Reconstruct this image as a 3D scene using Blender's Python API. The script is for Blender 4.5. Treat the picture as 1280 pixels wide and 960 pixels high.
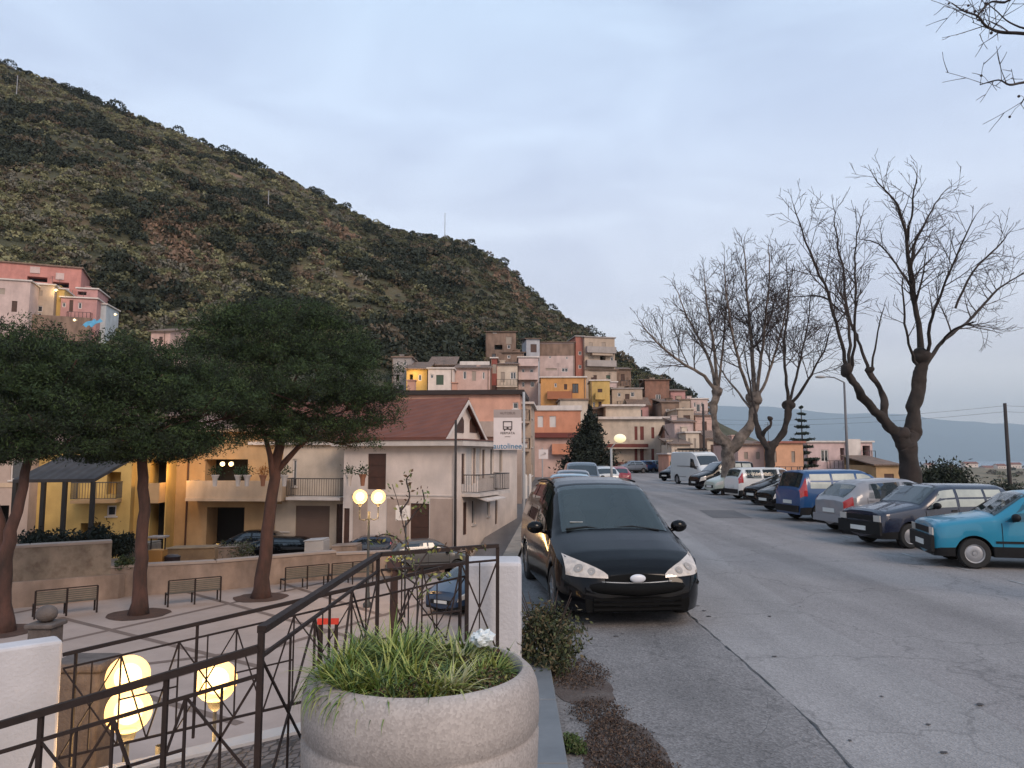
import bpy, math, random
import numpy as np
from mathutils import Vector, Matrix, noise
R = math.radians
random.seed(7)
for o in list(bpy.data.objects): bpy.data.objects.remove(o)
scene = bpy.context.scene
COL = scene.collection
# ---------------------------------------------------------------- camera
F, CZ, TH = 930.0, 2.1, math.atan(89/930)
cam_d = bpy.data.cameras.new('camera'); cam = bpy.data.objects.new('camera', cam_d); COL.objects.link(cam)
cam_d.sensor_width = 36; cam_d.lens = 36*F/1280; cam_d.clip_start = .05; cam_d.clip_end = 60000
cam.location = (0, 0, CZ); cam.rotation_euler = (R(90)+TH, 0, 0)
scene.camera = cam
def ray(px, py):
    u = (px-640)/F; v = -(py-480)/F
    return Vector((u, math.cos(TH)-math.sin(TH)*v, math.sin(TH)+math.cos(TH)*v))
def P(px, py, Y):
    d = ray(px, py); return Vector((0, 0, CZ)) + d*(Y/d.y)
def G(px, py, z):
    d = ray(px, py); return Vector((0, 0, CZ)) + d*((z-CZ)/d.z)
def XP(px, Y, z=0):            # world x of the image column px at depth Y and height z
    a = math.cos(TH)*Y + math.sin(TH)*(z-CZ)
    return (px-640)/F*a
# ---------------------------------------------------------------- world, sun, exposure
w = bpy.data.worlds.new('World'); scene.world = w; w.use_nodes = True
nt = w.node_tree; nt.nodes.clear()
out = nt.nodes.new('ShaderNodeOutputWorld'); mixs = nt.nodes.new('ShaderNodeMixShader')
sky = nt.nodes.new('ShaderNodeTexSky'); sky.sky_type = 'NISHITA'; sky.sun_disc = False
sky.sun_elevation = R(34); sky.sun_rotation = R(150); sky.altitude = 100; sky.air_density = 1.2; sky.dust_density = 2.0
bg1 = nt.nodes.new('ShaderNodeBackground'); bg1.inputs[1].default_value = .06
bg2 = nt.nodes.new('ShaderNodeBackground'); bg2.inputs[1].default_value = 1.36
nt.links.new(sky.outputs[0], bg1.inputs[0])
tc = nt.nodes.new('ShaderNodeTexCoord'); sep = nt.nodes.new('ShaderNodeSeparateXYZ'); nt.links.new(tc.outputs['Generated'], sep.inputs[0])
ramp = nt.nodes.new('ShaderNodeValToRGB'); nt.links.new(sep.outputs[2], ramp.inputs[0])
cr = ramp.color_ramp; cr.elements[0].position = 0; cr.elements[0].color = (.68, .625, .60, 1)
cr.elements[1].position = .75; cr.elements[1].color = (.34, .47, .62, 1)
for p, c in ((.06, (.63, .61, .62, 1)), (.2, (.55, .585, .67, 1)), (.42, (.46, .545, .68, 1))):
    e = cr.elements.new(p); e.color = c
mp = nt.nodes.new('ShaderNodeMapping'); mp.inputs['Scale'].default_value = (1.6, 1.0, 4.5); mp.inputs['Rotation'].default_value = (.15, .3, .4)
nz = nt.nodes.new('ShaderNodeTexNoise'); nz.inputs['Scale'].default_value = 2.1; nz.inputs['Detail'].default_value = 7; nz.inputs['Roughness'].default_value = .5; nz.inputs['Distortion'].default_value = .6
nt.links.new(tc.outputs['Generated'], mp.inputs[0]); nt.links.new(mp.outputs[0], nz.inputs[0])
r2 = nt.nodes.new('ShaderNodeValToRGB'); r2.color_ramp.elements[0].position = .36; r2.color_ramp.elements[0].color = (.83, .82, .86, 1)
r2.color_ramp.elements[1].position = .66; r2.color_ramp.elements[1].color = (1.03, 1.02, 1.02, 1)
nt.links.new(nz.outputs[0], r2.inputs[0])
mul = nt.nodes.new('ShaderNodeMix'); mul.data_type = 'RGBA'; mul.blend_type = 'MULTIPLY'; mul.inputs[0].default_value = 1
nt.links.new(ramp.outputs[0], mul.inputs[6]); nt.links.new(r2.outputs[0], mul.inputs[7]); nt.links.new(mul.outputs[2], bg2.inputs[0])
mixs.inputs[0].default_value = .82
nt.links.new(bg1.outputs[0], mixs.inputs[1]); nt.links.new(bg2.outputs[0], mixs.inputs[2]); nt.links.new(mixs.outputs[0], out.inputs[0])
sd = bpy.data.lights.new('sun', 'SUN'); sd.energy = 1.5; sd.angle = R(25); sd.color = (1, .77, .60)
sun = bpy.data.objects.new('sun', sd); COL.objects.link(sun)
az = R(150); el = R(34)
dirn = Vector((math.sin(az)*math.cos(el), math.cos(az)*math.cos(el), math.sin(el)))   # towards the sun
sun.rotation_euler = dirn.to_track_quat('Z', 'Y').to_euler(); sun.location = (30, -40, 60)
vs = scene.view_settings; vs.view_transform = 'Standard'; vs.look = 'None'; vs.exposure = 0.45; vs.gamma = 1; vs.use_curve_mapping = False
scene.render.film_transparent = False
cy = scene.cycles; cy.max_bounces = 5; cy.diffuse_bounces = 2; cy.glossy_bounces = 2; cy.transmission_bounces = 3; cy.transparent_max_bounces = 6; cy.volume_bounces = 0
cy.caustics_reflective = False; cy.caustics_refractive = False; cy.use_denoising = True; cy.sample_clamp_indirect = 4
# ---------------------------------------------------------------- materials
MATS = {}
def nodemat(name):
    m = bpy.data.materials.new(name); m.use_nodes = True
    b = m.node_tree.nodes['Principled BSDF']; return m, m.node_tree, b
def M(name, c, rough=.8, c2=None, scale=1.0, amt=1.0, bump=0.0, bscale=None, metal=0, coat=0, streak=0, stretch=None, spec=None, c3=None, detail=6):
    """surface with two (or three) base colours mixed by noise, plus a noise bump"""
    if name in MATS: return MATS[name]
    m, t, b = nodemat(name); N, L = t.nodes, t.links
    b.inputs['Roughness'].default_value = rough; b.inputs['Metallic'].default_value = metal; b.inputs['Coat Weight'].default_value = coat
    if spec is not None: b.inputs['Specular IOR Level'].default_value = spec
    m.diffuse_color = (*c, 1)
    co = N.new('ShaderNodeTexCoord')
    if c2 is None: c2 = tuple(x*.82 for x in c)
    mpp = N.new('ShaderNodeMapping'); mpp.inputs['Scale'].default_value = stretch or (1, 1, 1); L.new(co.outputs['Object'], mpp.inputs[0])
    n = N.new('ShaderNodeTexNoise'); n.inputs['Scale'].default_value = scale; n.inputs['Detail'].default_value = detail; n.inputs['Roughness'].default_value = .62
    L.new(mpp.outputs[0], n.inputs[0])
    r = N.new('ShaderNodeValToRGB'); r.color_ramp.elements[0].position = .32; r.color_ramp.elements[1].position = .68
    r.color_ramp.elements[0].color = (*c2, 1); r.color_ramp.elements[1].color = (*c, 1)
    if c3: e = r.color_ramp.elements.new(.5); e.color = (*c3, 1)
    L.new(n.outputs[0], r.inputs[0]); last = r.outputs[0]
    if streak:
        ms = N.new('ShaderNodeMapping'); ms.inputs['Scale'].default_value = (1.3, 1.3, .45); L.new(co.outputs['Object'], ms.inputs[0])
        n2 = N.new('ShaderNodeTexNoise'); n2.inputs['Scale'].default_value = 1.4; n2.inputs['Detail'].default_value = 5; L.new(ms.outputs[0], n2.inputs[0])
        r3 = N.new('ShaderNodeValToRGB'); r3.color_ramp.elements[0].position = .3; r3.color_ramp.elements[1].position = .62
        r3.color_ramp.elements[0].color = (1-streak,)*3+(1,); r3.color_ramp.elements[1].color = (1, 1, 1, 1); L.new(n2.outputs[0], r3.inputs[0])
        mx = N.new('ShaderNodeMix'); mx.data_type = 'RGBA'; mx.blend_type = 'MULTIPLY'; mx.inputs[0].default_value = 1
        L.new(last, mx.inputs[6]); L.new(r3.outputs[0], mx.inputs[7]); last = mx.outputs[2]
    L.new(last, b.inputs['Base Color'])
    if bump:
        nb = N.new('ShaderNodeTexNoise'); nb.inputs['Scale'].default_value = bscale or scale*6; nb.inputs['Detail'].default_value = 6; L.new(co.outputs['Object'], nb.inputs[0])
        bp = N.new('ShaderNodeBump'); bp.inputs['Strength'].default_value = bump; bp.inputs['Distance'].default_value = .02
        L.new(nb.outputs[0], bp.inputs['Height']); L.new(bp.outputs[0], b.inputs['Normal'])
    MATS[name] = m; return m
def plaster(name, c, streak=.16): return M('plaster_'+name, c, .9, tuple(x*.78 for x in c), .9, bump=.25, bscale=9, streak=streak)
def paint(name, c, rough=.32): return M('paint_'+name, c, rough, tuple(x*.9 for x in c), .8, coat=.6, spec=.5)
def emis(name, c, s, base=(.8, .7, .5)):
    if name in MATS: return MATS[name]
    m, t, b = nodemat(name); b.inputs['Base Color'].default_value = (*base, 1)
    b.inputs['Emission Color'].default_value = (*c, 1); b.inputs['Emission Strength'].default_value = s
    MATS[name] = m; return m
def tiles(name, c, c2, ang=0, period=.22):
    """roof tiles: wave ribs down the slope and course lines across it"""
    m, t, b = nodemat(name); N, L = t.nodes, t.links; b.inputs['Roughness'].default_value = .85
    co = N.new('ShaderNodeTexCoord'); n = N.new('ShaderNodeTexNoise'); n.inputs['Scale'].default_value = 1.3; n.inputs['Detail'].default_value = 8
    L.new(co.outputs['Object'], n.inputs[0]); r = N.new('ShaderNodeValToRGB'); r.color_ramp.elements[0].position = .3; r.color_ramp.elements[1].position = .7
    r.color_ramp.elements[0].color = (*c2, 1); r.color_ramp.elements[1].color = (*c, 1); L.new(n.outputs[0], r.inputs[0]); L.new(r.outputs[0], b.inputs['Base Color'])
    mpp = N.new('ShaderNodeMapping'); mpp.inputs['Rotation'].default_value = (0, 0, ang); L.new(co.outputs['Object'], mpp.inputs[0])
    wv = N.new('ShaderNodeTexWave'); wv.bands_direction = 'X'; wv.inputs['Scale'].default_value = .314/period; wv.inputs['Distortion'].default_value = .4; L.new(mpp.outputs[0], wv.inputs[0])
    bp = N.new('ShaderNodeBump'); bp.inputs['Strength'].default_value = .7; bp.inputs['Distance'].default_value = .05; L.new(wv.outputs[0], bp.inputs['Height']); L.new(bp.outputs[0], b.inputs['Normal'])
    MATS[name] = m; return m
def glassy(name, c, rough=.06):
    if name in MATS: return MATS[name]
    m, t, b = nodemat(name); b.inputs['Base Color'].default_value = (*c, 1); b.inputs['Roughness'].default_value = rough
    b.inputs['Specular IOR Level'].default_value = .7; b.inputs['Coat Weight'].default_value = .5; b.inputs['Coat Roughness'].default_value = .02
    MATS[name] = m; return m
# ---------------------------------------------------------------- object helpers
def tag(o, label=None, cat=None, group=None, kind=None):
    if label: o['label'] = label
    if cat: o['category'] = cat
    if group: o['group'] = group
    if kind: o['kind'] = kind
    return o
def root(name, loc, label, cat, group=None):
    o = bpy.data.objects.new(name, None); o.location = loc; COL.objects.link(o); o.empty_display_size = .3
    return tag(o, label, cat, group)
class MB:
    """collects faces in world space, builds ONE mesh object"""
    def __init__(s): s.v = []; s.f = []; s.m = []
    def face(s, pts, mi=0):
        n = len(s.v); s.v.extend([tuple(p) for p in pts]); s.f.append(tuple(range(n, n+len(pts)))); s.m.append(mi)
    def box(s, c, ax, ay, az, mi=0):
        """c corner, three edge vectors"""
        c, ax, ay, az = map(Vector, (c, ax, ay, az)); n = len(s.v)
        for k in (0, 1):
            for p in (c, c+ax, c+ax+ay, c+ay): s.v.append(tuple(p+az*k))
        fl = [(0, 3, 2, 1), (4, 5, 6, 7), (0, 1, 5, 4), (1, 2, 6, 5), (2, 3, 7, 6), (3, 0, 4, 7)]
        if ax.cross(ay).dot(az) < 0: fl = [q[::-1] for q in fl]
        for q in fl: s.f.append(tuple(n+i for i in q)); s.m.append(mi)
    def abox(s, x0, x1, y0, y1, z0, z1, mi=0): s.box((x0, y0, z0), (x1-x0, 0, 0), (0, y1-y0, 0), (0, 0, z1-z0), mi)
    def tube(s, pts, rad, n=6, mi=0, cap=True):
        pts = [Vector(p) for p in pts]; rr = rad if hasattr(rad, '__len__') else [rad]*len(pts)
        base = len(s.v); up = None
        for i, p in enumerate(pts):
            d = (pts[min(i+1, len(pts)-1)]-pts[max(i-1, 0)])
            if d.length < 1e-9: d = Vector((0, 0, 1))
            d.normalize()
            if up is None: up = d.orthogonal().normalized()
            up = (up-d*up.dot(d)); up = up.normalized() if up.length > 1e-6 else d.orthogonal().normalized()
            sd_ = d.cross(up)
            for k in range(n):
                a = 2*math.pi*k/n; s.v.append(tuple(p+(up*math.cos(a)+sd_*math.sin(a))*rr[i]))
        for i in range(len(pts)-1):
            for k in range(n):
                a, b = base+i*n+k, base+i*n+(k+1) % n
                s.f.append((a, b, b+n, a+n)); s.m.append(mi)
        if cap:
            s.f.append(tuple(base+k for k in range(n))[::-1]); s.m.append(mi)
            e = base+(len(pts)-1)*n; s.f.append(tuple(e+k for k in range(n))); s.m.append(mi)
    def bar(s, p, q, wd, ht=None, mi=0):
        """square bar from p to q"""
        p, q = Vector(p), Vector(q); d = (q-p); L = d.length
        if L < 1e-6: return
        d.normalize(); up = Vector((0, 0, 1)) if abs(d.z) < .95 else Vector((0, 1, 0))
        sx = d.cross(up).normalized(); uz = sx.cross(d).normalized(); ht = ht or wd
        s.box(p-sx*wd/2-uz*ht/2, d*L, sx*wd, uz*ht, mi)
    def lathe(s, prof, c=(0, 0, 0), n=48, mi=0, axis='Z'):
        base = len(s.v); c = Vector(c)
        for r_, z_ in prof:
            for k in range(n):
                a = 2*math.pi*k/n
                p = Vector((r_*math.cos(a), r_*math.sin(a), z_))
                if axis == 'Y': p = Vector((p.x, p.z, p.y))
                s.v.append(tuple(p+c))
        for i in range(len(prof)-1):
            for k in range(n):
                a, b = base+i*n+k, base+i*n+(k+1) % n
                q = (a, b, b+n, a+n)
                s.f.append(q if axis == 'Z' else q[::-1]); s.m.append(mi)
    def sphere(s, c, r, n=14, mi=0, sq=(1, 1, 1)):
        prof = [(math.sin(math.pi*i/n)*r+1e-5, -math.cos(math.pi*i/n)*r) for i in range(n+1)]
        b = len(s.v); s.lathe(prof, (0, 0, 0), max(8, n+4), mi)
        for i in range(b, len(s.v)):
            x, y, z = s.v[i]; s.v[i] = (c[0]+x*sq[0], c[1]+y*sq[1], c[2]+z*sq[2])
    def build(s, name, mats, parent=None, smooth=False, angle=None, bevel=0):
        me = bpy.data.meshes.new(name); me.from_pydata(s.v, [], s.f)
        if not isinstance(mats, (list, tuple)): mats = [mats]
        for m_ in mats: me.materials.append(m_)
        if len(mats) > 1: me.polygons.foreach_set('material_index', s.m)
        me.update()
        o = bpy.data.objects.new(name, me); COL.objects.link(o)
        if smooth:
            me.polygons.foreach_set('use_smooth', [True]*len(me.polygons))
            if angle: me.set_sharp_from_angle(angle=R(angle))
        if bevel:
            bv = o.modifiers.new('bevel', 'BEVEL'); bv.width = bevel; bv.segments = 2; bv.limit_method = 'ANGLE'; bv.angle_limit = R(40)
        if parent: adopt(o, parent)
        return o
def adopt(o, parent):
    o.parent = parent; p = parent; chain = []
    # every mesh is built in world space while its root has location only
    while p is not None: chain.append(p); p = p.parent
    mw = Matrix.Translation(chain[-1].location)
    o.matrix_parent_inverse = (mw.inverted() if len(chain) == 1 else Matrix())
def np_mesh(name, verts, nper, mi, mats, parent=None, smooth=False):
    """many separate n-gons (nper corners each) as one mesh, fast"""
    nv = len(verts); nf = nv//nper
    me = bpy.data.meshes.new(name); me.vertices.add(nv); me.vertices.foreach_set('co', verts.astype(np.float32).ravel())
    me.loops.add(nv); me.loops.foreach_set('vertex_index', np.arange(nv, dtype=np.int32))
    me.polygons.add(nf); me.polygons.foreach_set('loop_start', np.arange(0, nv, nper, dtype=np.int32)); me.polygons.foreach_set('loop_total', np.full(nf, nper, dtype=np.int32))
    for m_ in mats: me.materials.append(m_)
    if mi is not None: me.polygons.foreach_set('material_index', mi.astype(np.int32))
    me.update(calc_edges=True); me.validate()
    o = bpy.data.objects.new(name, me); COL.objects.link(o)
    if parent: adopt(o, parent)
    return o
def leaf_quads(c, size, asp, rng, up=0.0, squash=None):
    """diamond leaves at centres c (N,3); up>0 leans the long axis upward"""
    n = len(c); u = rng.normal(size=(n, 3)); u[:, 2] += up*2; u /= np.linalg.norm(u, axis=1)[:, None]
    v = rng.normal(size=(n, 3)); v -= u*(u*v).sum(1)[:, None]; v /= np.linalg.norm(v, axis=1)[:, None]
    s_ = (size*np.ones(n))[:, None]; a = u*s_; b = v*s_*asp
    q = np.stack([c-a, c+b, c+a, c-b], 1); return q.reshape(-1, 3)
def copy_tree(o, parent=None):
    c = o.copy(); COL.objects.link(c)
    if parent: c.parent = parent
    for ch in list(o.children): copy_tree(ch, c)
    return c
def structure(o): o['kind'] = 'structure'; return o
TH_ = None; GLASS = glassy('window_glass', (.02, .025, .03)); DARK = M('dark_void', (.012, .011, .011), .9)
BLACKM = M('black_metal', (.022, .016, .015), .65, (.034, .022, .018), 5, bump=.2, spec=.2)
# ================================================================ THE SETTING
def sheet(name, pts, mat, thick=0):
    mb = MB(); mb.face(pts); o = mb.build(name, mat); return structure(o)
# asphalt: worn grey, aggregate speckle, resurfaced strips with slightly different tones
def asphalt(name, c1, c2, agg, cracks=True):
    m, t, b = nodemat(name); N, L = t.nodes, t.links; b.inputs['Roughness'].default_value = .82; b.inputs['Specular IOR Level'].default_value = .35
    co = N.new('ShaderNodeTexCoord')
    n = N.new('ShaderNodeTexNoise'); n.inputs['Scale'].default_value = .55; n.inputs['Detail'].default_value = 9; n.inputs['Roughness'].default_value = .65; L.new(co.outputs['Object'], n.inputs[0])
    r = N.new('ShaderNodeValToRGB'); r.color_ramp.elements[0].position = .34; r.color_ramp.elements[1].position = .66
    r.color_ramp.elements[0].color = (*c2, 1); r.color_ramp.elements[1].color = (*c1, 1); L.new(n.outputs[0], r.inputs[0])
    v = N.new('ShaderNodeTexVoronoi'); v.inputs['Scale'].default_value = 55; L.new(co.outputs['Object'], v.inputs[0])
    r2_ = N.new('ShaderNodeValToRGB'); r2_.color_ramp.elements[0].position = 0; r2_.color_ramp.elements[1].position = 1
    r2_.color_ramp.elements[0].color = (1-agg,)*3+(1,); r2_.color_ramp.elements[1].color = (1+agg,)*3+(1,); L.new(v.outputs['Color'], r2_.inputs[0])
    mx = N.new('ShaderNodeMix'); mx.data_type = 'RGBA'; mx.blend_type = 'MULTIPLY'; mx.inputs[0].default_value = 1
    L.new(r.outputs[0], mx.inputs[6]); L.new(r2_.outputs[0], mx.inputs[7]); last = mx.outputs[2]
    # lengthwise streaks of wear along the driving direction
    ms = N.new('ShaderNodeMapping'); ms.inputs['Scale'].default_value = (1.3, .05, 1); ms.inputs['Rotation'].default_value = (0, 0, .1); L.new(co.outputs['Object'], ms.inputs[0])
    n3 = N.new('ShaderNodeTexNoise'); n3.inputs['Scale'].default_value = 1.0; n3.inputs['Detail'].default_value = 4; L.new(ms.outputs[0], n3.inputs[0])
    r3 = N.new('ShaderNodeValToRGB'); r3.color_ramp.elements[0].position = .35; r3.color_ramp.elements[1].position = .65
    r3.color_ramp.elements[0].color = (.78, .78, .78, 1); r3.color_ramp.elements[1].color = (1.1, 1.1, 1.1, 1); L.new(n3.outputs[0], r3.inputs[0])
    m2 = N.new('ShaderNodeMix'); m2.data_type = 'RGBA'; m2.blend_type = 'MULTIPLY'; m2.inputs[0].default_value = 1
    L.new(last, m2.inputs[6]); L.new(r3.outputs[0], m2.inputs[7]); last = m2.outputs[2]
    if cracks:
        vc = N.new('ShaderNodeTexVoronoi'); vc.feature = 'DISTANCE_TO_EDGE'; vc.inputs['Scale'].default_value = .45
        nd = N.new('ShaderNodeTexNoise'); nd.inputs['Scale'].default_value = 3; nd.inputs['Detail'].default_value = 5
        L.new(co.outputs['Object'], nd.inputs[0]); mv = N.new('ShaderNodeVectorMath'); mv.operation = 'MULTIPLY_ADD'; mv.inputs[1].default_value = (.5, .5, .5)
        L.new(nd.outputs['Color'], mv.inputs[0]); L.new(co.outputs['Object'], mv.inputs[2]); L.new(mv.outputs[0], vc.inputs[0])
        rc = N.new('ShaderNodeValToRGB'); rc.color_ramp.elements[0].position = 0; rc.color_ramp.elements[1].position = .012
        rc.color_ramp.elements[0].color = (.62, .62, .62, 1); rc.color_ramp.elements[1].color = (1, 1, 1, 1); L.new(vc.outputs['Distance'], rc.inputs[0])
        m3 = N.new('ShaderNodeMix'); m3.data_type = 'RGBA'; m3.blend_type = 'MULTIPLY'; m3.inputs[0].default_value = .7
        L.new(last, m3.inputs[6]); L.new(rc.outputs[0], m3.inputs[7]); last = m3.outputs[2]
    L.new(last, b.inputs['Base Color'])
    bp = N.new('ShaderNodeBump'); bp.inputs['Strength'].default_value = .5; bp.inputs['Distance'].default_value = .01; L.new(v.outputs['Distance'], bp.inputs['Height']); L.new(bp.outputs[0], b.inputs['Normal'])
    MATS[name] = m; return m
AS_ROAD = asphalt('asphalt_road', (.255, .24, .235), (.215, .20, .197), .25)
AS_NEW = asphalt('asphalt_strip', (.28, .265, .26), (.24, .228, .224), .22)
AS_OLD = asphalt('asphalt_coarse', (.225, .212, .208), (.155, .147, .145), .38)
AS_LOW = asphalt('asphalt_low_street', (.19, .17, .165), (.14, .13, .125), .2, False)
# left edge and right edge of the upper road
def left_x(y): return float(np.interp(y, [-6, 7.5, 9, 25, 60, 120], [.36, .36, -.25, .75, 3.0, 7.0]))
def strip(name, ys, fl, fr, z, mat):
    mb = MB()
    for a, b_ in zip(ys[:-1], ys[1:]):
        mb.face([(fl(a), a, z), (fr(a), a, z), (fr(b_), b_, z), (fl(b_), b_, z)])
    return structure(mb.build(name, mat))
ys = [-6, 0, 3, 6, 7.5, 9, 12, 16, 20, 25, 32, 40, 50, 60, 75, 100, 120]
strip('upper_road', ys, left_x, lambda y: 14.5+.11*y, 0, AS_ROAD)
# resurfaced strip between the two seams seen on the asphalt, and the coarse old strip by the edge
s1 = [G(1065, 960, 0), G(1015, 905, 0), G(950, 845, 0), G(880, 785, 0), G(800, 712, 0), G(745, 650, 0)]
s2 = [G(1300, 930, 0), G(1205, 875, 0), G(1025, 780, 0), G(905, 700, 0), G(858, 665, 0), G(800, 625, 0)]
mb = MB(); q1 = [(s1[0].x+.35, -6)]+[(p.x, p.y) for p in s1]; q2 = [(s2[0].x+.6, -6)]+[(p.x, p.y) for p in s2]
for i in range(len(q1)-1): mb.face([(*q1[i], .004), (*q2[i], .004), (*q2[i+1], .004), (*q1[i+1], .004)])
structure(mb.build('road_strip', AS_NEW))
rs = random.Random(3); mb = MB(); yy = [-6+.35*i for i in range(56)]
pr = None
for y in yy:
    xr = float(np.interp(y, [q[1] for q in q1], [q[0] for q in q1]))-.03+rs.uniform(-.05, .05); xl = left_x(y)+.01
    if xr < xl+.1: break
    if pr: mb.face([(pr[0], pr[2], .008), (pr[1], pr[2], .008), (xr, y, .008), (xl, y, .008)])
    pr = (xl, xr, y)
structure(mb.build('road_shoulder', AS_OLD))
# sealed joint and patches
SEAL = M('joint_sealant', (.07, .068, .07), .7, (.05, .05, .05), 8)
rs = random.Random(12); mb = MB(); pr = None
for i in range(90):
    y = 2.5+i*.22; x = float(np.interp(y, [q[1] for q in q1], [q[0] for q in q1]))+rs.uniform(-.015, .015); wd_ = rs.uniform(.003, .012)
    if pr and rs.random() < .8: mb.face([(pr[0]-pr[2], pr[1], .0105), (pr[0]+pr[2], pr[1], .0105), (x+wd_, y, .0105), (x-wd_, y, .0105)])
    pr = (x, y, wd_)
for cx0, cy0, ln, hd in ((2.6, 9.5, 2, 1.9), (7.5, 14.5, 3, .2), (1.7, 5.6, 1.2, .9)):
    x, y, h_, pr = cx0, cy0, hd, None
    for k in range(int(ln/.15)):
        h_ += rs.uniform(-.35, .35); x += .15*math.cos(h_); y += .15*math.sin(h_); wd_ = rs.uniform(.002, .005)
        if pr: mb.face([(pr[0], pr[1]-pr[2], .0095), (x, y-wd_, .0095), (x, y+wd_, .0095), (pr[0], pr[1]+pr[2], .0095)])
        pr = (x, y, wd_)
structure(mb.build('road_crack', SEAL))
AS_PATCH = asphalt('asphalt_patch', (.15, .145, .147), (.115, .11, .112), .3, False)
mb = MB()
for cx0, cy0, wx, wy, a in ((7.6, 27, 1.3, 3.6, -.12),):
    c_, s_ = math.cos(a), math.sin(a); mb.face([(cx0+c_*u-s_*v, cy0+s_*u+c_*v, .0065) for u, v in ((-wx/2, -wy/2), (wx/2, -wy/2), (wx/2, wy/2), (-wx/2, wy/2))])
structure(mb.build('road_patch', AS_PATCH))
# white bay line along the row of parked cars
LINEM = M('worn_line_paint', (.34, .34, .34), .8, (.17, .17, .175), 4, detail=8)
mb = MB(); bays = [(1300, 735), (1145, 697), (1035, 664), (975, 640), (905, 618), (868, 610)]
for i in range(len(bays)-1):
    a, b_ = G(*bays[i], 0), G(*bays[i+1], 0)
    n_ = int((b_-a).length/2.5)+1
    for k in range(n_):
        p, q = a.lerp(b_, k/n_), a.lerp(b_, (k+.4)/n_); d = (q-p).normalized(); s_ = Vector((d.y, -d.x, 0))*.04
        mb.face([v+Vector((0, 0, .006)) for v in (p-s_, p+s_, q+s_, q-s_)])
tag(mb.build('road_marking', LINEM), kind='structure')
# retaining wall that carries the upper road above the plaza
STONE = M('rubble_stone', (.30, .235, .18), .92, (.17, .125, .095), 2.4, bump=.9, bscale=7, streak=.3, c3=(.25, .20, .155))
CONC = asphalt('aggregate_concrete', (.42, .375, .345), (.30, .265, .245), .2, False); CONC.node_tree.nodes['Bump'].inputs['Strength'].default_value = .12; [setattr(n.inputs['Scale'], 'default_value', 95) for n in CONC.node_tree.nodes if n.type == 'TEX_VORONOI']
mb = MB(); ys2 = [7.6, 9, 12, 16, 20, 25, 32, 40, 50, 60, 75, 100]
for a, b_ in zip(ys2[:-1], ys2[1:]):
    if b_ > 33: break
    mb.face([(left_x(a), a, -3.4), (left_x(b_), b_, -3.4), (left_x(b_), b_, 0), (left_x(a), a, 0)])
    mb.face([(left_x(a)-.3, a, -3.4), (left_x(a)-.3, a, .14), (left_x(b_)-.3, b_, .14), (left_x(b_)-.3, b_, -3.4)])
    mb.face([(left_x(a)-.3, a, .14), (left_x(a), a, .14), (left_x(b_), b_, .14), (left_x(b_)-.3, b_, .14)])
structure(mb.build('road_edge_wall', STONE))
# low ground: one sheet to the horizon on the land side
LAND = M('dry_land', (.22, .165, .10), .95, (.09, .08, .045), .05, bump=.5, bscale=1.5, detail=10)
PAVE = M('plaza_paving', (.40, .325, .29), .75, (.31, .25, .22), .8, bump=.15, bscale=20, detail=9)
PAVE_D = M('plaza_paving_strip', (.17, .125, .105), .8)
sheet('low_ground', [(-900, -60, -3.5), (30, -60, -3.5), (30, 160, -3.5), (-900, 160, -3.5)], LAND)
sheet('plaza', [(-60, -10, -3.3), (1.5, -10, -3.3), (1.5, 34, -3.3), (-60, 27, -3.3)], PAVE)
sheet('lower_street', [(-80, 24, -3.304), (12, 33, -3.304), (14, 64, -3.304), (-80, 58, -3.304)], AS_LOW)
# ramp street climbing between the houses and the retaining wall
mb = MB(); a, b_ = G(572, 700, -3.3), G(640, 700, -3.3)
def rampz(y): return float(np.interp(y, [34, 62], [-3.29, -.1]))
for y0, y1 in zip((34, 41, 48, 55), (41, 48, 55, 62)):
    mb.face([(-2.2+.09*(y0-34), y0, rampz(y0)), (left_x(y0)+.2, y0, rampz(y0)), (left_x(y1)+.2, y1, rampz(y1)), (-2.2+.09*(y1-34), y1, rampz(y1))])
mb.face([(.3, 62, -.1), (4, 62, -.1), (8, 125, -.05), (-22, 125, -.05), (-20, 62, -.1)])
structure(mb.build('ramp_street', AS_LOW))
# dark strips of the plaza floor, laid as a lattice
mb = MB()
def pstrip(a, b_, wd=.11):
    a, b_ = G(*a, -3.3), G(*b_, -3.3); d = (b_-a).normalized(); s_ = Vector((d.y, -d.x, 0))*wd; e = Vector((0, 0, .004+.0006*len(mb.f)))
    mb.face([a-s_+e, a+s_+e, b_+s_+e, b_-s_+e])
for a, b_ in (((60, 805), (410, 727)), ((75, 772), (330, 835)), ((330, 722), (480, 770)), ((0, 770), (50, 760)), ((80, 840), (300, 905)), ((215, 735), (560, 830)), ((120, 875), (560, 745)), ((60, 845), (330, 812))):
    pstrip(a, b_)
structure(mb.build('plaza_strip', PAVE_D))
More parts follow.
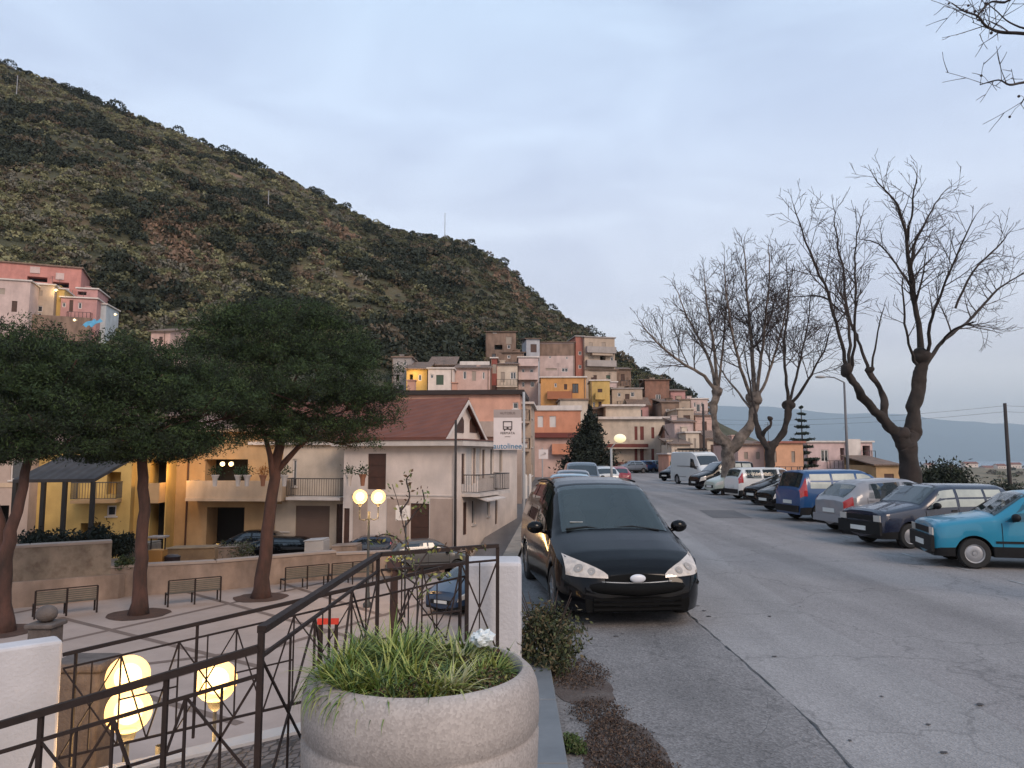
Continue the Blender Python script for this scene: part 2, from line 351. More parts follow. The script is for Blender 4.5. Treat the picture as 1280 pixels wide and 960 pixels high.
# platform with slate edging where the planter stands
SLATE = M('slate', (.17, .18, .19), .55, (.11, .12, .13), 1.7, bump=.2)
COB = None
def cobbles():
    m, t, b = nodemat('fan_cobbles'); N, L = t.nodes, t.links; b.inputs['Roughness'].default_value = .7
    co = N.new('ShaderNodeTexCoord'); v = N.new('ShaderNodeTexVoronoi'); v.inputs['Scale'].default_value = 9; v.inputs['Randomness'].default_value = .45; L.new(co.outputs['Object'], v.inputs[0])
    ve = N.new('ShaderNodeTexVoronoi'); ve.feature = 'DISTANCE_TO_EDGE'; ve.inputs['Scale'].default_value = 9; ve.inputs['Randomness'].default_value = .45; L.new(co.outputs['Object'], ve.inputs[0])
    r = N.new('ShaderNodeValToRGB'); r.color_ramp.elements[0].color = (.10, .075, .065, 1); r.color_ramp.elements[1].color = (.22, .18, .16, 1); L.new(v.outputs['Color'], r.inputs[0])
    r1 = N.new('ShaderNodeValToRGB'); r1.color_ramp.elements[0].position = .03; r1.color_ramp.elements[1].position = .12; r1.color_ramp.elements[0].color = (.3, .3, .3, 1); r1.color_ramp.elements[1].color = (1, 1, 1, 1); L.new(ve.outputs['Distance'], r1.inputs[0])
    mx = N.new('ShaderNodeMix'); mx.data_type = 'RGBA'; mx.blend_type = 'MULTIPLY'; mx.inputs[0].default_value = 1; L.new(r.outputs[0], mx.inputs[6]); L.new(r1.outputs[0], mx.inputs[7]); L.new(mx.outputs[2], b.inputs['Base Color'])
    bp = N.new('ShaderNodeBump'); bp.inputs['Strength'].default_value = .9; bp.inputs['Distance'].default_value = .03; L.new(r1.outputs[0], bp.inputs['Height']); L.new(bp.outputs[0], b.inputs['Normal']); return m
COB = cobbles()
mb = MB(); mb.abox(-1.12, .06, -3, 7.0, -3.4, .149); structure(mb.build('platform', SLATE, bevel=.01))
mb = MB()
for k in range(7): mb.abox(.07, .36, -1.3+k*1.26, -.05+k*1.26, -.3, .13)
structure(mb.build('kerb', SLATE, bevel=.012))
def rz(x): return float(np.interp(x, [-9, -4.4, -.5, .2], [-2.05, -1.0, -.14, -.02]))
mb = MB()
for x0, x1 in ((-9, -4.4), (-4.4, -1.13)): mb.face([(x0, 3.3, rz(x0)), (x1, 3.3, rz(x1)), (x1, 7.15, rz(x1)), (x0, 7.15, rz(x0))])
mb.face([(-1.13, 7.01, rz(-1.13)), (0, 7.01, rz(0)), (0, 7.15, rz(0)), (-1.13, 7.15, rz(-1.13))])
structure(mb.build('ramp_path', COB))
LIGHTC = M('pale_kerb', (.5, .46, .43), .8, bump=.3)
mb = MB()
for x0, x1 in ((-9, -4.4), (-4.4, -.4)):
    for y0, y1 in ((7.15, 7.42),):
        n = len(mb.v)
        for x in (x0, x1): mb.v += [(x, y0, rz(x)-2.5), (x, y1, rz(x)-2.5), (x, y1, rz(x)+.03), (x, y0, rz(x)+.03)]
        for q in ((0, 4, 5, 1), (1, 5, 6, 2), (2, 6, 7, 3), (3, 7, 4, 0), (0, 1, 2, 3), (4, 7, 6, 5)): mb.f.append(tuple(n+i for i in q)); mb.m.append(0)
structure(mb.build('ramp_kerb', LIGHTC))
# ---------------------------------------------------------------- the hill
ridge = [(-700, -330), (-400, -170), (-200, -40), (-60, 50), (0, 80), (60, 100), (130, 130), (225, 166), (300, 200), (350, 220), (400, 246), (470, 280), (510, 291), (560, 298), (590, 307), (630, 332), (655, 360), (690, 392), (740, 421), (775, 452), (820, 479), (850, 496), (900, 530), (960, 556)]
basep = [(-700, 480), (-100, 425), (0, 425), (110, 415), (200, 432), (300, 440), (480, 462), (640, 500), (760, 520), (850, 530), (960, 575)]
rX, rYp = zip(*ridge); bX, bYp = zip(*basep)
def prof(px):
    ry, by = float(np.interp(px, rX, rYp)), float(np.interp(px, bX, bYp))
    Yr = float(np.interp(px, [-700, 0, 400, 740, 850, 960], [230, 265, 275, 250, 225, 200])); Yb = float(np.interp(px, [-700, 0, 110, 480, 760, 960], [80, 92, 104, 108, 125, 150]))
    return ry, by, Yr, Yb
def hill_pt(px, t):
    """t<0 foot, 0..1 slope between base and ridge, >1 the far side"""
    ry, by, Yr, Yb = prof(px); a, b_ = P(px, by, Yb), P(px, ry, Yr)
    if t < 0:
        fy = float(np.interp(px, [560, 700], [62, Yb-4])); c = P(px, 480, fy); c.z = -3.4; p = a.lerp(c, -t)
    elif t <= 1:
        p = a.lerp(b_, t); p.z += 0.06*(b_.z-a.z)*math.sin(math.pi*t)*.6*(1-t)
    else:
        d = Vector((b_.x, b_.y, 0)).normalized(); p = b_+d*(t-1)*200; p.z = b_.z-((t-1)*200)*.10-((t-1)**2)*60
        p.z = max(p.z, -60)
    k = min(1, max(0, t*4)) if t < .5 else min(1, max(0, (1.02-t)*6))
    if k > 0:
        nv_ = noise.fractal(Vector((p.x*.02, p.y*.02, 0)), .9, 2, 4)*5.0; p.z += nv_*k+k*2.6*noise.noise(Vector((p.x*.055+p.y*.02, p.y*.012, 4)))
    return p
ROCK = (.20, .115, .07)
def hillmat():
    m, t, b = nodemat('hill_soil'); N, L = t.nodes, t.links; b.inputs['Roughness'].default_value = .95
    co = N.new('ShaderNodeTexCoord'); n = N.new('ShaderNodeTexNoise'); n.inputs['Scale'].default_value = .05; n.inputs['Detail'].default_value = 12; n.inputs['Roughness'].default_value = .7; L.new(co.outputs['Object'], n.inputs[0])
    r = N.new('ShaderNodeValToRGB'); cr = r.color_ramp; cr.elements[0].position = .35; cr.elements[0].color = (.025, .028, .014, 1); cr.elements[1].position = .72; cr.elements[1].color = (*ROCK, 1)
    e = cr.elements.new(.5); e.color = (.06, .058, .028, 1); e = cr.elements.new(.6); e.color = (.10, .075, .04, 1)
    L.new(n.outputs[0], r.inputs[0]); L.new(r.outputs[0], b.inputs['Base Color'])
    n2 = N.new('ShaderNodeTexNoise'); n2.inputs['Scale'].default_value = .8; n2.inputs['Detail'].default_value = 10; L.new(co.outputs['Object'], n2.inputs[0])
    bp = N.new('ShaderNodeBump'); bp.inputs['Strength'].default_value = 1; bp.inputs['Distance'].default_value = .6; L.new(n2.outputs[0], bp.inputs['Height']); L.new(bp.outputs[0], b.inputs['Normal']); return m
HM = hillmat()
pxs = list(range(-700, 961, 10)); ts = [-1, -.6, -.3, 0]+[i/36 for i in range(1, 37)]+[1.1, 1.3, 1.7, 2.4]
mb = MB(); grid = [[hill_pt(px, t) for t in ts] for px in pxs]
mb.v = [tuple(p) for row in grid for p in row]; nT = len(ts)
for i in range(len(pxs)-1):
    for j in range(nT-1): mb.f.append((i*nT+j, (i+1)*nT+j, (i+1)*nT+j+1, i*nT+j+1)); mb.m.append(0)
structure(mb.build('hill', HM, smooth=True))
# rock outcrops: bare ochre faces
def hill_at_pixel(px, py):
    lo, hi = 0.0, 1.0
    def ypx(p):
        d = p-Vector((0, 0, CZ)); yc = math.cos(TH)*d.y+math.sin(TH)*d.z; zc = -math.sin(TH)*d.y+math.cos(TH)*d.z
        return 480-F*zc/yc
    best = min((abs(ypx(hill_pt(px, t/80))-py), t/80) for t in range(0, 81)); return hill_pt(px, best[1])
def scrub():
    rng = np.random.default_rng(5); cols = []
    Cs, Ss, Ms, As = [], [], [], []
    def add(c, r, n, leaf, mi):
        d = rng.normal(size=(n, 3)); d /= np.linalg.norm(d, axis=1)[:, None]; d[:, 2] = np.abs(d[:, 2])*1.1-.15
        rad = r*(.72+.28*rng.random(n))[:, None]; Cs.append(np.array(c)+d*rad*np.array([1, 1, .85])); Ss.append(leaf*(.6+.8*rng.random(n)))
        Ms.append(np.full(n, mi)); 
    N_ = 19000
    for k in range(N_):
        px = -420+1300*rng.random(); t = rng.random()**.9*1.03
        if px > 890: continue
        p = hill_pt(px, t)
        rocky = noise.noise(Vector((p.x*.035, p.y*.035, 3.1)))
        zone = ((px-225)/48)**2+(((p.y-145)/10))**2 < 1 or (px-425)**2/500+((t-.62)/.09)**2 < 1 or ((px-634)/30)**2+((t-.80)/.15)**2 < 1
        if zone and rng.random() < .85:
            add((p.x, p.y, p.z), rng.uniform(.7, 1.8), 26, .42, 5 if rng.random() < .7 else 3); continue
        if rocky > .45 and rng.random() < .45:
            add((p.x, p.y, p.z), rng.uniform(.6, 1.5), 20, .4, 5 if rng.random() < .4 else 3); continue
        dk = noise.noise(Vector((p.x*.05, p.y*.05, 9.7)))+.35*noise.noise(Vector((p.x*.2, p.y*.2, 1.7)))
        rt = float(np.interp(px, [330, 520], [-.12, .5]))+.25*noise.noise(Vector((p.x*.012, p.y*.012, 7)))
        u = rng.random()
        if dk > .18: mi, r = (0 if u < .78 else 3 if u < .9 else 1), rng.uniform(1.1, 2.3+1.6*(rng.random() < .12))
        else: mi, r = (2 if u < .34-rt*.6 else 1 if u < .56-rt*.2 else 0 if u < .62+rt*.3 else 3 if u < .84+rt*.2 else 4), rng.uniform(.4, 1.2+.8*(rng.random() < .15))
        if px > 560 and mi == 2: mi = 3
        add((p.x, p.y, p.z+r*.3), r, int(34+r*34), .15+.085*r, mi)
    # taller bushes standing up on the skyline
    for k in range(150):
        px = -400+1270*rng.random(); p = hill_pt(px, .995); r = rng.uniform(.4, 1.2) if rng.random() < .8 else rng.uniform(1.2, 3.0)
        add((p.x, p.y, p.z+r*.5), r, int(90+50*r), .3, 0)
    c = np.concatenate(Cs); q = leaf_quads(c, np.concatenate(Ss), .6, rng)
    mats = [M('scrub_dark', (0.024, 0.032, 0.018), .9, (0.017, 0.023, 0.013), .4), M('scrub_olive', (0.106, 0.104, 0.049), .9, (0.058, 0.063, 0.029), .4),
            M('scrub_light', (0.242, 0.225, 0.119), .9, (0.125, 0.130, 0.062), .4), M('scrub_brown', (0.115, 0.084, 0.051), .9, (0.061, 0.049, 0.032), .4), M('scrub_grey', (0.199, 0.182, 0.143), .9, (0.091, 0.088, 0.065), .4), M('bare_rock', (.24, .15, .10), .95, (.13, .09, .06), .3)]
    tag(np_mesh('scrub', q, 4, np.concatenate(Ms), mats), kind='stuff')
scrub()
# ---------------------------------------------------------------- sea, far coast, headland
def seamat():
    m, t, b = nodemat('sea_water'); N, L = t.nodes, t.links; b.inputs['Base Color'].default_value = (.06, .13, .20, 1); b.inputs['Roughness'].default_value = .28
    co = N.new('ShaderNodeTexCoord'); n = N.new('ShaderNodeTexNoise'); n.inputs['Scale'].default_value = .03; n.inputs['Detail'].default_value = 6; L.new(co.outputs['Object'], n.inputs[0])
    bp = N.new('ShaderNodeBump'); bp.inputs['Strength'].default_value = .35; bp.inputs['Distance'].default_value = 6; L.new(n.outputs[0], bp.inputs['Height']); L.new(bp.outputs[0], b.inputs['Normal']); return m
sheet('sea', [(-14000, 160, -92), (16000, 160, -92), (16000, 16000, -92), (-14000, 16000, -92)], seamat())
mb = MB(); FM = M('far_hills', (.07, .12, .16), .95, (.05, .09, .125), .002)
rl = [(-500, 505), (300, 500), (700, 503), (880, 506), (960, 510), (1050, 514), (1130, 521), (1200, 525), (1280, 531), (1400, 536), (1700, 545)]
xs_ = list(range(-500, 1701, 20))
for i in range(len(xs_)-1):
    for (Ya, ka), (Yb_, kb) in (((11500, 0), (12800, .55)), ((12800, .55), (14500, 1)), ((14500, 1), (15900, .6))):
        q = []
        for px, Y, k in ((xs_[i], Ya, ka), (xs_[i+1], Ya, ka), (xs_[i+1], Yb_, kb), (xs_[i], Yb_, kb)):
            top = float(np.interp(px, *zip(*rl)))+6*noise.noise(Vector((px*.012, 2, 0)))+2*noise.noise(Vector((px*.06, 5, 0)))
            p = P(px, top, 14500); z = -92+(p.z+92)*k*(1+(.16*noise.noise(Vector((px*.03, Y*.001, 0))) if 0 < k < 1 else 0)); q.append((XP(px, Y, z), Y, z))
        mb.face(q)
structure(mb.build('far_coast', FM))
# land right of the road: falls away from the row of trees, then a headland with houses
def landz(x, y):
    d = math.hypot(x, y)
    z = float(np.interp(d, [0, 26, 45, 90, 160, 300, 550, 820, 1150, 1500, 1800], [-.25, -.25, -1.6, -6, -13, -27, -38, -28, -14.5, -30, -94]))
    a = x/max(y, 1)
    k = float(np.interp(a, [.22, .40, .48], [0, 0, 1])) if d > 300 else 1
    if d > 300: z = z*k+(1-k)*-94
    elif d > 120 and a < .42: z += float(np.interp(a, [.2, .42], [-14, 0]))*min(1, (d-120)/100)
    return z+noise.noise(Vector((x*.02, y*.02, 0)))*min(4, d*.006)
mb = MB(); dd = [14, 20, 28, 36, 45, 60, 75, 90, 110, 130, 160, 200, 250, 300, 360, 430, 520, 620, 720, 820, 930, 1040, 1150, 1300, 1500, 1800]
aa = [.14+.02*i for i in range(60)]
for i in range(len(aa)-1):
    for j in range(len(dd)-1):
        q = []
        for a, d in ((aa[i], dd[j]), (aa[i+1], dd[j]), (aa[i+1], dd[j+1]), (aa[i], dd[j+1])):
            x, y = d*math.sin(math.atan(a)), d*math.cos(math.atan(a)); q.append((x, y, landz(x, y)))
        mb.face(q)
structure(mb.build('coastal_land', LAND, smooth=True))
# scattered scrub and small woods over the falling land and the headland
def coast_scrub():
    rng = np.random.default_rng(15); Cs, Ss, Ms = [], [], []
    for k in range(1500):
        a = rng.uniform(.30, 1.0); d = 45*(1250/45)**rng.random(); x, y = d*math.sin(math.atan(a)), d*math.cos(math.atan(a)); z = landz(x, y)
        if noise.noise(Vector((x/d*9, math.log(d)*3, 2))) < -.05: continue
        r = rng.uniform(.6, 1.6)+d*.0045*rng.random(); n = 46; q = rng.normal(size=(n, 3)); q /= np.linalg.norm(q, axis=1)[:, None]; q[:, 2] = np.abs(q[:, 2])
        Cs.append(np.array([x, y, z])+q*r*np.array([1.2, 1.2, .8])*(.6+.4*rng.random(n))[:, None]); Ss.append(np.full(n, r*.28)); Ms.append(np.full(n, rng.integers(0, 3)))
    c = np.concatenate(Cs); tag(np_mesh('scrub', leaf_quads(c, np.concatenate(Ss), .6, rng), 4, np.concatenate(Ms), [MATS['scrub_dark'], MATS['scrub_brown'], MATS['scrub_olive']]), kind='stuff')
coast_scrub()
# ---------------------------------------------------------------- the air
hz = MB(); hz.abox(-14500, 16500, -40, 16500, -93.5, 1150)
ho = hz.build('haze', nodemat('air')[0]); ho['kind'] = 'stuff'
t = ho.data.materials[0].node_tree; t.nodes.remove(t.nodes['Principled BSDF'])
pv = t.nodes.new('ShaderNodeVolumePrincipled'); pv.inputs['Color'].default_value = (.80, .93, 1.0, 1); pv.inputs['Density'].default_value = .9e-4; pv.inputs['Anisotropy'].default_value = .1
t.links.new(pv.outputs[0], t.nodes['Material Output'].inputs['Volume'])
# ================================================================ BUILDINGS
MAROON = M('maroon_paint', (.16, .035, .025), .7); FRAMEW = M('white_frame', (.62, .57, .53), .6); BROWNW = M('brown_wood', (.075, .03, .018), .6, (.045, .02, .012), 3)
SHUT = M('louvre_shutter', (.33, .27, .22), .7); GREENSH = M('green_shutter', (.05, .08, .05), .7); ROLL = M('roller_shutter', (.17, .11, .085), .6)
RAILM = M('rail_iron', (.05, .045, .042), .5); WHITEB = M('white_band', (.66, .59, .54), .8, streak=.2, bump=.1); LITW = emis('lit_window', (1, .72, .3), 1.6)
TILE_BR = tiles('roof_brown', (.17, .062, .04), (.125, .046, .032), R(90), .35); TILE_OLD = tiles('roof_old', (.20, .13, .095), (.11, .075, .055), 0, .28); TILE_RED = tiles('roof_red', (.24, .09, .06), (.15, .06, .045), 0, .28)
class House:
    def __init__(s, name, label, C, yaw, a, b, zb, top, wall, cat='house', group=None, world=False):
        """C=(px of the front right corner, depth); a = width of the front wall, b = length of the right wall; top in image rows or metres"""
        c = P(C[0], 480, C[1]); s.x, s.y = XP(C[0], C[1], 4), C[1]; yw = R(yaw)
        s.u = Vector((-math.cos(yw), math.sin(yw), 0)); s.v = Vector((math.sin(yw), math.cos(yw), 0)); s.C = Vector((s.x, s.y, 0)); s.a, s.b = a, b
        s.zt = top if world else P(C[0], top, C[1]).z; s.zb = zb
        s.root = root(name, (s.x, s.y, zb), label, cat, group); s.wall = wall; s.holes = {'F': [], 'R': []}; s.items = []
        s.rng = random.Random(hash(label) % 1000 if False else len(label)*7+int(C[0]))
    def width_to(s, px):
        d = ray(px, 480); # front wall meets the image column px
        # C + u*t on ray direction (x/y fixed)
        k = d.x/d.y; return (k*s.C.y-s.C.x)/(s.u.x-k*s.u.y)
    def axes(s, w): return (s.C, s.u, Vector((0, 0, 1)), s.v) if w == 'F' else (s.C, s.v, Vector((0, 0, 1)), s.u)
    def pix(s, w, px, py):
        C, e, _, inn = s.axes(w); d = ray(px, py); o = Vector((0, 0, CZ)); n = inn
        t = (C-o).dot(n)/d.dot(n) if w == 'F' else (C-o).dot(n)/d.dot(n); p = o+d*t; return (p-C).dot(e), p.z
    def win(s, px0, py0, px1, py1, kind='win', w='F', dep=None, m=None):
        (a0, z0), (a1, z1) = s.pix(w, px0, py0), s.pix(w, px1, py1)
        s.hole(w, min(a0, a1), max(a0, a1), min(z0, z1), max(z0, z1), kind, dep, m)
    def hole(s, w, a0, a1, z0, z1, kind='win', dep=None, m=None):
        L = s.a if w == 'F' else s.b
        a0, a1 = max(.05, a0), min(L-.05, a1); z0, z1 = max(s.zb+.02, z0), min(s.zt-.05, z1)
        if a1-a0 < .12 or z1-z0 < .12: return
        for q in s.holes[w]:
            if a0 < q[1]-.01 and a1 > q[0]+.01 and z0 < q[3]-.01 and z1 > q[2]+.01: return
        if dep is None: dep = 1.3 if kind == 'void' else .16
        s.holes[w].append((a0, a1, z0, z1, dep)); s.items.append((w, a0, a1, z0, z1, kind, dep, m))
    def grid(s, w, n, floors, fh=3.0, ww=.9, wh=1.4, sill=.9, kind='win', z0=None, margin=.9, doors=()):
        L = s.a if w == 'F' else s.b; z0 = s.zb if z0 is None else z0
        for f in range(floors):
            for i in range(n):
                c = margin+(L-2*margin)*(i+.5)/n; k = kind
                zz = z0+f*fh
                if f in doors: s.hole(w, c-ww/2, c+ww/2, zz+.05, zz+2.2, k if f else 'door')
                else:
                    u = s.rng.random(); s.hole(w, c-ww/2, c+ww/2, zz+sill, zz+sill+wh, 'shut' if u < .3 else kind)
    def build_wall(s, extra=None):
        mb = MB(); up = Vector((0, 0, 1))
        for w in ('F', 'R'):
            C, e, _, inn = s.axes(w); L = s.a if w == 'F' else s.b; H = s.holes[w]
            xs = sorted({0, L} | {h[0] for h in H} | {h[1] for h in H}); zs = sorted({s.zb, s.zt} | {h[2] for h in H} | {h[3] for h in H})
            for x0, x1 in zip(xs[:-1], xs[1:]):
                for z0, z1 in zip(zs[:-1], zs[1:]):
                    if x1-x0 < 1e-5 or z1-z0 < 1e-5: continue
                    cx, cz = (x0+x1)/2, (z0+z1)/2
                    if any(h[0] < cx < h[1] and h[2] < cz < h[3] for h in H): continue
                    q = [C+e*x0+up*z0, C+e*x1+up*z0, C+e*x1+up*z1, C+e*x0+up*z1]; mb.face(q if w == 'R' else q[::-1])
            for h in H:
                o = [C+e*h[0]+up*h[2], C+e*h[1]+up*h[2], C+e*h[1]+up*h[3], C+e*h[0]+up*h[3]]; i_ = [p+inn*h[4] for p in o]
                for k in range(4): mb.face([o[k], o[(k+1) % 4], i_[(k+1) % 4], i_[k]])
                if h[4] > .5: mb.face(i_)
        A, B, D = s.C+s.u*s.a, s.C+s.v*s.b, s.C+s.u*s.a+s.v*s.b
        for p, q in ((A, D), (B, D)): mb.face([p+up*s.zb, q+up*s.zb, q+up*s.zt, p+up*s.zt])
        mb.face([s.C+up*(s.zt-.02), A+up*(s.zt-.02), D+up*(s.zt-.02), B+up*(s.zt-.02)])
        if extra: extra(mb)
        mb.build('wall', s.wall, s.root)
        for w, a0, a1, z0, z1, kind, dep, m in s.items: s.make_item(w, a0, a1, z0, z1, kind, dep, m)
    def make_item(s, w, a0, a1, z0, z1, kind, dep, m):
        C, e, _, inn = s.axes(w); up = Vector((0, 0, 1)); far = s.C.y > 70
        def bx(mb, x0, x1, zz0, zz1, d0, d1, mi=0): mb.box(C+e*x0+up*zz0+inn*d0, e*(x1-x0), up*(zz1-zz0), inn*(d1-d0), mi)
        fw = .07 if not far else .09; d = dep-.05
        if kind in ('win', 'lit', 'french'):
            mb = MB()
            for x0, x1 in ((a0, a0+fw), (a1-fw, a1)) + ((((a0+a1)/2-fw/2, (a0+a1)/2+fw/2),) if a1-a0 > .75 else ()): bx(mb, x0, x1, z0, z1, d-.05, d)
            for q0, q1 in ((z0, z0+fw), (z1-fw, z1)): bx(mb, a0+fw, a1-fw, q0, q1, d-.045, d-.005)
            if not far: bx(mb, a0-.08, a1+.08, z0-.07, z0-.002, -.08, .02)
            f = mb.build('window', m or FRAMEW, s.root)
            g = MB(); g.face([C+e*x+up*z+inn*(d-.01) for x, z in ((a0, z0), (a1, z0), (a1, z1), (a0, z1))]); g.build('pane', LITW if kind == 'lit' else GLASS, f)
        elif kind in ('shut', 'door', 'garage'):
            mb = MB(); mm = m or {'shut': SHUT, 'door': BROWNW, 'garage': ROLL}[kind]
            if far: bx(mb, a0, a1, z0, z1, d-.04, d)
            else:
                st = .1 if kind != 'door' else .6; n = max(1, int((z1-z0)/st)); hgt = (z1-z0)/n; halves = 2 if kind == 'shut' and a1-a0 > .7 else 1
                for k in range(n):
                    for h in range(halves):
                        x0 = a0+(a1-a0)*h/halves+.015; x1 = a0+(a1-a0)*(h+1)/halves-.015; bx(mb, x0, x1, z0+k*hgt+.008, z0+(k+1)*hgt-.008, d-.05, d-.01)
                mb.face([C+e*x+up*z+inn*(d) for x, z in ((a0, z0), (a1, z0), (a1, z1), (a0, z1))])
            mb.build({'shut': 'shutter', 'door': 'door', 'garage': 'garage_door'}[kind], mm, s.root)
        elif kind == 'void':
            mb = MB(); mb.face([C+e*x+up*z+inn*(dep-.02) for x, z in ((a0+.02, z0+.02), (a1-.02, z0+.02), (a1-.02, z1-.02), (a0+.02, z1-.02))]); mb.build('recess', m or DARK, s.root)
    def balcony(s, px0, px1, py, w='F', dep=1.1, rail=1.0, kind='bars', mslab=None, mrail=None, name='balcony', a=None):
        (a0, z), (a1, _) = s.pix(w, px0, py), s.pix(w, px1, py); a0, a1 = min(a0, a1), max(a0, a1)
        s.balc(w, a0, a1, z, dep, rail, kind, mslab, mrail)
    def balc(s, w, a0, a1, z, dep=1.1, rail=1.0, kind='bars', mslab=None, mrail=None):
        C, e, _, inn = s.axes(w); up = Vector((0, 0, 1)); L = s.a if w == 'F' else s.b; a0, a1 = max(.05, a0), min(L, a1)
        mb = MB(); mb.box(C+e*a0+up*(z-.16)-inn*dep, e*(a1-a0), up*.16, inn*(dep-.003)); sl = mb.build('balcony', mslab or s.wall, s.root)
        o, sgn = -inn, 1; mb = MB(); p0, p1 = C+e*a0+up*z+o*(dep-.06), C+e*a1+up*z+o*(dep-.06); q0, q1 = C+e*a0+up*z, C+e*a1+up*z
        if kind == 'solid':
            mb.box(p0-e*0, e*(a1-a0), up*rail, inn*.1); mb.box(p0+inn*.1, e*.1, up*rail, inn*(dep-.17)); mb.box(p1+inn*.1-e*.1, e*.1, up*rail, inn*(dep-.17))
        else:
            step = .13 if s.C.y < 60 else .45; th = .02 if s.C.y < 60 else .05
            for A, B in ((p0, p1), (q0, p0), (q1, p1)):
                mb.bar(A+up*rail, B+up*rail, .05); mb.bar(A+up*.08, B+up*.08, .03); n = max(1, int((B-A).length/step))
                for k in range(n+1): p = A.lerp(B, k/n); mb.bar(p+up*.08, p+up*rail, th)
        mb.build('railing', mrail or (RAILM if kind == 'bars' else (mslab or s.wall)), sl)
    def cornice(s, mat=None, out=.3, th=.18, dz=0, name='cornice', z=None):
        mb = MB(); z = (s.zt+dz) if z is None else z
        for (p, e, L, n) in ((s.C-s.u*out-s.v*out, s.u, s.a+2*out, s.v), (s.C-s.u*out-s.v*out, s.v, s.b+2*out, s.u)): pass
        mb.box(s.C-s.u*out-s.v*out+Vector((0, 0, z)), s.u*(s.a+2*out), s.v*(s.b+2*out), Vector((0, 0, th))); return mb.build(name, mat or s.wall, s.root)
    def band(s, px0, px1, py0, py1, mat, w='F', pr=.04, name='band'):
        (a0, z0), (a1, z1) = s.pix(w, px0, py0), s.pix(w, px1, py1); C, e, _, inn = s.axes(w); a0, a1 = sorted((a0, a1)); z0, z1 = sorted((z0, z1))
        L = s.a if w == 'F' else s.b; a0, a1 = max(0, a0), min(L, a1)
        mb = MB(); mb.box(C+e*a0+Vector((0, 0, z0))-inn*pr, e*(a1-a0), Vector((0, 0, z1-z0)), inn*(pr-.003)); return mb.build(name, mat, s.root)
    def canopy(s, px0, px1, py, mat, w='F', dep=1.0, drop=.35, name='awning'):
        (a0, z), (a1, _) = s.pix(w, px0, py), s.pix(w, px1, py); C, e, _, inn = s.axes(w); a0, a1 = sorted((a0, a1)); mb = MB()
        mb.box(C+e*a0+Vector((0, 0, z))-inn*.004, e*(a1-a0), -inn*dep+Vector((0, 0, -drop)), Vector((0, 0, .06))); mb.build(name, mat, s.root)
    def roof(s, h, along='u', mat=None, over=.35, shed=None):
        mat = mat or TILE_OLD; up = Vector((0, 0, 1)); mb = MB(); z = s.zt; th = .12
        if shed:        # single slope; shed='F' low at the front
            lo, hi = (z, z+h) if shed == 'F' else (z+h, z)
            p = [s.C-s.u*over-s.v*over+up*lo, s.C+s.u*(s.a+over)-s.v*over+up*lo, s.C+s.u*(s.a+over)+s.v*(s.b+over)+up*hi, s.C-s.u*over+s.v*(s.b+over)+up*hi]
            mb.box(p[0], p[1]-p[0], p[3]-p[0], up*th); r_ = mb.build('roof', mat, s.root)
            g = MB(); g.face([s.C+up*z, s.C+s.v*s.b+up*z, s.C+s.v*s.b+up*hi] if shed == 'F' else [s.C+up*z, s.C+s.v*s.b+up*z, s.C+up*lo]); 
            if shed == 'F': g.face([s.C+s.v*s.b+up*z, s.C+s.v*s.b+s.u*s.a+up*z, s.C+s.v*s.b+s.u*s.a+up*hi, s.C+s.v*s.b+up*hi])
            else: g.face([s.C+up*z, s.C+up*lo, s.C+s.u*s.a+up*lo, s.C+s.u*s.a+up*z])
            g.build('gable', s.wall, s.root); return r_
        if along == 'u':
            A, L, B, Wd = s.u, s.a, s.v, s.b
        else: A, L, B, Wd = s.v, s.b, s.u, s.a
        sl = h/(Wd/2); e0 = s.C-A*over; rd = e0+B*(Wd/2)+up*(z+h)
        lo0 = s.C-A*over-B*over+up*(z-over*sl); lo1 = s.C-A*over+B*(Wd+over)+up*(z-over*sl)
        mb.box(lo0, A*(L+2*over), rd-lo0, up*th); mb.box(lo1, A*(L+2*over), rd-lo1, up*(th+.004)); r_ = mb.build('roof', mat, s.root)
        for q in (0, L):
            g = MB(); g.face([s.C+A*q+up*z, s.C+A*q+B*Wd+up*z, s.C+A*q+B*(Wd/2)+up*(z+h)]); g.build('gable', s.wall, s.root)
        return r_
    def chimney(s, fa, fb, h=1.0, wd=.5, dz=0, mat=None):
        p = s.C+s.u*(s.a*fa)+s.v*(s.b*fb)+Vector((0, 0, s.zt+dz-.4)); mb = MB(); mb.box(p, s.u*wd, s.v*wd, Vector((0, 0, h+.4))); mb.box(p-s.u*.08-s.v*.08+Vector((0, 0, h+.4)), s.u*(wd+.16), s.v*(wd+.16), Vector((0, 0, .08)))
        mb.build('chimney', mat or s.wall, s.root)
    def antenna(s, fa, fb, h=2.4):
        p = s.C+s.u*(s.a*fa)+s.v*(s.b*fb)+Vector((0, 0, s.zt)); mb = MB(); mb.tube([p, p+Vector((0, 0, h))], .025, 5)
        for k, L in ((.98, .5), (.9, .65), (.82, .8)): mb.bar(p+Vector((-L/2, 0, h*k)), p+Vector((L/2, 0, h*k)), .02)
        mb.build('antenna', RAILM, s.root)
    def pipe(s, px, py0, py1, w='F', mat=None):
        (a0, z0), (_, z1) = s.pix(w, px, py0), s.pix(w, px, py1); C, e, _, inn = s.axes(w); mb = MB(); mb.tube([C+e*a0-inn*.07+Vector((0, 0, z0)), C+e*a0-inn*.07+Vector((0, 0, z1))], .05, 6); mb.build('downpipe', mat or BROWNW, s.root)
PL = plaster
w_cream, w_white, w_pink = PL('cream', (.60, .50, .40)), PL('white', (.74, .63, .56), .1), PL('pink', (.60, .41, .35))
w_orange, w_yellow, w_salmon = PL('orange', (.62, .31, .11)), PL('yellow', (.56, .38, .13)), PL('salmon', (.66, .36, .26), .12)
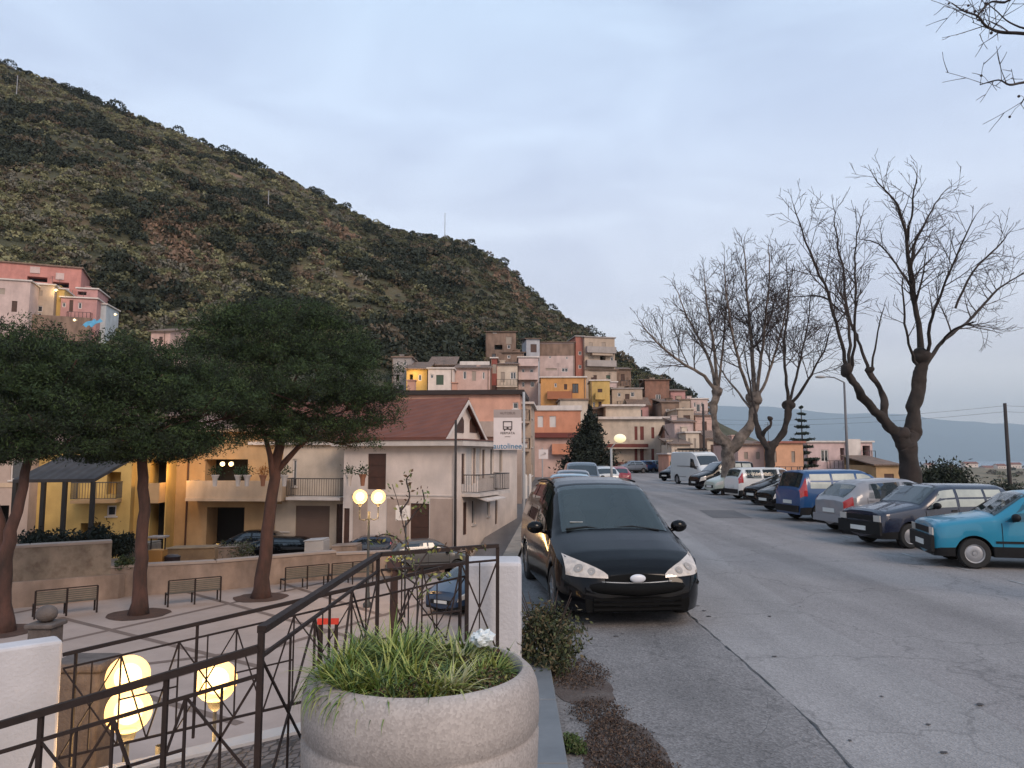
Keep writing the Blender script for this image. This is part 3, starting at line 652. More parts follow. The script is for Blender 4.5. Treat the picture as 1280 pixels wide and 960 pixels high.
w_grey, w_brown, w_beige, w_rose = PL('grey', (.36, .32, .30)), PL('brown', (.26, .175, .13), .4), PL('beige', (.46, .36, .28)), PL('rose', (.50, .27, .25))
w_brick = M('raw_brick', (.30, .155, .105), .9, (.20, .11, .08), 1.5, bump=.6, bscale=9, streak=.3); w_redp = PL('red', (.40, .16, .12)); w_ochre = PL('ochre', (.48, .31, .16)); w_maroonw = PL('maroon', (.28, .08, .06))
w_orangered = PL('orangered', (.62, .27, .16)); w_palep = PL('palepink', (.58, .44, .40)); w_lower = PL('lower_beige', (.47, .36, .30))
# ---- H3 gabled white house on the corner of the plaza
h = House('corner_house', 'white two-storey corner house with brown gabled roof and white-trimmed gable beside the plaza', (572, 38), 19, 6.6, 9.5, -3.32, 556, w_white)
h.win(460, 567, 482, 612, 'door'); h.win(513, 629, 536, 690, 'door'); h.win(423, 635, 436, 690, 'door')
h.win(577, 567, 581, 605, 'door', 'R'); h.win(583, 560, 591, 606, 'shut', 'R', m=FRAMEW); h.win(595, 560, 601, 600, 'shut', 'R', m=FRAMEW)
h.win(591.8, 560, 594.4, 604, 'door', 'R'); h.win(603, 562, 606, 598, 'door', 'R'); h.win(613, 560, 617, 594, 'win', 'R'); h.win(624, 560, 628, 590, 'shut', 'R'); h.win(579, 628, 584, 668, 'door', 'R'); h.win(590, 625, 594, 655, 'win', 'R'); h.win(609, 615, 612, 645, 'win', 'R'); h.win(619, 610, 622, 655, 'door', 'R')
h.build_wall(); h.cornice(WHITEB, .5, .28, -.05, 'eave'); h.cornice(M('brown_trim', (.16, .07, .055), .7), .56, .06, .235, 'eave_trim')
h.band(440, 573, 617, 621, WHITEB); h.balcony(577, 617, 617, 'R', 1.0, .95, 'bars', WHITEB); h.canopy(580, 605, 618, WHITEB, 'R', 1.3, .35)
h.pipe(569, 560, 690, 'F', WHITEB); h.chimney(.85, .3, 1.0)
for q0, q1 in ((484, 511), (538, 571), (442, 458)): h.band(q0, q1, 623, 700, w_lower, 'F', .03, 'lower_render')
corner = h
# upper gabled volume set back on the roof, ridge along the front wall
g = House('corner_house_attic', 'attic', (553, 40.2), 19, 13, 5.6, h.zt+.25, 543, w_white)
hh = P(583, 500, 43).z-g.zt
def gab(mb): pass
g.build_wall(); rf = g.roof(hh, 'u', TILE_BR, .35)
up = Vector((0, 0, 1))
for q in ((570, 519, 579, 541), (587, 521, 596, 541)):
    gm = MB(); (a0, z1), (a1, z0) = g.pix('R', q[0], q[1]), g.pix('R', q[2], q[3]); a0, a1 = sorted((a0, a1)); am = (a0+a1)/2; hh_ = z1-z0; bo = g.C-g.u*.05
    outl = [(a0, z0), (a1, z0), (a1, z0+hh_*.72), (am+(a1-am)*.6, z0+hh_*.93), (am, z1), (am-(a1-am)*.6, z0+hh_*.93), (a0, z0+hh_*.72)]
    gm.face([bo+g.v*x+up*z for x, z in outl]); 
    for k in range(len(outl)):
        (x0, y0), (x1, y1) = outl[k], outl[(k+1) % len(outl)]; gm.face([bo+g.v*x0+up*y0, bo+g.v*x1+up*y1, bo+g.u*.045+g.v*x1+up*y1, bo+g.u*.045+g.v*x0+up*y0])
    gm.build('window', BROWNW, g.root)
gm = MB(); sl = hh/2.8
for sg in (0, 1):
    a = g.C-g.u*.36+g.v*(-.35 if sg == 0 else 5.95)+up*(g.zt-.35*sl-.02); b_ = g.C-g.u*.36+g.v*2.8+up*(g.zt+hh-.02); gm.box(a, b_-a, up*-.22, -g.u*.05)
gm.build('verge', WHITEB, g.root)
for ch in list(g.root.children): ch.parent = corner.root; ch.matrix_parent_inverse = Matrix.Translation(corner.root.location).inverted()
bpy.data.objects.remove(g.root)
# lower storey volume of the left neighbour with the glazed balcony
h = House('terrace_house', 'cream house with glass-panelled terrace above a brown roller shutter', (437, 41.5), 8, 5.6, 8, -3.32, 556, w_cream)
h.win(370, 632, 411, 690, 'garage'); h.win(421, 630, 435, 690, 'door'); h.win(366, 574, 370.5, 608, 'win'); h.build_wall(); h.cornice(WHITEB, .25)
h.balcony(368, 437, 620, 'F', 1.1, 1.0, 'bars', WHITEB)
# H1 big ochre house with loggias
WARM = w_ochre
h = House('ochre_house', 'big ochre house with dark loggias and a long cream balcony behind the umbrella pines', (366, 42), 4, 7.6, 9, -3.32, 540, WARM)
h.win(257, 574, 309, 606, 'void'); h.win(259, 634, 304, 690, 'void'); h.win(337, 575, 361, 606, 'win'); h.win(344, 630, 361, 664, 'win'); h.build_wall()
h.balcony(246, 364, 621, 'F', 1.3, .95, 'solid', M('cream_band', (.58, .43, .30), .8, streak=.2)); h.pipe(237, 560, 690); h.cornice(M('cream_band', (.58, .43, .30)), .4)
h = House('yellow_house', 'yellow house with arched dark entrance and small balcony between the pine trunks', (212, 41), -6, 4.6, 9, -3.32, 545, w_yellow)
h.win(188, 628, 208, 690, 'void'); h.win(188, 575, 207, 612, 'void'); h.build_wall(); h.balcony(184, 211, 624, 'F', 1.0, .9, 'solid', WARM)
h = House('amber_house', 'amber house with small twin window and iron balcony beside the tiled pergola', (168, 40), -14, 5.2, 8, -3.32, 560, w_yellow)
h.win(134, 632, 145, 645, 'win'); h.win(101, 654, 124, 690, 'void'); h.win(134, 590, 150, 618, 'void'); h.build_wall(); h.balcony(97, 152, 624, 'F', 1.2, .9, 'bars', w_ochre)
h = House('tan_house', 'tan house front with lit band partly hidden behind the leaning pine trunk', (42, 38), -10, 9, 8, -3.32, 560, w_lower)
h.win(-20, 632, 8, 690, 'void'); h.win(14, 575, 30, 600, 'win'); h.build_wall(); h.band(-60, 26, 604, 609, M('cream_band', (.58, .43, .30)))
h = House('backing_house', 'pale house standing behind the yellow and ochre houses', (236, 52), 0, 14, 8, -3.32, 520, w_palep); h.grid('F', 5, 3, 3.2, z0=-3.3); h.build_wall(); h.roof(1.5, mat=TILE_OLD)
# ---- the long salmon block and street houses behind the gable
h = House('salmon_block', 'large plain salmon apartment block with black roof edge behind the gabled house', (650, 58), 4, 10.2, 8, -3.3, 493, w_salmon, 'building')
h.win(641, 503, 648, 511, 'win'); h.build_wall(); h.cornice(M('bitumen_edge', (.03, .02, .018), .8), .35, .35); h.chimney(.85, .2, 1.0, .6, .3, w_salmon); h.chimney(.5, .1, .7, .4, .3, w_salmon)
h.band(595, 621, 527, 546, w_lower, 'F', .4)
h = House('narrow_street_house', 'narrow pale house with tall white windows and stacked balconies behind the bus sign', (664, 60), 3.5, 2.2, 9, -2.2, 505, w_beige)
for y in (510, 545, 580): h.win(655, y, 658, y+14, 'shut', 'F', m=FRAMEW); h.win(664.2, y, 665.5, y+14, 'win', 'R')
h.build_wall(); h.cornice(WHITEB, .25)
for y in (527, 562): h.balcony(652, 662, y, 'F', .8, .9, 'bars')
h = House('street_row_house', 'beige house with barred balcony stepping up the side street', (652, 52), 2.5, 2.2, 7, -2.4, 560, w_lower)
h.win(640, 572, 645, 590, 'win'); h.win(637, 615, 641, 650, 'door'); h.build_wall(); h.balcony(630, 646, 592, 'F', .8, .9)
# ---- orange-red block with pink lower floors
h = House('terracotta_block', 'orange-red block with white roof terrace and dark red string course above pink floors', (726, 75), 3, 5.1, 9, -1.0, 513, w_orangered, 'building')
h.win(672, 520, 679, 534, 'shut', m=FRAMEW); h.win(687, 520, 695, 534, 'shut', m=FRAMEW)
h.win(676, 556, 682, 574, 'shut', m=FRAMEW); h.win(706, 557, 713, 566, 'win'); h.build_wall(); h.band(667, 727, 541, 547, MAROON, 'F', .5); h.band(667, 727, 548, 600, w_pink, 'F', .02, 'lower_render')
h.cornice(WHITEB, .15, .5, 0, 'parapet'); h.balcony(690, 712, 566, 'F', .8, .9, 'solid', w_orangered)
h = House('cream_maroon_block', 'cream apartment block with maroon balconies and white roof slab at the road end', (833, 104), 2, 9.6, 12, .2, 524, w_cream, 'building')
for y0, y1 in ((533, 550), (560, 578)):
    h.win(793, y0, 797, y1, 'door', m=MAROON); h.win(800, y0, 805, y1, 'door', m=MAROON); h.win(814, y0+1, 818, y1-2, 'shut', m=MAROON); h.win(826, y0+1, 830, y1-2, 'shut', m=MAROON)
h.build_wall(); h.cornice(WHITEB, .5, .35)
h.band(808, 833.5, 527, 585, w_pink, 'F', .25, 'bay_wall') if False else None
h.balcony(757, 809, 559.5, 'F', 1.2, .5, 'solid', w_cream, MAROON); h.balcony(757, 809, 582, 'F', 1.2, .5, 'solid', w_cream, MAROON); h.band(757, 834, 583, 588, MAROON, 'F', .1)
h2 = MB(); z_ = h.zt+.35; p = h.C+h.u*3.2+h.v*2+Vector((0, 0, z_)); h2.box(p, h.u*5, h.v*5, Vector((0, 0, 1.6))); h2.build('penthouse', w_cream, h.root)
h2 = MB(); h2.box(p-h.u*.6-h.v*.6+Vector((0, 0, 1.603)), h.u*6.2, h.v*6.2, Vector((0, 0, .25))); h2.build('roof_slab', WHITEB, h.root)
# ---- upper village, nearest rows first: (label, C, yaw, a, b, drop below base, top row, wall, roof, windows)
def quick(name, label, px0, px1, Y, top, base, wall, yaw=0, b=7, wins=(), roof=None, bal=(), corn=WHITEB, grid=None, auto=True, group='village houses stacked on the hillside', cat='house', rh=1.4, down=6, shed='F', rwall=None, chim=False, ant=False):
    h = House(name, label, (px1, Y), yaw, 1, b, P(px1, base, Y).z-down, top, wall, cat, group); h.a = abs(h.width_to(px0))
    for q in wins: h.win(*q[:4], *(q[4:] or ('win',)))
    if grid: h.grid(*grid[0], **grid[1])
    if auto:
        rr = random.Random(int(px0*3+px1)); n = max(1, int(h.a/2.5))
        for k in range(1, 7):
            z0 = h.zt-2.95*k+.85
            if z0 < h.zb+1: break
            for i in range(n):
                if rr.random() < .93: cx = h.a*(i+.5)/n+rr.uniform(-.2, .2); ww = rr.choice([.35, .42, .48]); u_ = rr.random(); h.hole('F', cx-ww, cx+ww, z0 if u_ > .25 else z0-.8, z0+1.3, rr.choice(['win', 'shut', 'win', 'shut', 'door']) if u_ > .25 else 'door', m=rr.choice([BROWNW, BROWNW, None, GREENSH, BROWNW]))
            if rr.random() < .35: bal = tuple(bal)+((None, k, rr.choice(['bars', 'solid'])),)
    h.build_wall()
    rr = random.Random(int(px0+px1*5))
    if rr.random() < .6: h.pipe(px0+(px1-px0)*rr.choice([.04, .96]), top+1, base, mat=w_brown)
    if rr.random() < .5 and not ant: h.antenna(rr.uniform(.2, .8), .3, rr.uniform(1.2, 2.2))
    if rr.random() < .45 and not chim: h.chimney(rr.uniform(.15, .8), .35, rr.uniform(.5, 1.0), rr.uniform(.5, 1.1), mat=wall)
    for q in [q for q in bal if q[0] is None]: h.balc('F', h.a*.12, h.a*rr.uniform(.55, .9), h.zt-2.95*q[1]+.05, .8, .9, q[2])
    bal = [q for q in bal if q[0] is not None]
    for q in bal: h.balcony(q[0], q[1], q[2], 'F', .9, .9, q[3] if len(q) > 3 else 'solid', q[4] if len(q) > 4 else None)
    if roof == 'shed': h.roof(rh, mat=TILE_OLD, over=.3, shed=shed)
    elif roof == 'gable': h.roof(rh, mat=TILE_OLD)
    elif roof == 'gablev': h.roof(rh, 'v', TILE_OLD)
    elif corn: h.cornice(corn, .2, .18)
    if chim: h.chimney(.3, .3, .9)
    if ant: h.antenna(.6, .4)
    return h
quick('orange_house', 'bright orange house with small balcony above the white roof terrace', 676, 733, 100, 472, 503, w_orange, 2, 8, [(693, 479, 696, 484), (705, 480, 709, 487, 'door')], bal=[(684, 715, 498, 'solid', M('rust_band', (.35, .13, .06)))], ant=True)
quick('yellow_tower_house', 'narrow yellow house with dark windows and tiny balconies right of the orange house', 738, 763, 112, 476, 512, w_yellow, 3, 6, [(747, 486, 753, 496, 'door'), (748, 502, 752, 511, 'door'), (741, 503, 744, 509)], bal=[(744, 756, 498.5)])
quick('plain_beige_house', 'weathered beige house with two small square windows beside the brick flank', 765, 804, 118, 486, 530, w_beige, 4, 8, [(772, 491, 776, 496), (788, 490, 793, 496), (788, 503, 792, 508)], corn=w_grey)
quick('brick_flank_house', 'tall bare red-brown brick flank with sloping tiled roof edge', 806, 838, 122, 487, 545, w_brick, 3, 9, [], roof='shed', rh=1.6, shed='B')
quick('brown_step_house', 'brown house with low pitched roof below the brick flank', 826, 850, 113, 503, 560, w_brown, 0, 7, [(832, 511, 837, 514)], roof='shed', rh=1.0)
quick('grey_roof_house', 'grey-brown house with flat roof between the brown house and the tall pale house', 848, 864, 118, 500, 560, w_beige, 0, 6, [(852, 509, 856, 514), (852, 524, 857, 532)], corn=w_brown)
quick('tall_pale_house', 'tall pale grey house with balconies and white parapet next to the bare plane tree', 863, 886, 122, 499, 575, w_palep, -4, 8, [(867, 517, 871, 524, 'door'), (876, 517, 880, 524, 'door'), (870, 533, 878, 541, 'void'), (867, 503, 870, 509), (876, 503, 879, 509)], bal=[(865, 884, 526, 'bars'), (865, 884, 543, 'bars')], ant=True)
quick('little_white_house', 'small cream house with tall windows behind the parked white van', 856, 874, 90, 541, 578, w_cream, 0, 6, [(860, 548, 863, 560, 'shut'), (867, 548, 870, 560, 'shut')])
quick('rust_low_house', 'low rust-brown house with tiled roof between the cream block and the small cream house', 836, 856, 98, 543, 590, w_brick, 0, 6, [(842, 556, 847, 562)], roof='gable', rh=1.2)
# row behind
quick('red_flank_house', 'red-sided apartment house with grey balcony front crowning the village', 731, 770, 124, 423, 480, w_beige, -14, 9, [(735, 443, 742, 449, 'shut'), (750, 444, 757, 452, 'void'), (763, 446, 767, 452), (736, 428, 741, 436, 'shut'), (752, 428, 757, 436, 'shut')], bal=[(732, 769, 440, 'solid', w_grey), (732, 769, 457, 'solid', w_grey)], corn=w_grey, ant=True)
quick('red_wing', 'plain red gable wing attached to the balcony apartment house', 720, 731, 123.5, 421, 480, w_redp, -8, 8, [(723, 439, 727, 444), (723, 456, 727, 461)], corn=w_grey)
quick('grey_terrace_house', 'pale grey terrace house with a brown top band and two rows of small windows', 675, 719, 118, 428, 480, w_palep, 3, 9, [(686, 445, 689, 448), (707, 446, 710, 449), (682, 460, 696, 463, 'shut'), (702, 460, 710, 465), (686, 471, 690, 477)], roof='shed', rh=1.0).band(675, 719, 430, 444.5, w_brown)
quick('pale_gable_house', 'tall light grey gable wall left of the grey terrace house', 658, 675, 116, 424, 480, PL('cool', (.42, .42, .44)), -5, 7, [], roof='shed', rh=1.0, shed='F')
quick('rosy_step_house', 'pink-white stepped house with two ledges below the grey gable wall', 648, 673, 106, 447, 500, w_palep, 0, 7, [(652, 461, 656, 466), (662, 461, 667, 466), (652, 477, 656, 484), (663, 477, 668, 484)], bal=[(648, 672, 457), (648, 672, 474)])
quick('red_door_house', 'cream house with dark red corner and sloping roof in the upper row', 621, 647, 103, 456, 500, w_cream, 0, 7, [(626, 465, 631, 478, 'shut'), (638, 465, 645, 474)], bal=[(620, 647, 483, 'bars')], roof='shed', rh=1.2)
quick('dark_red_house', 'very narrow dark red house squeezed beside the cream one', 614, 621, 102.6, 448, 500, w_maroonw, 0, 7, [])
quick('pink_villa', 'pink villa with white cornice, two tall windows and a small dormer', 569, 612, 99, 461, 500, w_pink, 0, 8, [(579, 464, 583, 474), (603, 465, 606, 474), (590, 464, 595, 476, 'shut')], roof='shed', rh=1.6, chim=True).band(575, 612, 452, 456.5, WHITEB, 'F', .3) 
quick('mural_house', 'whitewashed house with a grey emblem painted on its front', 535, 566, 96, 461, 490, w_white, 0, 7, [(538, 468, 542, 473)], corn=WHITEB)
quick('brown_roof_house', 'low brown house with wide old tile roof behind the whitewashed one', 536, 567, 104, 457, 490, w_brown, 0, 6, [(545, 459, 549, 462)], roof='shed', rh=2.0)
quick('lamp_lit_house', 'house front lit yellow by a lamp with a dark opening at its side', 508, 533, 97, 462, 490, w_yellow, 0, 7, [(512, 468, 516, 480, 'void'), (523, 468, 527, 476, 'win')], roof='shed', rh=1.8)
quick('grey_cottage', 'small grey cottage with three windows next to the big pine crown', 490, 513, 101, 447, 490, w_grey, 0, 7, [(495, 452, 499, 457), (504, 452, 508, 457), (495, 468, 499, 476, 'void')], corn=w_brown)
quick('stone_ruin', 'dark brown old stone house standing alone above the pink villa', 607, 645, 126, 415, 450, w_brown, 0, 8, [(616, 414, 621, 417), (618, 431, 628, 437, 'void'), (634, 431, 638, 436)], roof='shed', rh=1.2)
quick('shed_upper', 'small pale shed among the dark bushes on the slope', 536, 551, 138, 402, 412, w_white, 0, 4, [], down=2, corn=w_grey)
quick('brown_back_house', 'brown-roofed house behind the dark red and cream houses', 627, 655, 112, 441, 470, w_brown, 0, 7, [(634, 444, 638, 448)], roof='shed', rh=1.0)
quick('cream_row_house', 'cream row house with shuttered windows wedged under the brick flank', 838, 862, 86, 556, 592, w_cream, 0, 6, [], roof='shed', rh=.8)
quick('salmon_row_house', 'small salmon house at street level left of the small cream house', 834, 846, 84, 568, 592, w_salmon, 0, 6, [])
quick('ochre_mid_house', 'ochre-brown house with tile roof below the yellow tower house', 733, 765, 110, 512, 545, w_brown, 0, 6, [], roof='shed', rh=1.2)
quick('dusty_pink_house', 'dusty pink house below the weathered beige house', 786, 812, 116, 506, 530, w_rose, 0, 6, [], roof='gable', rh=1.3)
quick('pale_step_house', 'pale low house stepping down behind the orange-red block', 700, 735, 94, 500, 530, w_cream, 0, 6, [], corn=w_brown)
quick('tan_cliff_house', 'tan house below the red-sided apartment house', 733, 772, 123, 463, 490, w_beige, 0, 7, [], roof='shed', rh=1.0)
quick('chalk_house', 'chalky pale house between the brown step house and the rust-brown one', 842, 868, 94, 528, 552, w_palep, 0, 6, [], roof='shed', rh=.8)
quick('roofless_brown_house', 'unfinished brown brick house above the dark fir tree', 770, 800, 120, 508, 526, w_brick, 0, 6, [])
quick('hill_edge_house', 'low dark house at the edge of the hill beside the red-sided apartment house', 770, 790, 132, 462, 478, w_brown, 0, 6, [], roof='shed', rh=1.0)
quick('tall_ochre_house', 'tall ochre-beige house with shutters stepping down beside the brown step house', 846, 868, 106, 512, 560, w_beige, 0, 7, [], corn=w_cream)
quick('pink_end_house', 'pink four-storey house at the seaward end of the village row', 868, 892, 108, 520, 585, w_pink, -2, 7, [], roof='shed', rh=.7)
quick('cream_end_house', 'lower cream house nearest the plane trees at the end of the village row', 882, 900, 96, 548, 588, w_cream, 0, 6, [], roof='gable', rh=1.0)
quick('brown_top_house', 'small brown house on the slope just above the brick flank', 806, 826, 130, 476, 500, w_beige, 0, 6, [], roof='shed', rh=.8)
quick('rose_slope_house', 'small rose house on the slope above the tall pale house', 838, 858, 128, 489, 515, w_rose, 0, 6, [], roof='shed', rh=.8)
quick('pale_wedge_house', 'pale house in the gap between the yellow tower house and the beige house', 757, 772, 121, 478, 515, w_palep, 0, 6, [])
# left cluster on the hill
LG = 'houses on the hill above the umbrella pines'
h = House('rose_apartment', 'long rose-red apartment block with covered loggias high on the slope', (90, 106), -22, 22, 8, 10, 336, PL('rosered', (.55, .24, .20)), 'building', LG)
h.win(34, 345, 59, 353, 'void'); h.win(66, 352, 86, 360, 'void'); h.build_wall(); h.cornice(w_brown, .25)
h.band(34, 60, 353, 357, WHITEB, 'F', .5); h.band(66, 87, 360, 364, WHITEB, 'F', .5); h.band(38, 50, 333, 342, w_palep, 'F', .1, 'panel'); h.band(70, 80, 341, 350, w_palep, 'F', .1, 'panel')
quick('grey_plaster_house', 'grey rendered house with white car-port wall at its foot', -45, 26, 93, 352, 392, w_palep, -18, 6, [(15, 376, 21, 390, 'door'), (-5, 360, 6, 368, 'shut')], group=LG, down=8)
quick('beige_twin_house', 'beige house with canopied door beside the lit yellow wall', 26, 57, 97, 357, 393, w_beige, -18, 6, [(29, 380, 36, 391, 'door'), (47, 382, 53, 390), (46, 363, 53, 370, 'shut')], group=LG, down=9)
quick('yellow_nook_house', 'small yellow house front warmed by a lamp above its door', 57, 70, 98.5, 362, 396, w_yellow, -18, 6, [(66, 368, 70, 373), ], group=LG, down=9)
quick('rose_cottage', 'rose-pink cottage with two dark arched windows and white eave', 70, 112, 99, 374, 398, w_rose, -15, 6, [(87, 375, 91, 390, 'door'), (98, 378, 102, 386), (78, 378, 82, 384)], group=LG, down=9)
quick('loggia_cottage', 'low cottage with dark loggia under a pale slab roof', 90, 112, 104, 362, 380, w_rose, -15, 6, [(96, 364, 108, 369, 'void')], group=LG, down=5)
quick('pale_blue_cottage', 'tiny pale blue cottage at the end of the hill row', 112, 124, 101, 381, 398, PL('paleblue', (.5, .55, .58)), -10, 5, [(117, 386, 120, 393, 'door')], group=LG, down=6)
quick('tiled_hut', 'small pink hut with brown tile roof half sunk in the bushes', 186, 207, 88, 415, 432, w_pink, 0, 5, [(199, 421, 203, 430, 'door')], roof='shed', group=LG, down=4, rh=1.2)
# right of the bare trees
RG = 'low houses beyond the row of parked cars'
quick('salmon_bungalow', 'salmon single-storey house with orange roof line behind the pollarded plane trees', 920, 962, 66, 556, 590, w_pink, 0, 8, [(930, 565, 935, 574, 'shut'), (945, 565, 950, 574, 'shut')], roof='shed', rh=.5, group=RG, down=1)
quick('peach_bungalow', 'peach house with two brown shuttered windows left of the tall palm-like conifer', 962, 1003, 64, 554, 590, PL('peach', (.66, .36, .22)), 0, 8, [(966, 564, 971, 578, 'shut'), (989, 564, 994, 578, 'shut')], group=RG, down=1, corn=w_redp)
quick('pale_pink_block', 'long pale pink house with balcony tower facing the sea', 1005, 1090, 82, 553, 600, PL('palerose', (.62, .46, .44)), 0, 9, [(1010, 573, 1022, 582, 'void'), (1050, 560, 1056, 575, 'void'), (1078, 557, 1088, 571, 'void')], group=RG, down=4, bal=[(1076, 1090, 574, 'bars')], cat='building').band(1057, 1076, 549, 596, WHITEB, 'F', .3, 'tower_wall')
quick('low_ochre_shed', 'low ochre shed with sloping roof right of the pale pink house', 1090, 1122, 74, 582, 610, w_ochre, 0, 7, [], roof='shed', rh=.9, group=RG, down=2)
FG = 'small white houses on the far headland'
rs = random.Random(11)
for i, (px, py, wpx, lab) in enumerate(((1090, 583, 10, 'white farmhouse on the headland close to the big tree trunk'), (1163, 585, 9, 'cream farmhouse on the headland just past the dark bush'), (1214, 584, 16, 'widest white house on the headland'), (1238, 586, 18, 'white house with pinkish roof on the headland'), (1252, 590, 10, 'grey house on the headland below the pinkish roof'), (1270, 588, 12, 'white house on the headland beside the utility pole'), (1190, 588, 10, 'low sandy house on the headland between two bushes'))):
    Y = 1090+rs.uniform(-30, 40); x = XP(px, Y, -15); zg = landz(x, Y); Wm = wpx/F*Y
    h = House('headland_house', lab, (px+wpx/2, Y), rs.uniform(-8, 8), Wm, 12, zg-3, zg+rs.uniform(6, 9), w_white if i % 3 else w_palep, 'house', FG, world=True); h.grid('F', 3, 2, 3.2, 1.3, 1.6, z0=zg); h.build_wall(); h.roof(2.2, mat=TILE_RED, over=.8)
# ================================================================ VEHICLES
RUBBER = M('tyre_rubber', (.02, .02, .02), .85); RIM = M('rim_metal', (.42, .42, .43), .35, metal=.7); CHROME = M('bright_trim', (.6, .6, .6), .25, metal=.9)
PLAST = M('black_plastic', (.010, .010, .011), .6, spec=.25); CARGL = glassy('car_glass', (.015, .02, .024), .03); LAMPW = glassy('headlamp_glass', (.50, .47, .43), .12); LAMPR = glassy('tail_lamp', (.35, .015, .015), .2); LAMPO = glassy('indicator', (.6, .2, .03), .2)
PLATE = M('number_plate', (.65, .65, .62), .5); PLAIN = M('plate_letters', (.03, .03, .03), .6)
def seeglass():
    m, t, b = nodemat('cabin_glass'); b.inputs['Base Color'].default_value = (.02, .03, .03, 1); b.inputs['Roughness'].default_value = .03; b.inputs['Specular IOR Level'].default_value = .8; b.inputs['Alpha'].default_value = .74; b.inputs['Coat Weight'].default_value = .4
    return m
SEEG = seeglass(); SEES = SEEG.copy(); SEES.name = 'side_glass'; SEES.node_tree.nodes['Principled BSDF'].inputs['Alpha'].default_value = .38; SEAT = M('seat_cloth', (.035, .035, .04), .9)
SKYGL = M('painted_sky_glass', (.40, .42, .36), .25, (.26, .28, .25), 2.5, coat=1)  # pale opaque colour stands in for bright sky reflected in side windows
def interp(pts, s): return float(np.interp(s, [p[0] for p in pts], [p[1] for p in pts]))
class Car:
    def __init__(s, name, label, L, W, top, belt, roofw, wb, fo, wr, cat='car', group=None, zb=.22, inset=.10, nose=.5, tail=.4, nosew=.72, tailw=.82, zcap=None):
        """top/belt: (distance from the nose, height) lists; wb wheelbase, fo front overhang, wr wheel radius"""
        s.L, s.W, s.top, s.belt, s.roofw, s.wb, s.fo, s.wr, s.zb = L, W, top, belt, roofw, wb, fo, wr, zb
        s.nose, s.tail, s.nosew, s.tailw = nose, tail, nosew, tailw
        s.root = root(name, (0, 0, 0), label, cat, group)
    def plan(s, t):
        a = 1.0
        if t < s.nose: q = 1-t/s.nose; a = min(a, 1-(1-s.nosew)*q**2.4)
        r = s.L-t
        if r < s.tail: q = 1-r/s.tail; a = min(a, 1-(1-s.tailw)*q**2.4)
        return a
    def arch(s, t):
        z = s.zb
        for c in (s.fo, s.fo+s.wb):
            R_ = s.wr*1.16; d = abs(t-c)
            if d < R_: z = max(z, s.wr*.98+math.sqrt(R_*R_-d*d)-.0)
        return z
    def sec(s, t):
        """half cross-section, list of (y, z) from bottom centre to top centre"""
        w = s.W/2*s.plan(t); zt = interp(s.top, t); bl = min(interp(s.belt, t), zt-.03); za = min(s.arch(t), bl-.06)
        rw = interp(s.roofw, t)*s.W/2*s.plan(t); zlow = min(s.zb+.0, zt-.2); za = max(za, zlow); h = bl-zlow
        z1 = max(za+.012, zlow+.30*h); z2 = max(za+.02, zlow+.62*h); k = zt-bl
        edge = zt-min(.07, k*.35)
        return [(0, zlow), (w-.27, zlow), (w-.25, za), (w*.965, za), (w*.995, z1), (w, z2), (w*.975, bl), (w*.975+(rw-w*.975)*.45+.02*min(1, k*3), bl+(edge-bl)*.5), (rw, edge), (rw-.09, zt-.012), (rw*.55, zt+.012), (0, zt+.02)]
    def surf(s, t, q, side=1, off=0.0):
        c = s.sec(t); i = min(int(q), len(c)-2); f = q-i
        p = Vector((s.L/2-t, side*(c[i][0]*(1-f)+c[i+1][0]*f), c[i][1]*(1-f)+c[i+1][1]*f))
        if off:
            e = .012; t2 = min(t+e, s.L); t1 = t2-2*e if t2 == s.L else t-e; t1 = max(0, t1)
            a = s.surf(t2, q, side)-s.surf(t1, q, side); q1, q2 = max(0, q-.04), min(len(c)-1.001, q+.04); b = s.surf(t, q2, side)-s.surf(t, q1, side)
            n = a.cross(b); n = n.normalized() if n.length > 1e-9 else Vector((0, 0, 1))
            cen = Vector((s.L/2-t, 0, (s.zb+1.0)/1.6)); 
            if n.dot(p-cen) < 0: n = -n
            p = p+n*off
        return p
    def patch(s, name, mat, t0, t1, q0, q1, side=1, off=.006, nt=6, nq=4, both=False, parent=None, skew=0, t0q=None):
        """piece of the body surface lifted by off: a window, lamp or trim with rounded-off corners"""
        mb = MB(); qa = []
        for i in range(nt+1):
            row = []
            for j in range(nq+1):
                f, g = i/nt, j/nq; tt0, tt1 = t0+skew*g, t1+(t0q if t0q is not None else skew)*g
                row.append(tuple(s.surf(tt0+(tt1-tt0)*f, q0+(q1-q0)*g, side, off)))
            qa.append(row)
        for i in range(nt):
            for j in range(nq):
                mb.face([qa[i][j], qa[i+1][j], qa[i+1][j+1], qa[i][j+1]])
        return mb.build(name, mat, parent or s.root, smooth=True)
    def across(s, name, mat, t0, t1, q0, off=.006, nt=6, n=8, skip=0):
        """strip that runs over the roof line from side to side (windscreen, rear window)"""
        mb = MB(); rows = []
        qs = [q0+(11-q0)*j/n for j in range(n+1)]
        for i in range(nt+1):
            t = t0+(t1-t0)*i/nt
            rows.append([s.surf(t, q, 1, off) for q in qs]+[s.surf(t, q, -1, off) for q in qs[::-1][1:]])
        for i in range(nt):
            for j in range(len(rows[0])-1): mb.face([rows[i][j], rows[i+1][j], rows[i+1][j+1], rows[i][j+1]])
        return mb.build(name, mat, s.root, smooth=True)
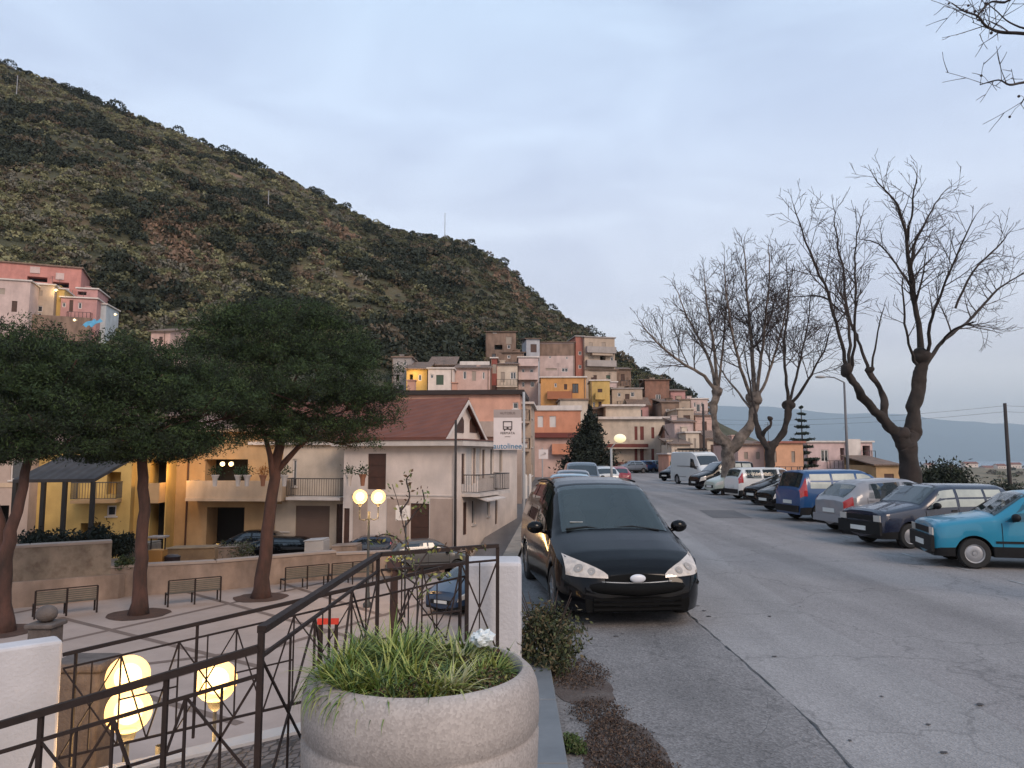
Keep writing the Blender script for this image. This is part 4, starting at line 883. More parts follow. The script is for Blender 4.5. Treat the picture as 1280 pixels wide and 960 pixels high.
    def body(s, paintm, lower=PLAST, lowerq=4, glassq=None, sub=None, cut=None):
        ts_ = {0.0, .02, .05, .09, .14, .2, s.L-.02, s.L-.05, s.L-.1, s.L-.16, s.L}
        n = int(s.L/.07); ts_ |= {s.L*i/n for i in range(n+1)}
        for pts in (s.top, s.belt): ts_ |= {p[0] for p in pts if 0 <= p[0] <= s.L}
        for c in (s.fo, s.fo+s.wb):
            R_ = s.wr*1.16; ts_ |= {c+R_*math.cos(math.pi*k/14) for k in range(15)}
        ts_ = sorted(t for t in ts_ if 0 <= t <= s.L); tt = [ts_[0]]
        for t in ts_[1:]:
            if t-tt[-1] > .008: tt.append(t)
        tt[-1] = s.L; mb = MB(); rows = []
        for t in tt:
            c = s.sec(t); rows.append(c)
            for sd in (1, -1):
                for y, z in c: mb.v.append((s.L/2-t, sd*y, z))
        K = len(rows[0])
        for i in range(len(tt)-1):
            for sd in (0, 1):
                for j in range(K-1):
                    a = i*2*K+sd*K+j; b = a+2*K; f = (a, b, b+1, a+1) if sd == 0 else (a, a+1, b+1, b)
                    if cut and cut(tt[i], tt[i+1], j): continue
                    mb.f.append(f[::-1]); mb.m.append(1 if j < lowerq else 0)
        for i, rev in ((0, False), (len(tt)-1, True)):
            for sd in (0, 1):
                base = i*2*K+sd*K
                for j in range(1, K-1):
                    f = (base, base+j, base+j+1); lowf = (rows[i][min(j+1, K-1)][1] < .42)
                    mb.f.append(f if (rev != (sd == 1)) else f[::-1]); mb.m.append(1 if lowf else 0)
        o = mb.build('body', [paintm, lower], s.root, smooth=True, angle=38); return o
    def wheels(s, rim=RIM, spokes=5, cover=False):
        for c in (s.fo, s.fo+s.wb):
            for sd in (1, -1):
                x = s.L/2-c; y = sd*(s.W/2-.11); r = s.wr; w_ = .10
                mb = MB(); mb.lathe([(r*.62, -w_), (r*.9, -w_), (r*.985, -w_*.75), (r, -w_*.3), (r, w_*.3), (r*.985, w_*.75), (r*.9, w_), (r*.62, w_)], (x, y, r), 28, axis='Y')
                mb.lathe([(1e-4, 0), (r*.62, -.0)], (x, y, r), 24, axis='Y')
                wl = mb.build('wheel', RUBBER, s.root, smooth=True, angle=40)
                mb = MB(); f = y+sd*w_*.8
                mb.lathe([(r*.64, f-sd*.02), (r*.64, f+sd*.012), (r*.56, f+sd*.008), (r*.54, f-sd*.03)], (x, 0, r), 28, axis='Y')
                mb.lathe([(1e-4, f+sd*.012), (r*.15, f+sd*.010), (r*.17, f-sd*.02)], (x, 0, r), 16, axis='Y')
                if cover: mb.lathe([(r*.17, f-sd*.0), (r*.35, f+sd*.004), (r*.55, f-sd*.012)], (x, 0, r), 24, axis='Y')
                else:
                    for k in range(spokes):
                        a = 2*math.pi*k/spokes+.3; d = Vector((math.cos(a), 0, math.sin(a))); mb.bar(Vector((x, f, r))+d*r*.12, Vector((x, f-sd*.006, r))+d*r*.57, .055 if spokes < 7 else .035, .02)
                mb.build('rim', rim, wl, smooth=True, angle=40)
    def mirrors(s, t, mat, z=None, w=.2):
        for sd in (1, -1):
            p = s.surf(t, 6.1, sd, 0); mb = MB(); mb.sphere((p.x, p.y+sd*.12, p.z+.07), .1, 8, 0, (.75, 1.05, .75)); mb.bar(p, p+Vector((0, sd*.08, .03)), .04)
            mb.build('mirror', mat, s.root, smooth=True)
    def lamps(s, t0, t1, q0, q1, name='headlight', mat=None, off=.008, **k):
        for sd in (1, -1): s.patch(name, mat or LAMPW, t0, t1, q0, q1, sd, off, **k)
    def endbox(s, name, mat, end, y0, y1, z0, z1, d=.02):
        """small plate on the nose (+1) or tail (-1)"""
        x = end*(s.L/2)+end*.002; mb = MB(); mb.abox(min(x, x+end*d), max(x, x+end*d), y0, y1, z0, z1); return mb.build(name, mat, s.root)
    def sides(s, spans, q0=6.14, q1=7.86, mat=CARGL, names='window', skews=None, inner=None):
        for sd in (1, -1):
            for i, (a, b) in enumerate(spans):
                sk = skews[i] if skews else (0, 0)
                s.patch('window', mat, a, b, q0, q1, sd, .005, nt=6, nq=3, skew=sk[0], t0q=sk[1])
    def place(s, px, Y, head, z=0):
        """px,Y = where the centre stands; head in degrees: 0 = nose to +x, 180 = nose to -x, 270 = nose to the camera"""
        s.root.location = (XP(px, Y, z), Y, z); s.root.rotation_euler = (0, 0, R(head)); return s.root
def relabel(c, label):
    c['label'] = label; return c
# ---- body presets
def hatch(name, label, paintm, L=3.75, W=1.62, H=1.42, glass=CARGL, sky_glass=None, group=None, dark_lower=PLAST, style='round', rim=RIM, cat='car', spokes=5, cover=False, mirrorm=None, wr=.29, see=False):
    if style == 'panda':     # boxy
        top = [(0, .72), (.03, .80), (.10, .84), (.95, .97), (1.02, .98), (1.55, 1.36), (1.72, H-.02), (2.0, H), (L-.35, H-.02), (L-.22, H-.07), (L-.04, .95), (L, .88)]
        belt = [(0, .66), (.1, .74), (1.0, .87), (L-.1, .90), (L, .84)]
        rw = [(0, .92), (1.0, .90), (1.7, .80), (L-.3, .80), (L, .9)]
        nose, tail, nw, tw = .22, .2, .90, .92; ws = (1.06, 1.62); rg = (L-.20, L-.05); sp = [(1.18, 1.98), (2.06, 2.75), (2.82, L-.34)]; sk = [(.42, 0), (0, 0), (0, -.05)]
    elif style == 'wagon':
        top = [(0, .60), (.03, .70), (.12, .76), (.95, .93), (1.05, .95), (1.75, 1.36), (2.0, H-.01), (2.4, H), (L-.45, H-.05), (L-.32, H-.12), (L-.06, .98), (L, .9)]
        belt = [(0, .58), (.12, .68), (1.05, .86), (L-.1, .92), (L, .86)]
        rw = [(0, .86), (1.0, .86), (1.9, .76), (L-.4, .75), (L, .88)]
        nose, tail, nw, tw = .35, .3, .82, .86; ws = (1.12, 1.86); rg = (L-.30, L-.08); sp = [(1.30, 2.35), (2.43, 3.25), (3.32, L-.42)]; sk = [(.55, 0), (0, 0), (0, -.12)]
    elif style == 'tall':
        top = [(0, .66), (.03, .76), (.12, .86), (.75, 1.06), (.85, 1.09), (1.45, H-.12), (1.75, H-.01), (2.2, H), (L-.35, H-.02), (L-.22, H-.07), (L-.05, 1.08), (L, .98)]
        belt = [(0, .62), (.12, .74), (.9, .97), (L-.1, 1.02), (L, .94)]
        rw = [(0, .86), (.9, .86), (1.7, .80), (L-.3, .79), (L, .88)]
        nose, tail, nw, tw = .35, .25, .80, .88; ws = (.92, 1.58); rg = (L-.20, L-.06); sp = [(1.12, 2.0), (2.08, 2.85), (2.93, L-.34)]; sk = [(.42, 0), (0, 0), (0, -.04)]
    else:
        top = [(0, .58), (.03, .68), (.12, .76), (.75, .96), (.88, 1.0), (1.55, H-.10), (1.85, H-.01), (2.2, H), (L-.75, H-.05), (L-.5, H-.13), (L-.08, .96), (L, .86)]
        belt = [(0, .56), (.12, .66), (.9, .88), (L-.2, .97), (L, .84)]
        rw = [(0, .82), (.9, .85), (1.7, .76), (L-.6, .74), (L, .82)]
        nose, tail, nw, tw = .45, .42, .74, .78; ws = (.96, 1.68); rg = (L-.46, L-.11); sp = [(1.2, 2.12), (2.2, L-.66)]; sk = [(.48, 0), (0, -.14)]
    c = Car(name, label, L, W, top, belt, rw, L*.635, L*.195, wr, cat, group, nose=nose, tail=tail, nosew=nw, tailw=tw)
    cut = None
    if see:
        sp2 = [(a+s_[0]+.02, b-.02+min(0, s_[1])) for (a, b), s_ in zip(sp, sk)]
        cut = lambda a, b, j: (j in (6, 7) and any(u <= a and b <= v for u, v in sp2)) or (j >= 9 and (ws[0] <= a and b <= ws[1] or rg[0] <= a and b <= rg[1]))
    c.body(paintm, dark_lower, cut=cut); c.wheels(rim, spokes, cover)
    wg, sg_ = (SEEG, SEES) if see else (CARGL, sky_glass or glass)
    c.across('windscreen', wg, ws[0]-.01, ws[1]+.01, 8.6 if style != 'panda' else 8.4); c.across('rear_window', wg, rg[0]-.01, rg[1]+.01, 8.7)
    c.sides(sp, mat=sg_, skews=sk, q0=6.0 if see else 6.14, q1=7.98 if see else 7.86)
    if see:
        xs = L/2-(ws[1]+.55)
        for sd in (.34, -.34):
            m_ = MB(); m_.sphere((xs, sd, .88), .27, 8, 0, (.35, .85, 1.1)); m_.sphere((xs-.03, sd, H-.24), .13, 8, 0, (.5, 1, .7)); m_.build('front_seat', SEAT, c.root, smooth=True)
        m_ = MB(); m_.sphere((xs-.95, 0, .80), .3, 8, 0, (.4, 2.0, .9)); m_.build('rear_seat', SEAT, c.root, smooth=True)
        m_ = MB(); m_.abox(L/2-ws[1]-.0, L/2-ws[0]-.15, -.6, .6, .86, .92); m_.build('dashboard', PLAST, c.root)
    c.mirrors(ws[0]+.28, mirrorm or PLAST)
    if style == 'panda':
        for sd in (1, -1): c.endbox('headlight', LAMPW, 1, min(sd*.48, sd*.70), max(sd*.48, sd*.70), .60, .74)
        c.endbox('grille', PLAST, 1, -.46, .46, .62, .73, .012); c.endbox('bumper', PLAST, 1, -.73, .73, .30, .585, .06); c.endbox('number_plate', PLATE, 1, -.26, .26, .38, .48, .075)
        c.lamps(L-.06, L-.004, 4.6, 5.9, 'tail_light', LAMPR)
    else:
        c.lamps(.03, .40, 5.1 if style == 'tall' else 5.25, 6.7, skew=.08, t0q=.02); c.endbox('grille', PLAST, 1, -.42, .42, .38, .52, .012); c.endbox('number_plate', PLATE, 1, -.26, .26, .40, .50, .025)
        c.lamps(L-.22, L-.01, 5.3, 6.6 if style != 'tall' else 7.6, 'tail_light', LAMPR)
    c.endbox('number_plate', PLATE, -1, -.26, .26, .55, .66, .02); c.endbox('bumper', PLAST if style in ('tall', 'panda') else paintm, -1, -W*.40, W*.40, .30, .50, .07)
    for k, (a, b) in enumerate(sp[:2]):
        for sd in (1, -1):
            c.patch('door_seam', PLAST, b+.03, b+.042, 3.3, 6.05, sd, .004, nt=1, nq=8)
            if k == 0: c.patch('door_seam', PLAST, a-.05, a-.038, 3.3, 5.9, sd, .004, nt=1, nq=8)
            c.patch('door_handle', PLAST if style in ('panda', 'tall') else paintm, b-.16, b-.02, 5.72, 5.86, sd, .02, nt=2, nq=1)
    for sd in (1, -1): c.patch('side_moulding', PLAST, c.fo+c.wr*1.25, c.fo+c.wb-c.wr*1.25, 4.3, 4.5, sd, .012, nt=8, nq=1)
    return c
# ---- the black people carrier: the nearest vehicle
LAMPMV = M('clear_lamp', (.60, .52, .44), .18, (.38, .33, .29), 14, coat=1)
L, W, H = 4.64, 1.86, 1.74
P_BLACK = paint('black', (.004, .004, .005), .2); P_BLACK.node_tree.nodes['Principled BSDF'].inputs['Coat Weight'].default_value = .25; P_BLACK.node_tree.nodes['Principled BSDF'].inputs['Specular IOR Level'].default_value = .1; P_BLACK.node_tree.nodes['Principled BSDF'].inputs['Roughness'].default_value = .12
c = Car('people_carrier', 'black people carrier with clear headlights parked nose-on at the kerb behind the planter', L, W,
        [(0, .50), (.02, .575), (.05, .64), (.10, .70), (.22, .78), (.45, .875), (.75, .96), (1.02, 1.03), (1.10, 1.055), (1.5, 1.32), (1.95, 1.585), (2.15, 1.66), (2.4, 1.70), (2.8, H), (L-.9, 1.71), (L-.42, 1.66), (L-.3, 1.60), (L-.1, 1.08), (L, 1.0)],
        [(0, .48), (.10, .60), (.45, .76), (1.1, .955), (1.6, 1.0), (L-.4, 1.06), (L, .95)],
        [(0, .84), (.9, .84), (1.2, .84), (2.1, .735), (2.8, .73), (L-.4, .72), (L, .84)], 2.84, .90, .32, 'car', None, zb=.20, nose=.62, tail=.4, nosew=.70, tailw=.85)
MPLOW = M('dull_black_trim', (.006, .006, .006), .85, spec=.12)
c.body(P_BLACK, MPLOW, 3, cut=lambda a, b, j: (1.12 <= a and b <= 2.08 and j >= 9) )
# cabin seen through the windscreen
mb = MB(); mb.abox(L/2-1.9, L/2-1.15, -.72, .72, .92, .99); mb.build('dashboard', PLAST, c.root)
for sd in (.38, -.38):
    mb = MB(); mb.sphere((L/2-2.35, sd, .98), .3, 10, 0, (.35, .85, 1.15)); mb.sphere((L/2-2.38, sd, 1.40), .15, 8, 0, (.5, 1, .75)); mb.build('front_seat', SEAT, c.root, smooth=True)
mb = MB(); mb.tube([Vector((L/2-1.95, .38+.19*math.cos(a*.3142), 1.02+.17*math.sin(a*.3142))) for a in range(21)], .014, 6); mb.build('steering_wheel', PLAST, c.root)
c.across('windscreen', SEEG, 1.125, 2.07, 8.5, nt=8); c.across('rear_window', CARGL, L-.29, L-.13, 8.7)
c.sides([(1.62, 2.45), (2.55, 3.35), (3.43, L-.48)], skews=[(.5, 0), (0, 0), (0, -.08)]); c.wheels(RIM, 5)
def front_pt(c, y, z, off=.012):
    """point of the nose surface seen from the front at width y and height z"""
    lo, hi = 0.0, .9
    def zat(t):
        ch = c.sec(t)[5:]; ys_ = [q[0] for q in ch][::-1]; zs_ = [q[1] for q in ch][::-1]
        return float(np.interp(abs(y), ys_, zs_)) if abs(y) <= max(ys_) else -1
    for _ in range(26):
        m_ = (lo+hi)/2
        if zat(m_) < z: lo = m_
        else: hi = m_
    return Vector((c.L/2-hi+off, y, z))
for sd in (1, -1):
    mb = MB(); rows = []
    for i in range(11):
        f = i/10; y = .36+(.845-.36)*f; zt2 = .640+.205*f**.72; zb2 = .600+.02*f
        rows.append([front_pt(c, sd*y, zb2+(zt2-zb2)*j/6, .014) for j in range(7)])
    for i in range(10):
        for j in range(6): mb.face([rows[i][j], rows[i+1][j], rows[i+1][j+1], rows[i][j+1]] if sd > 0 else [rows[i][j], rows[i][j+1], rows[i+1][j+1], rows[i+1][j]])
    hl = mb.build('headlight', LAMPMV, c.root, smooth=True)
    for i, r2s in ((4, .05), (7, .062)):
        q = rows[i][3]; q2_ = (rows[i][2]-q).normalized(); s2 = (rows[i+1][3]-q).normalized(); n2 = q2_.cross(s2).normalized(); n2 = n2 if n2.x > 0 else -n2
        s2 = n2.cross(q2_).normalized(); mb = MB()
        ring = [q+n2*.006+(q2_*math.cos(k*.524)+s2*math.sin(k*.524))*r2s for k in range(12)]; ring2 = [q+n2*.003+(q2_*math.cos(k*.524)+s2*math.sin(k*.524))*r2s*.25 for k in range(12)]
        for k in range(12): mb.face([ring[k], ring[(k+1) % 12], ring2[(k+1) % 12], ring2[k]])
        mb.build('reflector', M('lamp_reflector', (.42, .36, .31), .25, metal=.5), hl)
mb = MB()
pts = []
for i in range(-12, 13):
    y = i/12; q_ = abs(y); w_ = W/2*.90
    pts.append(Vector((L/2+.055-.34*q_**3.0, y*w_, .47+.03*q_)))
mb.tube(pts, [.045+.035*(1-abs(i)/12) for i in range(-12, 13)], 8); mb.build('bumper', MPLOW, c.root, smooth=True)
mb = MB(); mb.tube([p+Vector((-.03, 0, .075)) for p in pts[3:-3]], .008, 5); mb.build('trim_strip', CHROME, c.root)
mb = MB()
for k in range(3): mb.abox(L/2-.02, L/2+.03, -.55, .55, .22+.06*k, .25+.06*k)
mb.build('lower_grille', MPLOW, c.root)
mb = MB()
for i in range(12):
    for j in range(5):
        q = [front_pt(c, -.40+.8*(i+a)/12, .50+(.655-.035*abs((i+a)/6-1)-.50)*(j+b)/5, .012) for a, b in ((0, 0), (1, 0), (1, 1), (0, 1))]; mb.face(q)
mb.build('grille', MPLOW, c.root, smooth=True)  # dull dark strip added over the nose to cover its bright reflection
mb = MB(); mb.sphere((L/2+.02, 0, .60), .1, 12, 0, (.28, 1, .52)); mb.build('badge', M('badge_white', (.62, .63, .66), .3), c.root, smooth=True)
for t0, y0, y1 in ((1.10, .62, -.12), (1.10, -.10, -.68)):
    mb = MB(); zt = interp(c.top, 1.13)
    mb.tube([(L/2-1.12, y0, 1.065), (L/2-1.16, (y0+y1)/2, 1.115), (L/2-1.14, y1, 1.09)], .014, 5); mb.build('wiper', PLAST, c.root)
mb = MB(); mb.abox(L/2-1.32, L/2-1.25, -.60, -.42, 1.172, 1.178); mb.build('permit', PLATE, c.root)
for sd in (1, -1):
    mb = MB(); mb.sphere((L/2-1.55, sd*(W/2+.12), 1.08), .12, 10, 0, (.6, 1.0, .72)); mb.bar((L/2-1.55, sd*(W/2-.06), 1.0), (L/2-1.55, sd*(W/2+.06), 1.04), .05); mb.build('mirror', P_BLACK, c.root, smooth=True)
    mb = MB(); mb.tube([c.surf(t, 8.35, sd, .03) for t in (2.5, 3.0, 3.5, 4.0)], .016, 6); mb.build('roof_rail', PLAST, c.root, smooth=True)
c.place(746, 11.6, 276)
PC = c
# ---- row of parked cars on the far side of the road (centre column, depth, heading)
RGC = 'cars parked side by side across the road'
P_TURQ = paint('turquoise', (.012, .20, .32), .3); P_NAVY = paint('navy', (.012, .016, .035), .25); P_SILV = paint('silver', (.22, .22, .235), .3); P_BLUE = paint('blue', (.010, .055, .16), .3)
P_WHITE = paint('white', (.62, .62, .60), .35); P_GREEN = paint('pale_green', (.38, .42, .36), .35); P_RED = paint('red', (.35, .02, .03), .3); P_GREYB = paint('greyblue', (.12, .15, .19), .3); P_LBLUE = paint('light_blue', (.30, .42, .50), .35)
hatch('parked_car', 'turquoise boxy small car with black bumper, nearest of the parked row', P_TURQ, 3.42, 1.5, 1.42, style='panda', group=RGC, rim=RIM, cover=True, mirrorm=PLAST, wr=.28, see=True).place(1279, 14.5, 166)
hatch('parked_car', 'dark navy boxy hatchback with pale sky reflection painted on its side windows', P_NAVY, 3.65, 1.56, 1.41, style='panda', group=RGC, cover=True, wr=.28, sky_glass=SKYGL).place(1161, 18.0, 192)
hatch('parked_car', 'silver grey hatchback parked tail towards the road with red lamps and dark glass', P_SILV, 3.9, 1.66, 1.45, style='round', group=RGC, see=True).place(1117, 21.0, 10)
hatch('parked_car', 'blue tall estate car with red upright tail lamps and roof bars', P_BLUE, 4.0, 1.7, 1.62, style='tall', group=RGC, sky_glass=SKYGL).place(1056, 24.8, 9)
hatch('parked_car', 'black hatchback with pale windscreen between the blue car and the white estate', P_BLACK, 3.8, 1.62, 1.42, style='round', group=RGC, see=True).place(1010, 28.8, 193)
hatch('parked_car', 'low black small car with grey wheels just beyond the black hatchback', P_BLACK, 3.6, 1.6, 1.34, style='round', group=RGC, cover=True, see=True).place(985, 32.4, 194)
hatch('parked_car', 'white estate car with red tail lamps and dark lower sides', P_WHITE, 4.1, 1.66, 1.5, style='tall', group=RGC, see=True).place(964, 36.4, 10)
hatch('parked_car', 'pale green rounded small car in front of the pollarded plane tree', P_GREEN, 3.7, 1.6, 1.42, style='round', group=RGC, cover=True).place(926, 40.5, 193)
hatch('parked_car', 'black off-road style car with pale side windows in front of the white van', P_BLACK, 3.9, 1.68, 1.72, style='tall', group=RGC, sky_glass=SKYGL).place(903, 46.5, 194)
hatch('parked_car', 'dark small car half hidden on the far side of the white van', P_BLACK, 3.7, 1.6, 1.5, style='round', group=RGC).place(850, 62, 215)
# white van
def van(label, L=5.0, W=1.95, H=2.35):
    top = [(0, .75), (.03, .86), (.12, .98), (.70, 1.25), (.85, 1.33), (1.45, 2.08), (1.75, H-.08), (2.1, H), (L-.15, H), (L-.05, H-.05), (L, H-.12)]
    belt = [(0, .7), (.12, .86), (.85, 1.12), (L, 1.18)]; rw = [(0, .84), (.8, .84), (1.6, .86), (2.2, .90), (L, .90)]
    c = Car('delivery_van', label, L, W, top, belt, rw, 3.1, .9, .34, 'van', None, nose=.35, tail=.12, nosew=.8, tailw=.95)
    c.body(P_WHITE, PLAST, 3); c.wheels(RIM, 5, True); c.across('windscreen', CARGL, .92, 1.50, 8.5); c.sides([(1.2, 2.05)], skews=[(.45, 0)], q1=7.3)
    c.lamps(.04, .36, 5.2, 6.5); c.endbox('grille', PLAST, 1, -.5, .5, .45, .78, .02); c.mirrors(1.15, PLAST)
    for sd in (1, -1):
        mb = MB(); mb.box((L/2-3.9, sd*(W/2-.005), .55), (1.3, 0, 0), (0, sd*.015, 0), (0, 0, .02)); mb.box((L/2-3.9, sd*(W/2-.005), 1.3), (3.0, 0, 0), (0, sd*.015, 0), (0, 0, .03)); mb.build('side_rail', PLAST, c.root)
    mb = MB()
    for yy in (-.72, .72): mb.bar((L/2-1.9, yy, H+.14), (-L/2+.3, yy, H+.14), .04)
    for k in range(6): x = L/2-1.95-k*.52; mb.bar((x, -.75, H+.12), (x, .75, H+.12), .04); mb.bar((x, -.72, H-.02), (x, -.72, H+.12), .03); mb.bar((x, .72, H-.02), (x, .72, H+.12), .03)
    mb.build('roof_rack', PLAST, c.root)
    mb = MB()
    for k in range(5): mb.bar((L/2-2.0, -.5+k*.22, H+.2), (-L/2+.35, -.5+k*.22, H+.22), .1)
    return c, mb
vc, load = van('white panel van with loaded roof rack parked in the row')
load.build('ladder_load', M('dark_load', (.04, .035, .03), .8), vc.root)
vc.place(874, 54, 286)
# ---- vehicles behind the people carrier on the near side
NG = 'cars parked in line along the near kerb'
hatch('parked_car', 'pale blue hatchback just behind the black people carrier', P_LBLUE, 3.9, 1.66, 1.5, group=NG).place(713, 24.0, 268)
hatch('parked_car', 'grey saloon second in line behind the black people carrier', P_SILV, 4.0, 1.68, 1.5, group=NG).place(716, 30.5, 268)
hatch('parked_car', 'tall blue-grey people carrier standing third in line by the dark conifer', P_GREYB, 4.2, 1.75, 1.75, style='tall', group=NG).place(727, 37.0, 268)
hatch('parked_car', 'white hatchback with red tail lamps standing under the globe street lamp', P_WHITE, 3.8, 1.62, 1.42, group=NG).place(752, 47, 96)
hatch('parked_car', 'red small car next to the white hatchback under the globe lamp', P_RED, 3.6, 1.58, 1.38, group=NG).place(770, 49, 90)
BG_ = 'blue-grey cars at the end of the road'
for i, (px, Y, m_, lb, hd) in enumerate(((788, 88, P_GREYB, 'blue-grey hatchback at the road end, first of the cars under the cream and maroon block', 180), (801, 91, P_BLUE, 'darker blue hatchback in the middle of the cars under the cream and maroon block', 176), (814, 94, P_LBLUE, 'pale blue hatchback near the end of the cars under the cream and maroon block', 182), (825, 98, P_GREYB, 'greyish hatchback last of the cars under the cream and maroon block', 178))):
    hatch('parked_car', lb, m_, 3.9, 1.62, 1.45, group=BG_).place(px, Y, hd+22)
# ---- street below the plaza
SG = 'cars in the street below'
hatch('parked_car', 'low black coupe with lamplight on its bonnet behind the second pine trunk', P_BLACK, 4.2, 1.7, 1.32, group=SG).place(343, 38.2, 186, -3.3)
hatch('parked_car', 'short dark city car parked before the corner house', P_NAVY, 3.3, 1.6, 1.5, style='tall', group=SG).place(452, 36.8, 184, -3.3)
hatch('parked_car', 'dark grey rounded hatchback under the brown garage of the corner house', paint('graphite', (.09, .09, .09), .3), 4.0, 1.7, 1.5, style='round', group=SG).place(534, 35.4, 20, -3.3)
hatch('parked_car', 'dark blue car seen through the railing next to the white pillar', paint('deep_blue', (.01, .03, .07), .3), 3.9, 1.66, 1.42, style='round', group=SG).place(590, 27.5, 240, -3.3)
hatch('parked_car', 'black hatchback whose roof shows just left of the coupe', P_BLACK, 3.8, 1.62, 1.4, style='round', group=SG).place(312, 40.5, 184, -3.3)
# ================================================================ TREES AND PLANTS
BARK = M('pine_bark', (.09, .043, .033), .95, (.03, .018, .014), 3, bump=1, bscale=9, stretch=(1, 1, .35)); BARKP = M('plane_bark', (.23, .185, .15), .9, (.055, .042, .036), 3.4, bump=.7, bscale=8); TWIG = M('twig_bark', (.05, .034, .03), .9, (.03, .021, .018), 3)
BARKD = M('dark_bark', (.040, .029, .025), .95, (.015, .012, .010), 2.4, bump=1, bscale=8)
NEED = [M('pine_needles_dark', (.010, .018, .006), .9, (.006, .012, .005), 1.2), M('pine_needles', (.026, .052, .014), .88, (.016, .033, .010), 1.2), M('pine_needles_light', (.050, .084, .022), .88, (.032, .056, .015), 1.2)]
def pine(label, trunk, ellipses, rng_seed, limbs, n_leaf=52000, name='umbrella_pine'):
    """trunk: [(px,py,Y,r)], ellipses: lobes of the crown (px, py, Y, half width m, half height m)"""
    rng = np.random.default_rng(rng_seed); pr_ = random.Random(rng_seed)
    base = P(*trunk[0][:3]); base.z = -3.3; r_ = root(name, base, label, 'tree', 'umbrella pines on the plaza')
    mb = MB(); pts = [P(a, b, Y) for a, b, Y, _ in trunk]; pts[0].z = -3.4
    fine = []; rad = []
    for i in range(len(pts)-1):
        for k in range(5):
            f = k/5; fine.append(pts[i].lerp(pts[i+1], f)+Vector((pr_.uniform(-.04, .04), pr_.uniform(-.04, .04), 0))); rad.append(trunk[i][3]*(1-f)+trunk[i+1][3]*f)
    fine.append(pts[-1]); rad.append(trunk[-1][3]); rad[0] *= 1.5; rad[1] *= 1.12
    mb.tube(fine, rad, 12)
    top = pts[-1]
    E = [(P(px, py, Y), hw, hh) for px, py, Y, hw, hh in ellipses]
    for c, hw, hh in E:
        s0 = pts[-2].lerp(top, pr_.uniform(.2, 1)); e = c+Vector((0, 0, -hh*.4)); mid = s0.lerp(e, .5)+Vector((pr_.uniform(-.3, .3), pr_.uniform(-.3, .3), -.25))
        mb.tube([s0, mid, e], [rad[-1]*.6, rad[-1]*.45, rad[-1]*.25], 7)
        for k in range(3):
            d = Vector((pr_.uniform(-1, 1), pr_.uniform(-1, 1), pr_.uniform(.1, .7)))*hw*.7; mb.tube([mid.lerp(e, .6), e+d], [.05, .02], 5)
    for l in limbs: mb.tube([P(a, b, Y) for a, b, Y in l[0]], l[1], 7)
    mb.build('trunk', BARK, r_, smooth=True)
    vol = sum(hw*hw*hh for _, hw, hh in E); C = []; S = []; MI = []
    for c, hw, hh in E:
        n_cl = int(260*hw*hw*hh/vol*len(E)/3)+34
        nl = int(n_leaf*2.6*(hw*hw*hh)/vol/n_cl)+10
        for k in range(n_cl):
            d = rng.normal(size=3); d /= np.linalg.norm(d); d[2] = d[2] if d[2] > -.35 else -.35*rng.random(); q = (.45+.66*rng.random()**.6)
            cc = np.array(c)+d*np.array([hw, hw*.9, hh])*q; rr = rng.uniform(.2, .5)
            dd = rng.normal(size=(nl, 3)); dd /= np.linalg.norm(dd, axis=1)[:, None]; rad_ = rr*(.45+.6*rng.random(nl))[:, None]
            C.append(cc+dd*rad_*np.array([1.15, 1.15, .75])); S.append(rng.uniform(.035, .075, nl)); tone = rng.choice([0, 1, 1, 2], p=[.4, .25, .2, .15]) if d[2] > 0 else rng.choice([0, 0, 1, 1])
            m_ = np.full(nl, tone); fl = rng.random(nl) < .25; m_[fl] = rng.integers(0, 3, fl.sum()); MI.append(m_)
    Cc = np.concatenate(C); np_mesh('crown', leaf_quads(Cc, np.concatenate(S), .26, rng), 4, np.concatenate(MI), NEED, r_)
    pit = MB(); n = 20; m0 = [(base.x+(.95+.12*pr_.random())*math.cos(6.283*k/n), base.y+(.95+.12*pr_.random())*math.sin(6.283*k/n), -3.288) for k in range(n)]; pit.face(m0)
    structure(pit.build('tree_pit_soil', M('pit_soil', (.09, .045, .03), .95, (.05, .028, .02), 5, bump=.8)))
    return r_
pine('middle umbrella pine with straight reddish trunk, its crown reaching over the yellow house', [(173, 764, 26, .25), (178, 680, 26, .20), (180, 610, 26, .18), (178, 545, 26, .15), (178, 500, 26, .10)],
     [(195, 492, 26, 1.9, 1.5), (120, 480, 26.5, 1.7, 1.25), (262, 500, 25.5, 1.5, 1.25), (150, 455, 26, 1.5, 1.0), (225, 462, 27, 1.5, 1.0), (305, 505, 26, .85, 1.0), (180, 545, 25.5, 1.9, .85), (90, 520, 25.5, 1.3, 1.1), (250, 545, 26.5, 1.5, .8), (130, 540, 26.5, 1.3, .9), (175, 565, 26, 1.9, .75), (215, 555, 25.2, 1.3, .8), (120, 565, 25.5, 1.1, .6), (235, 562, 26, 1.0, .5)], 11, [])
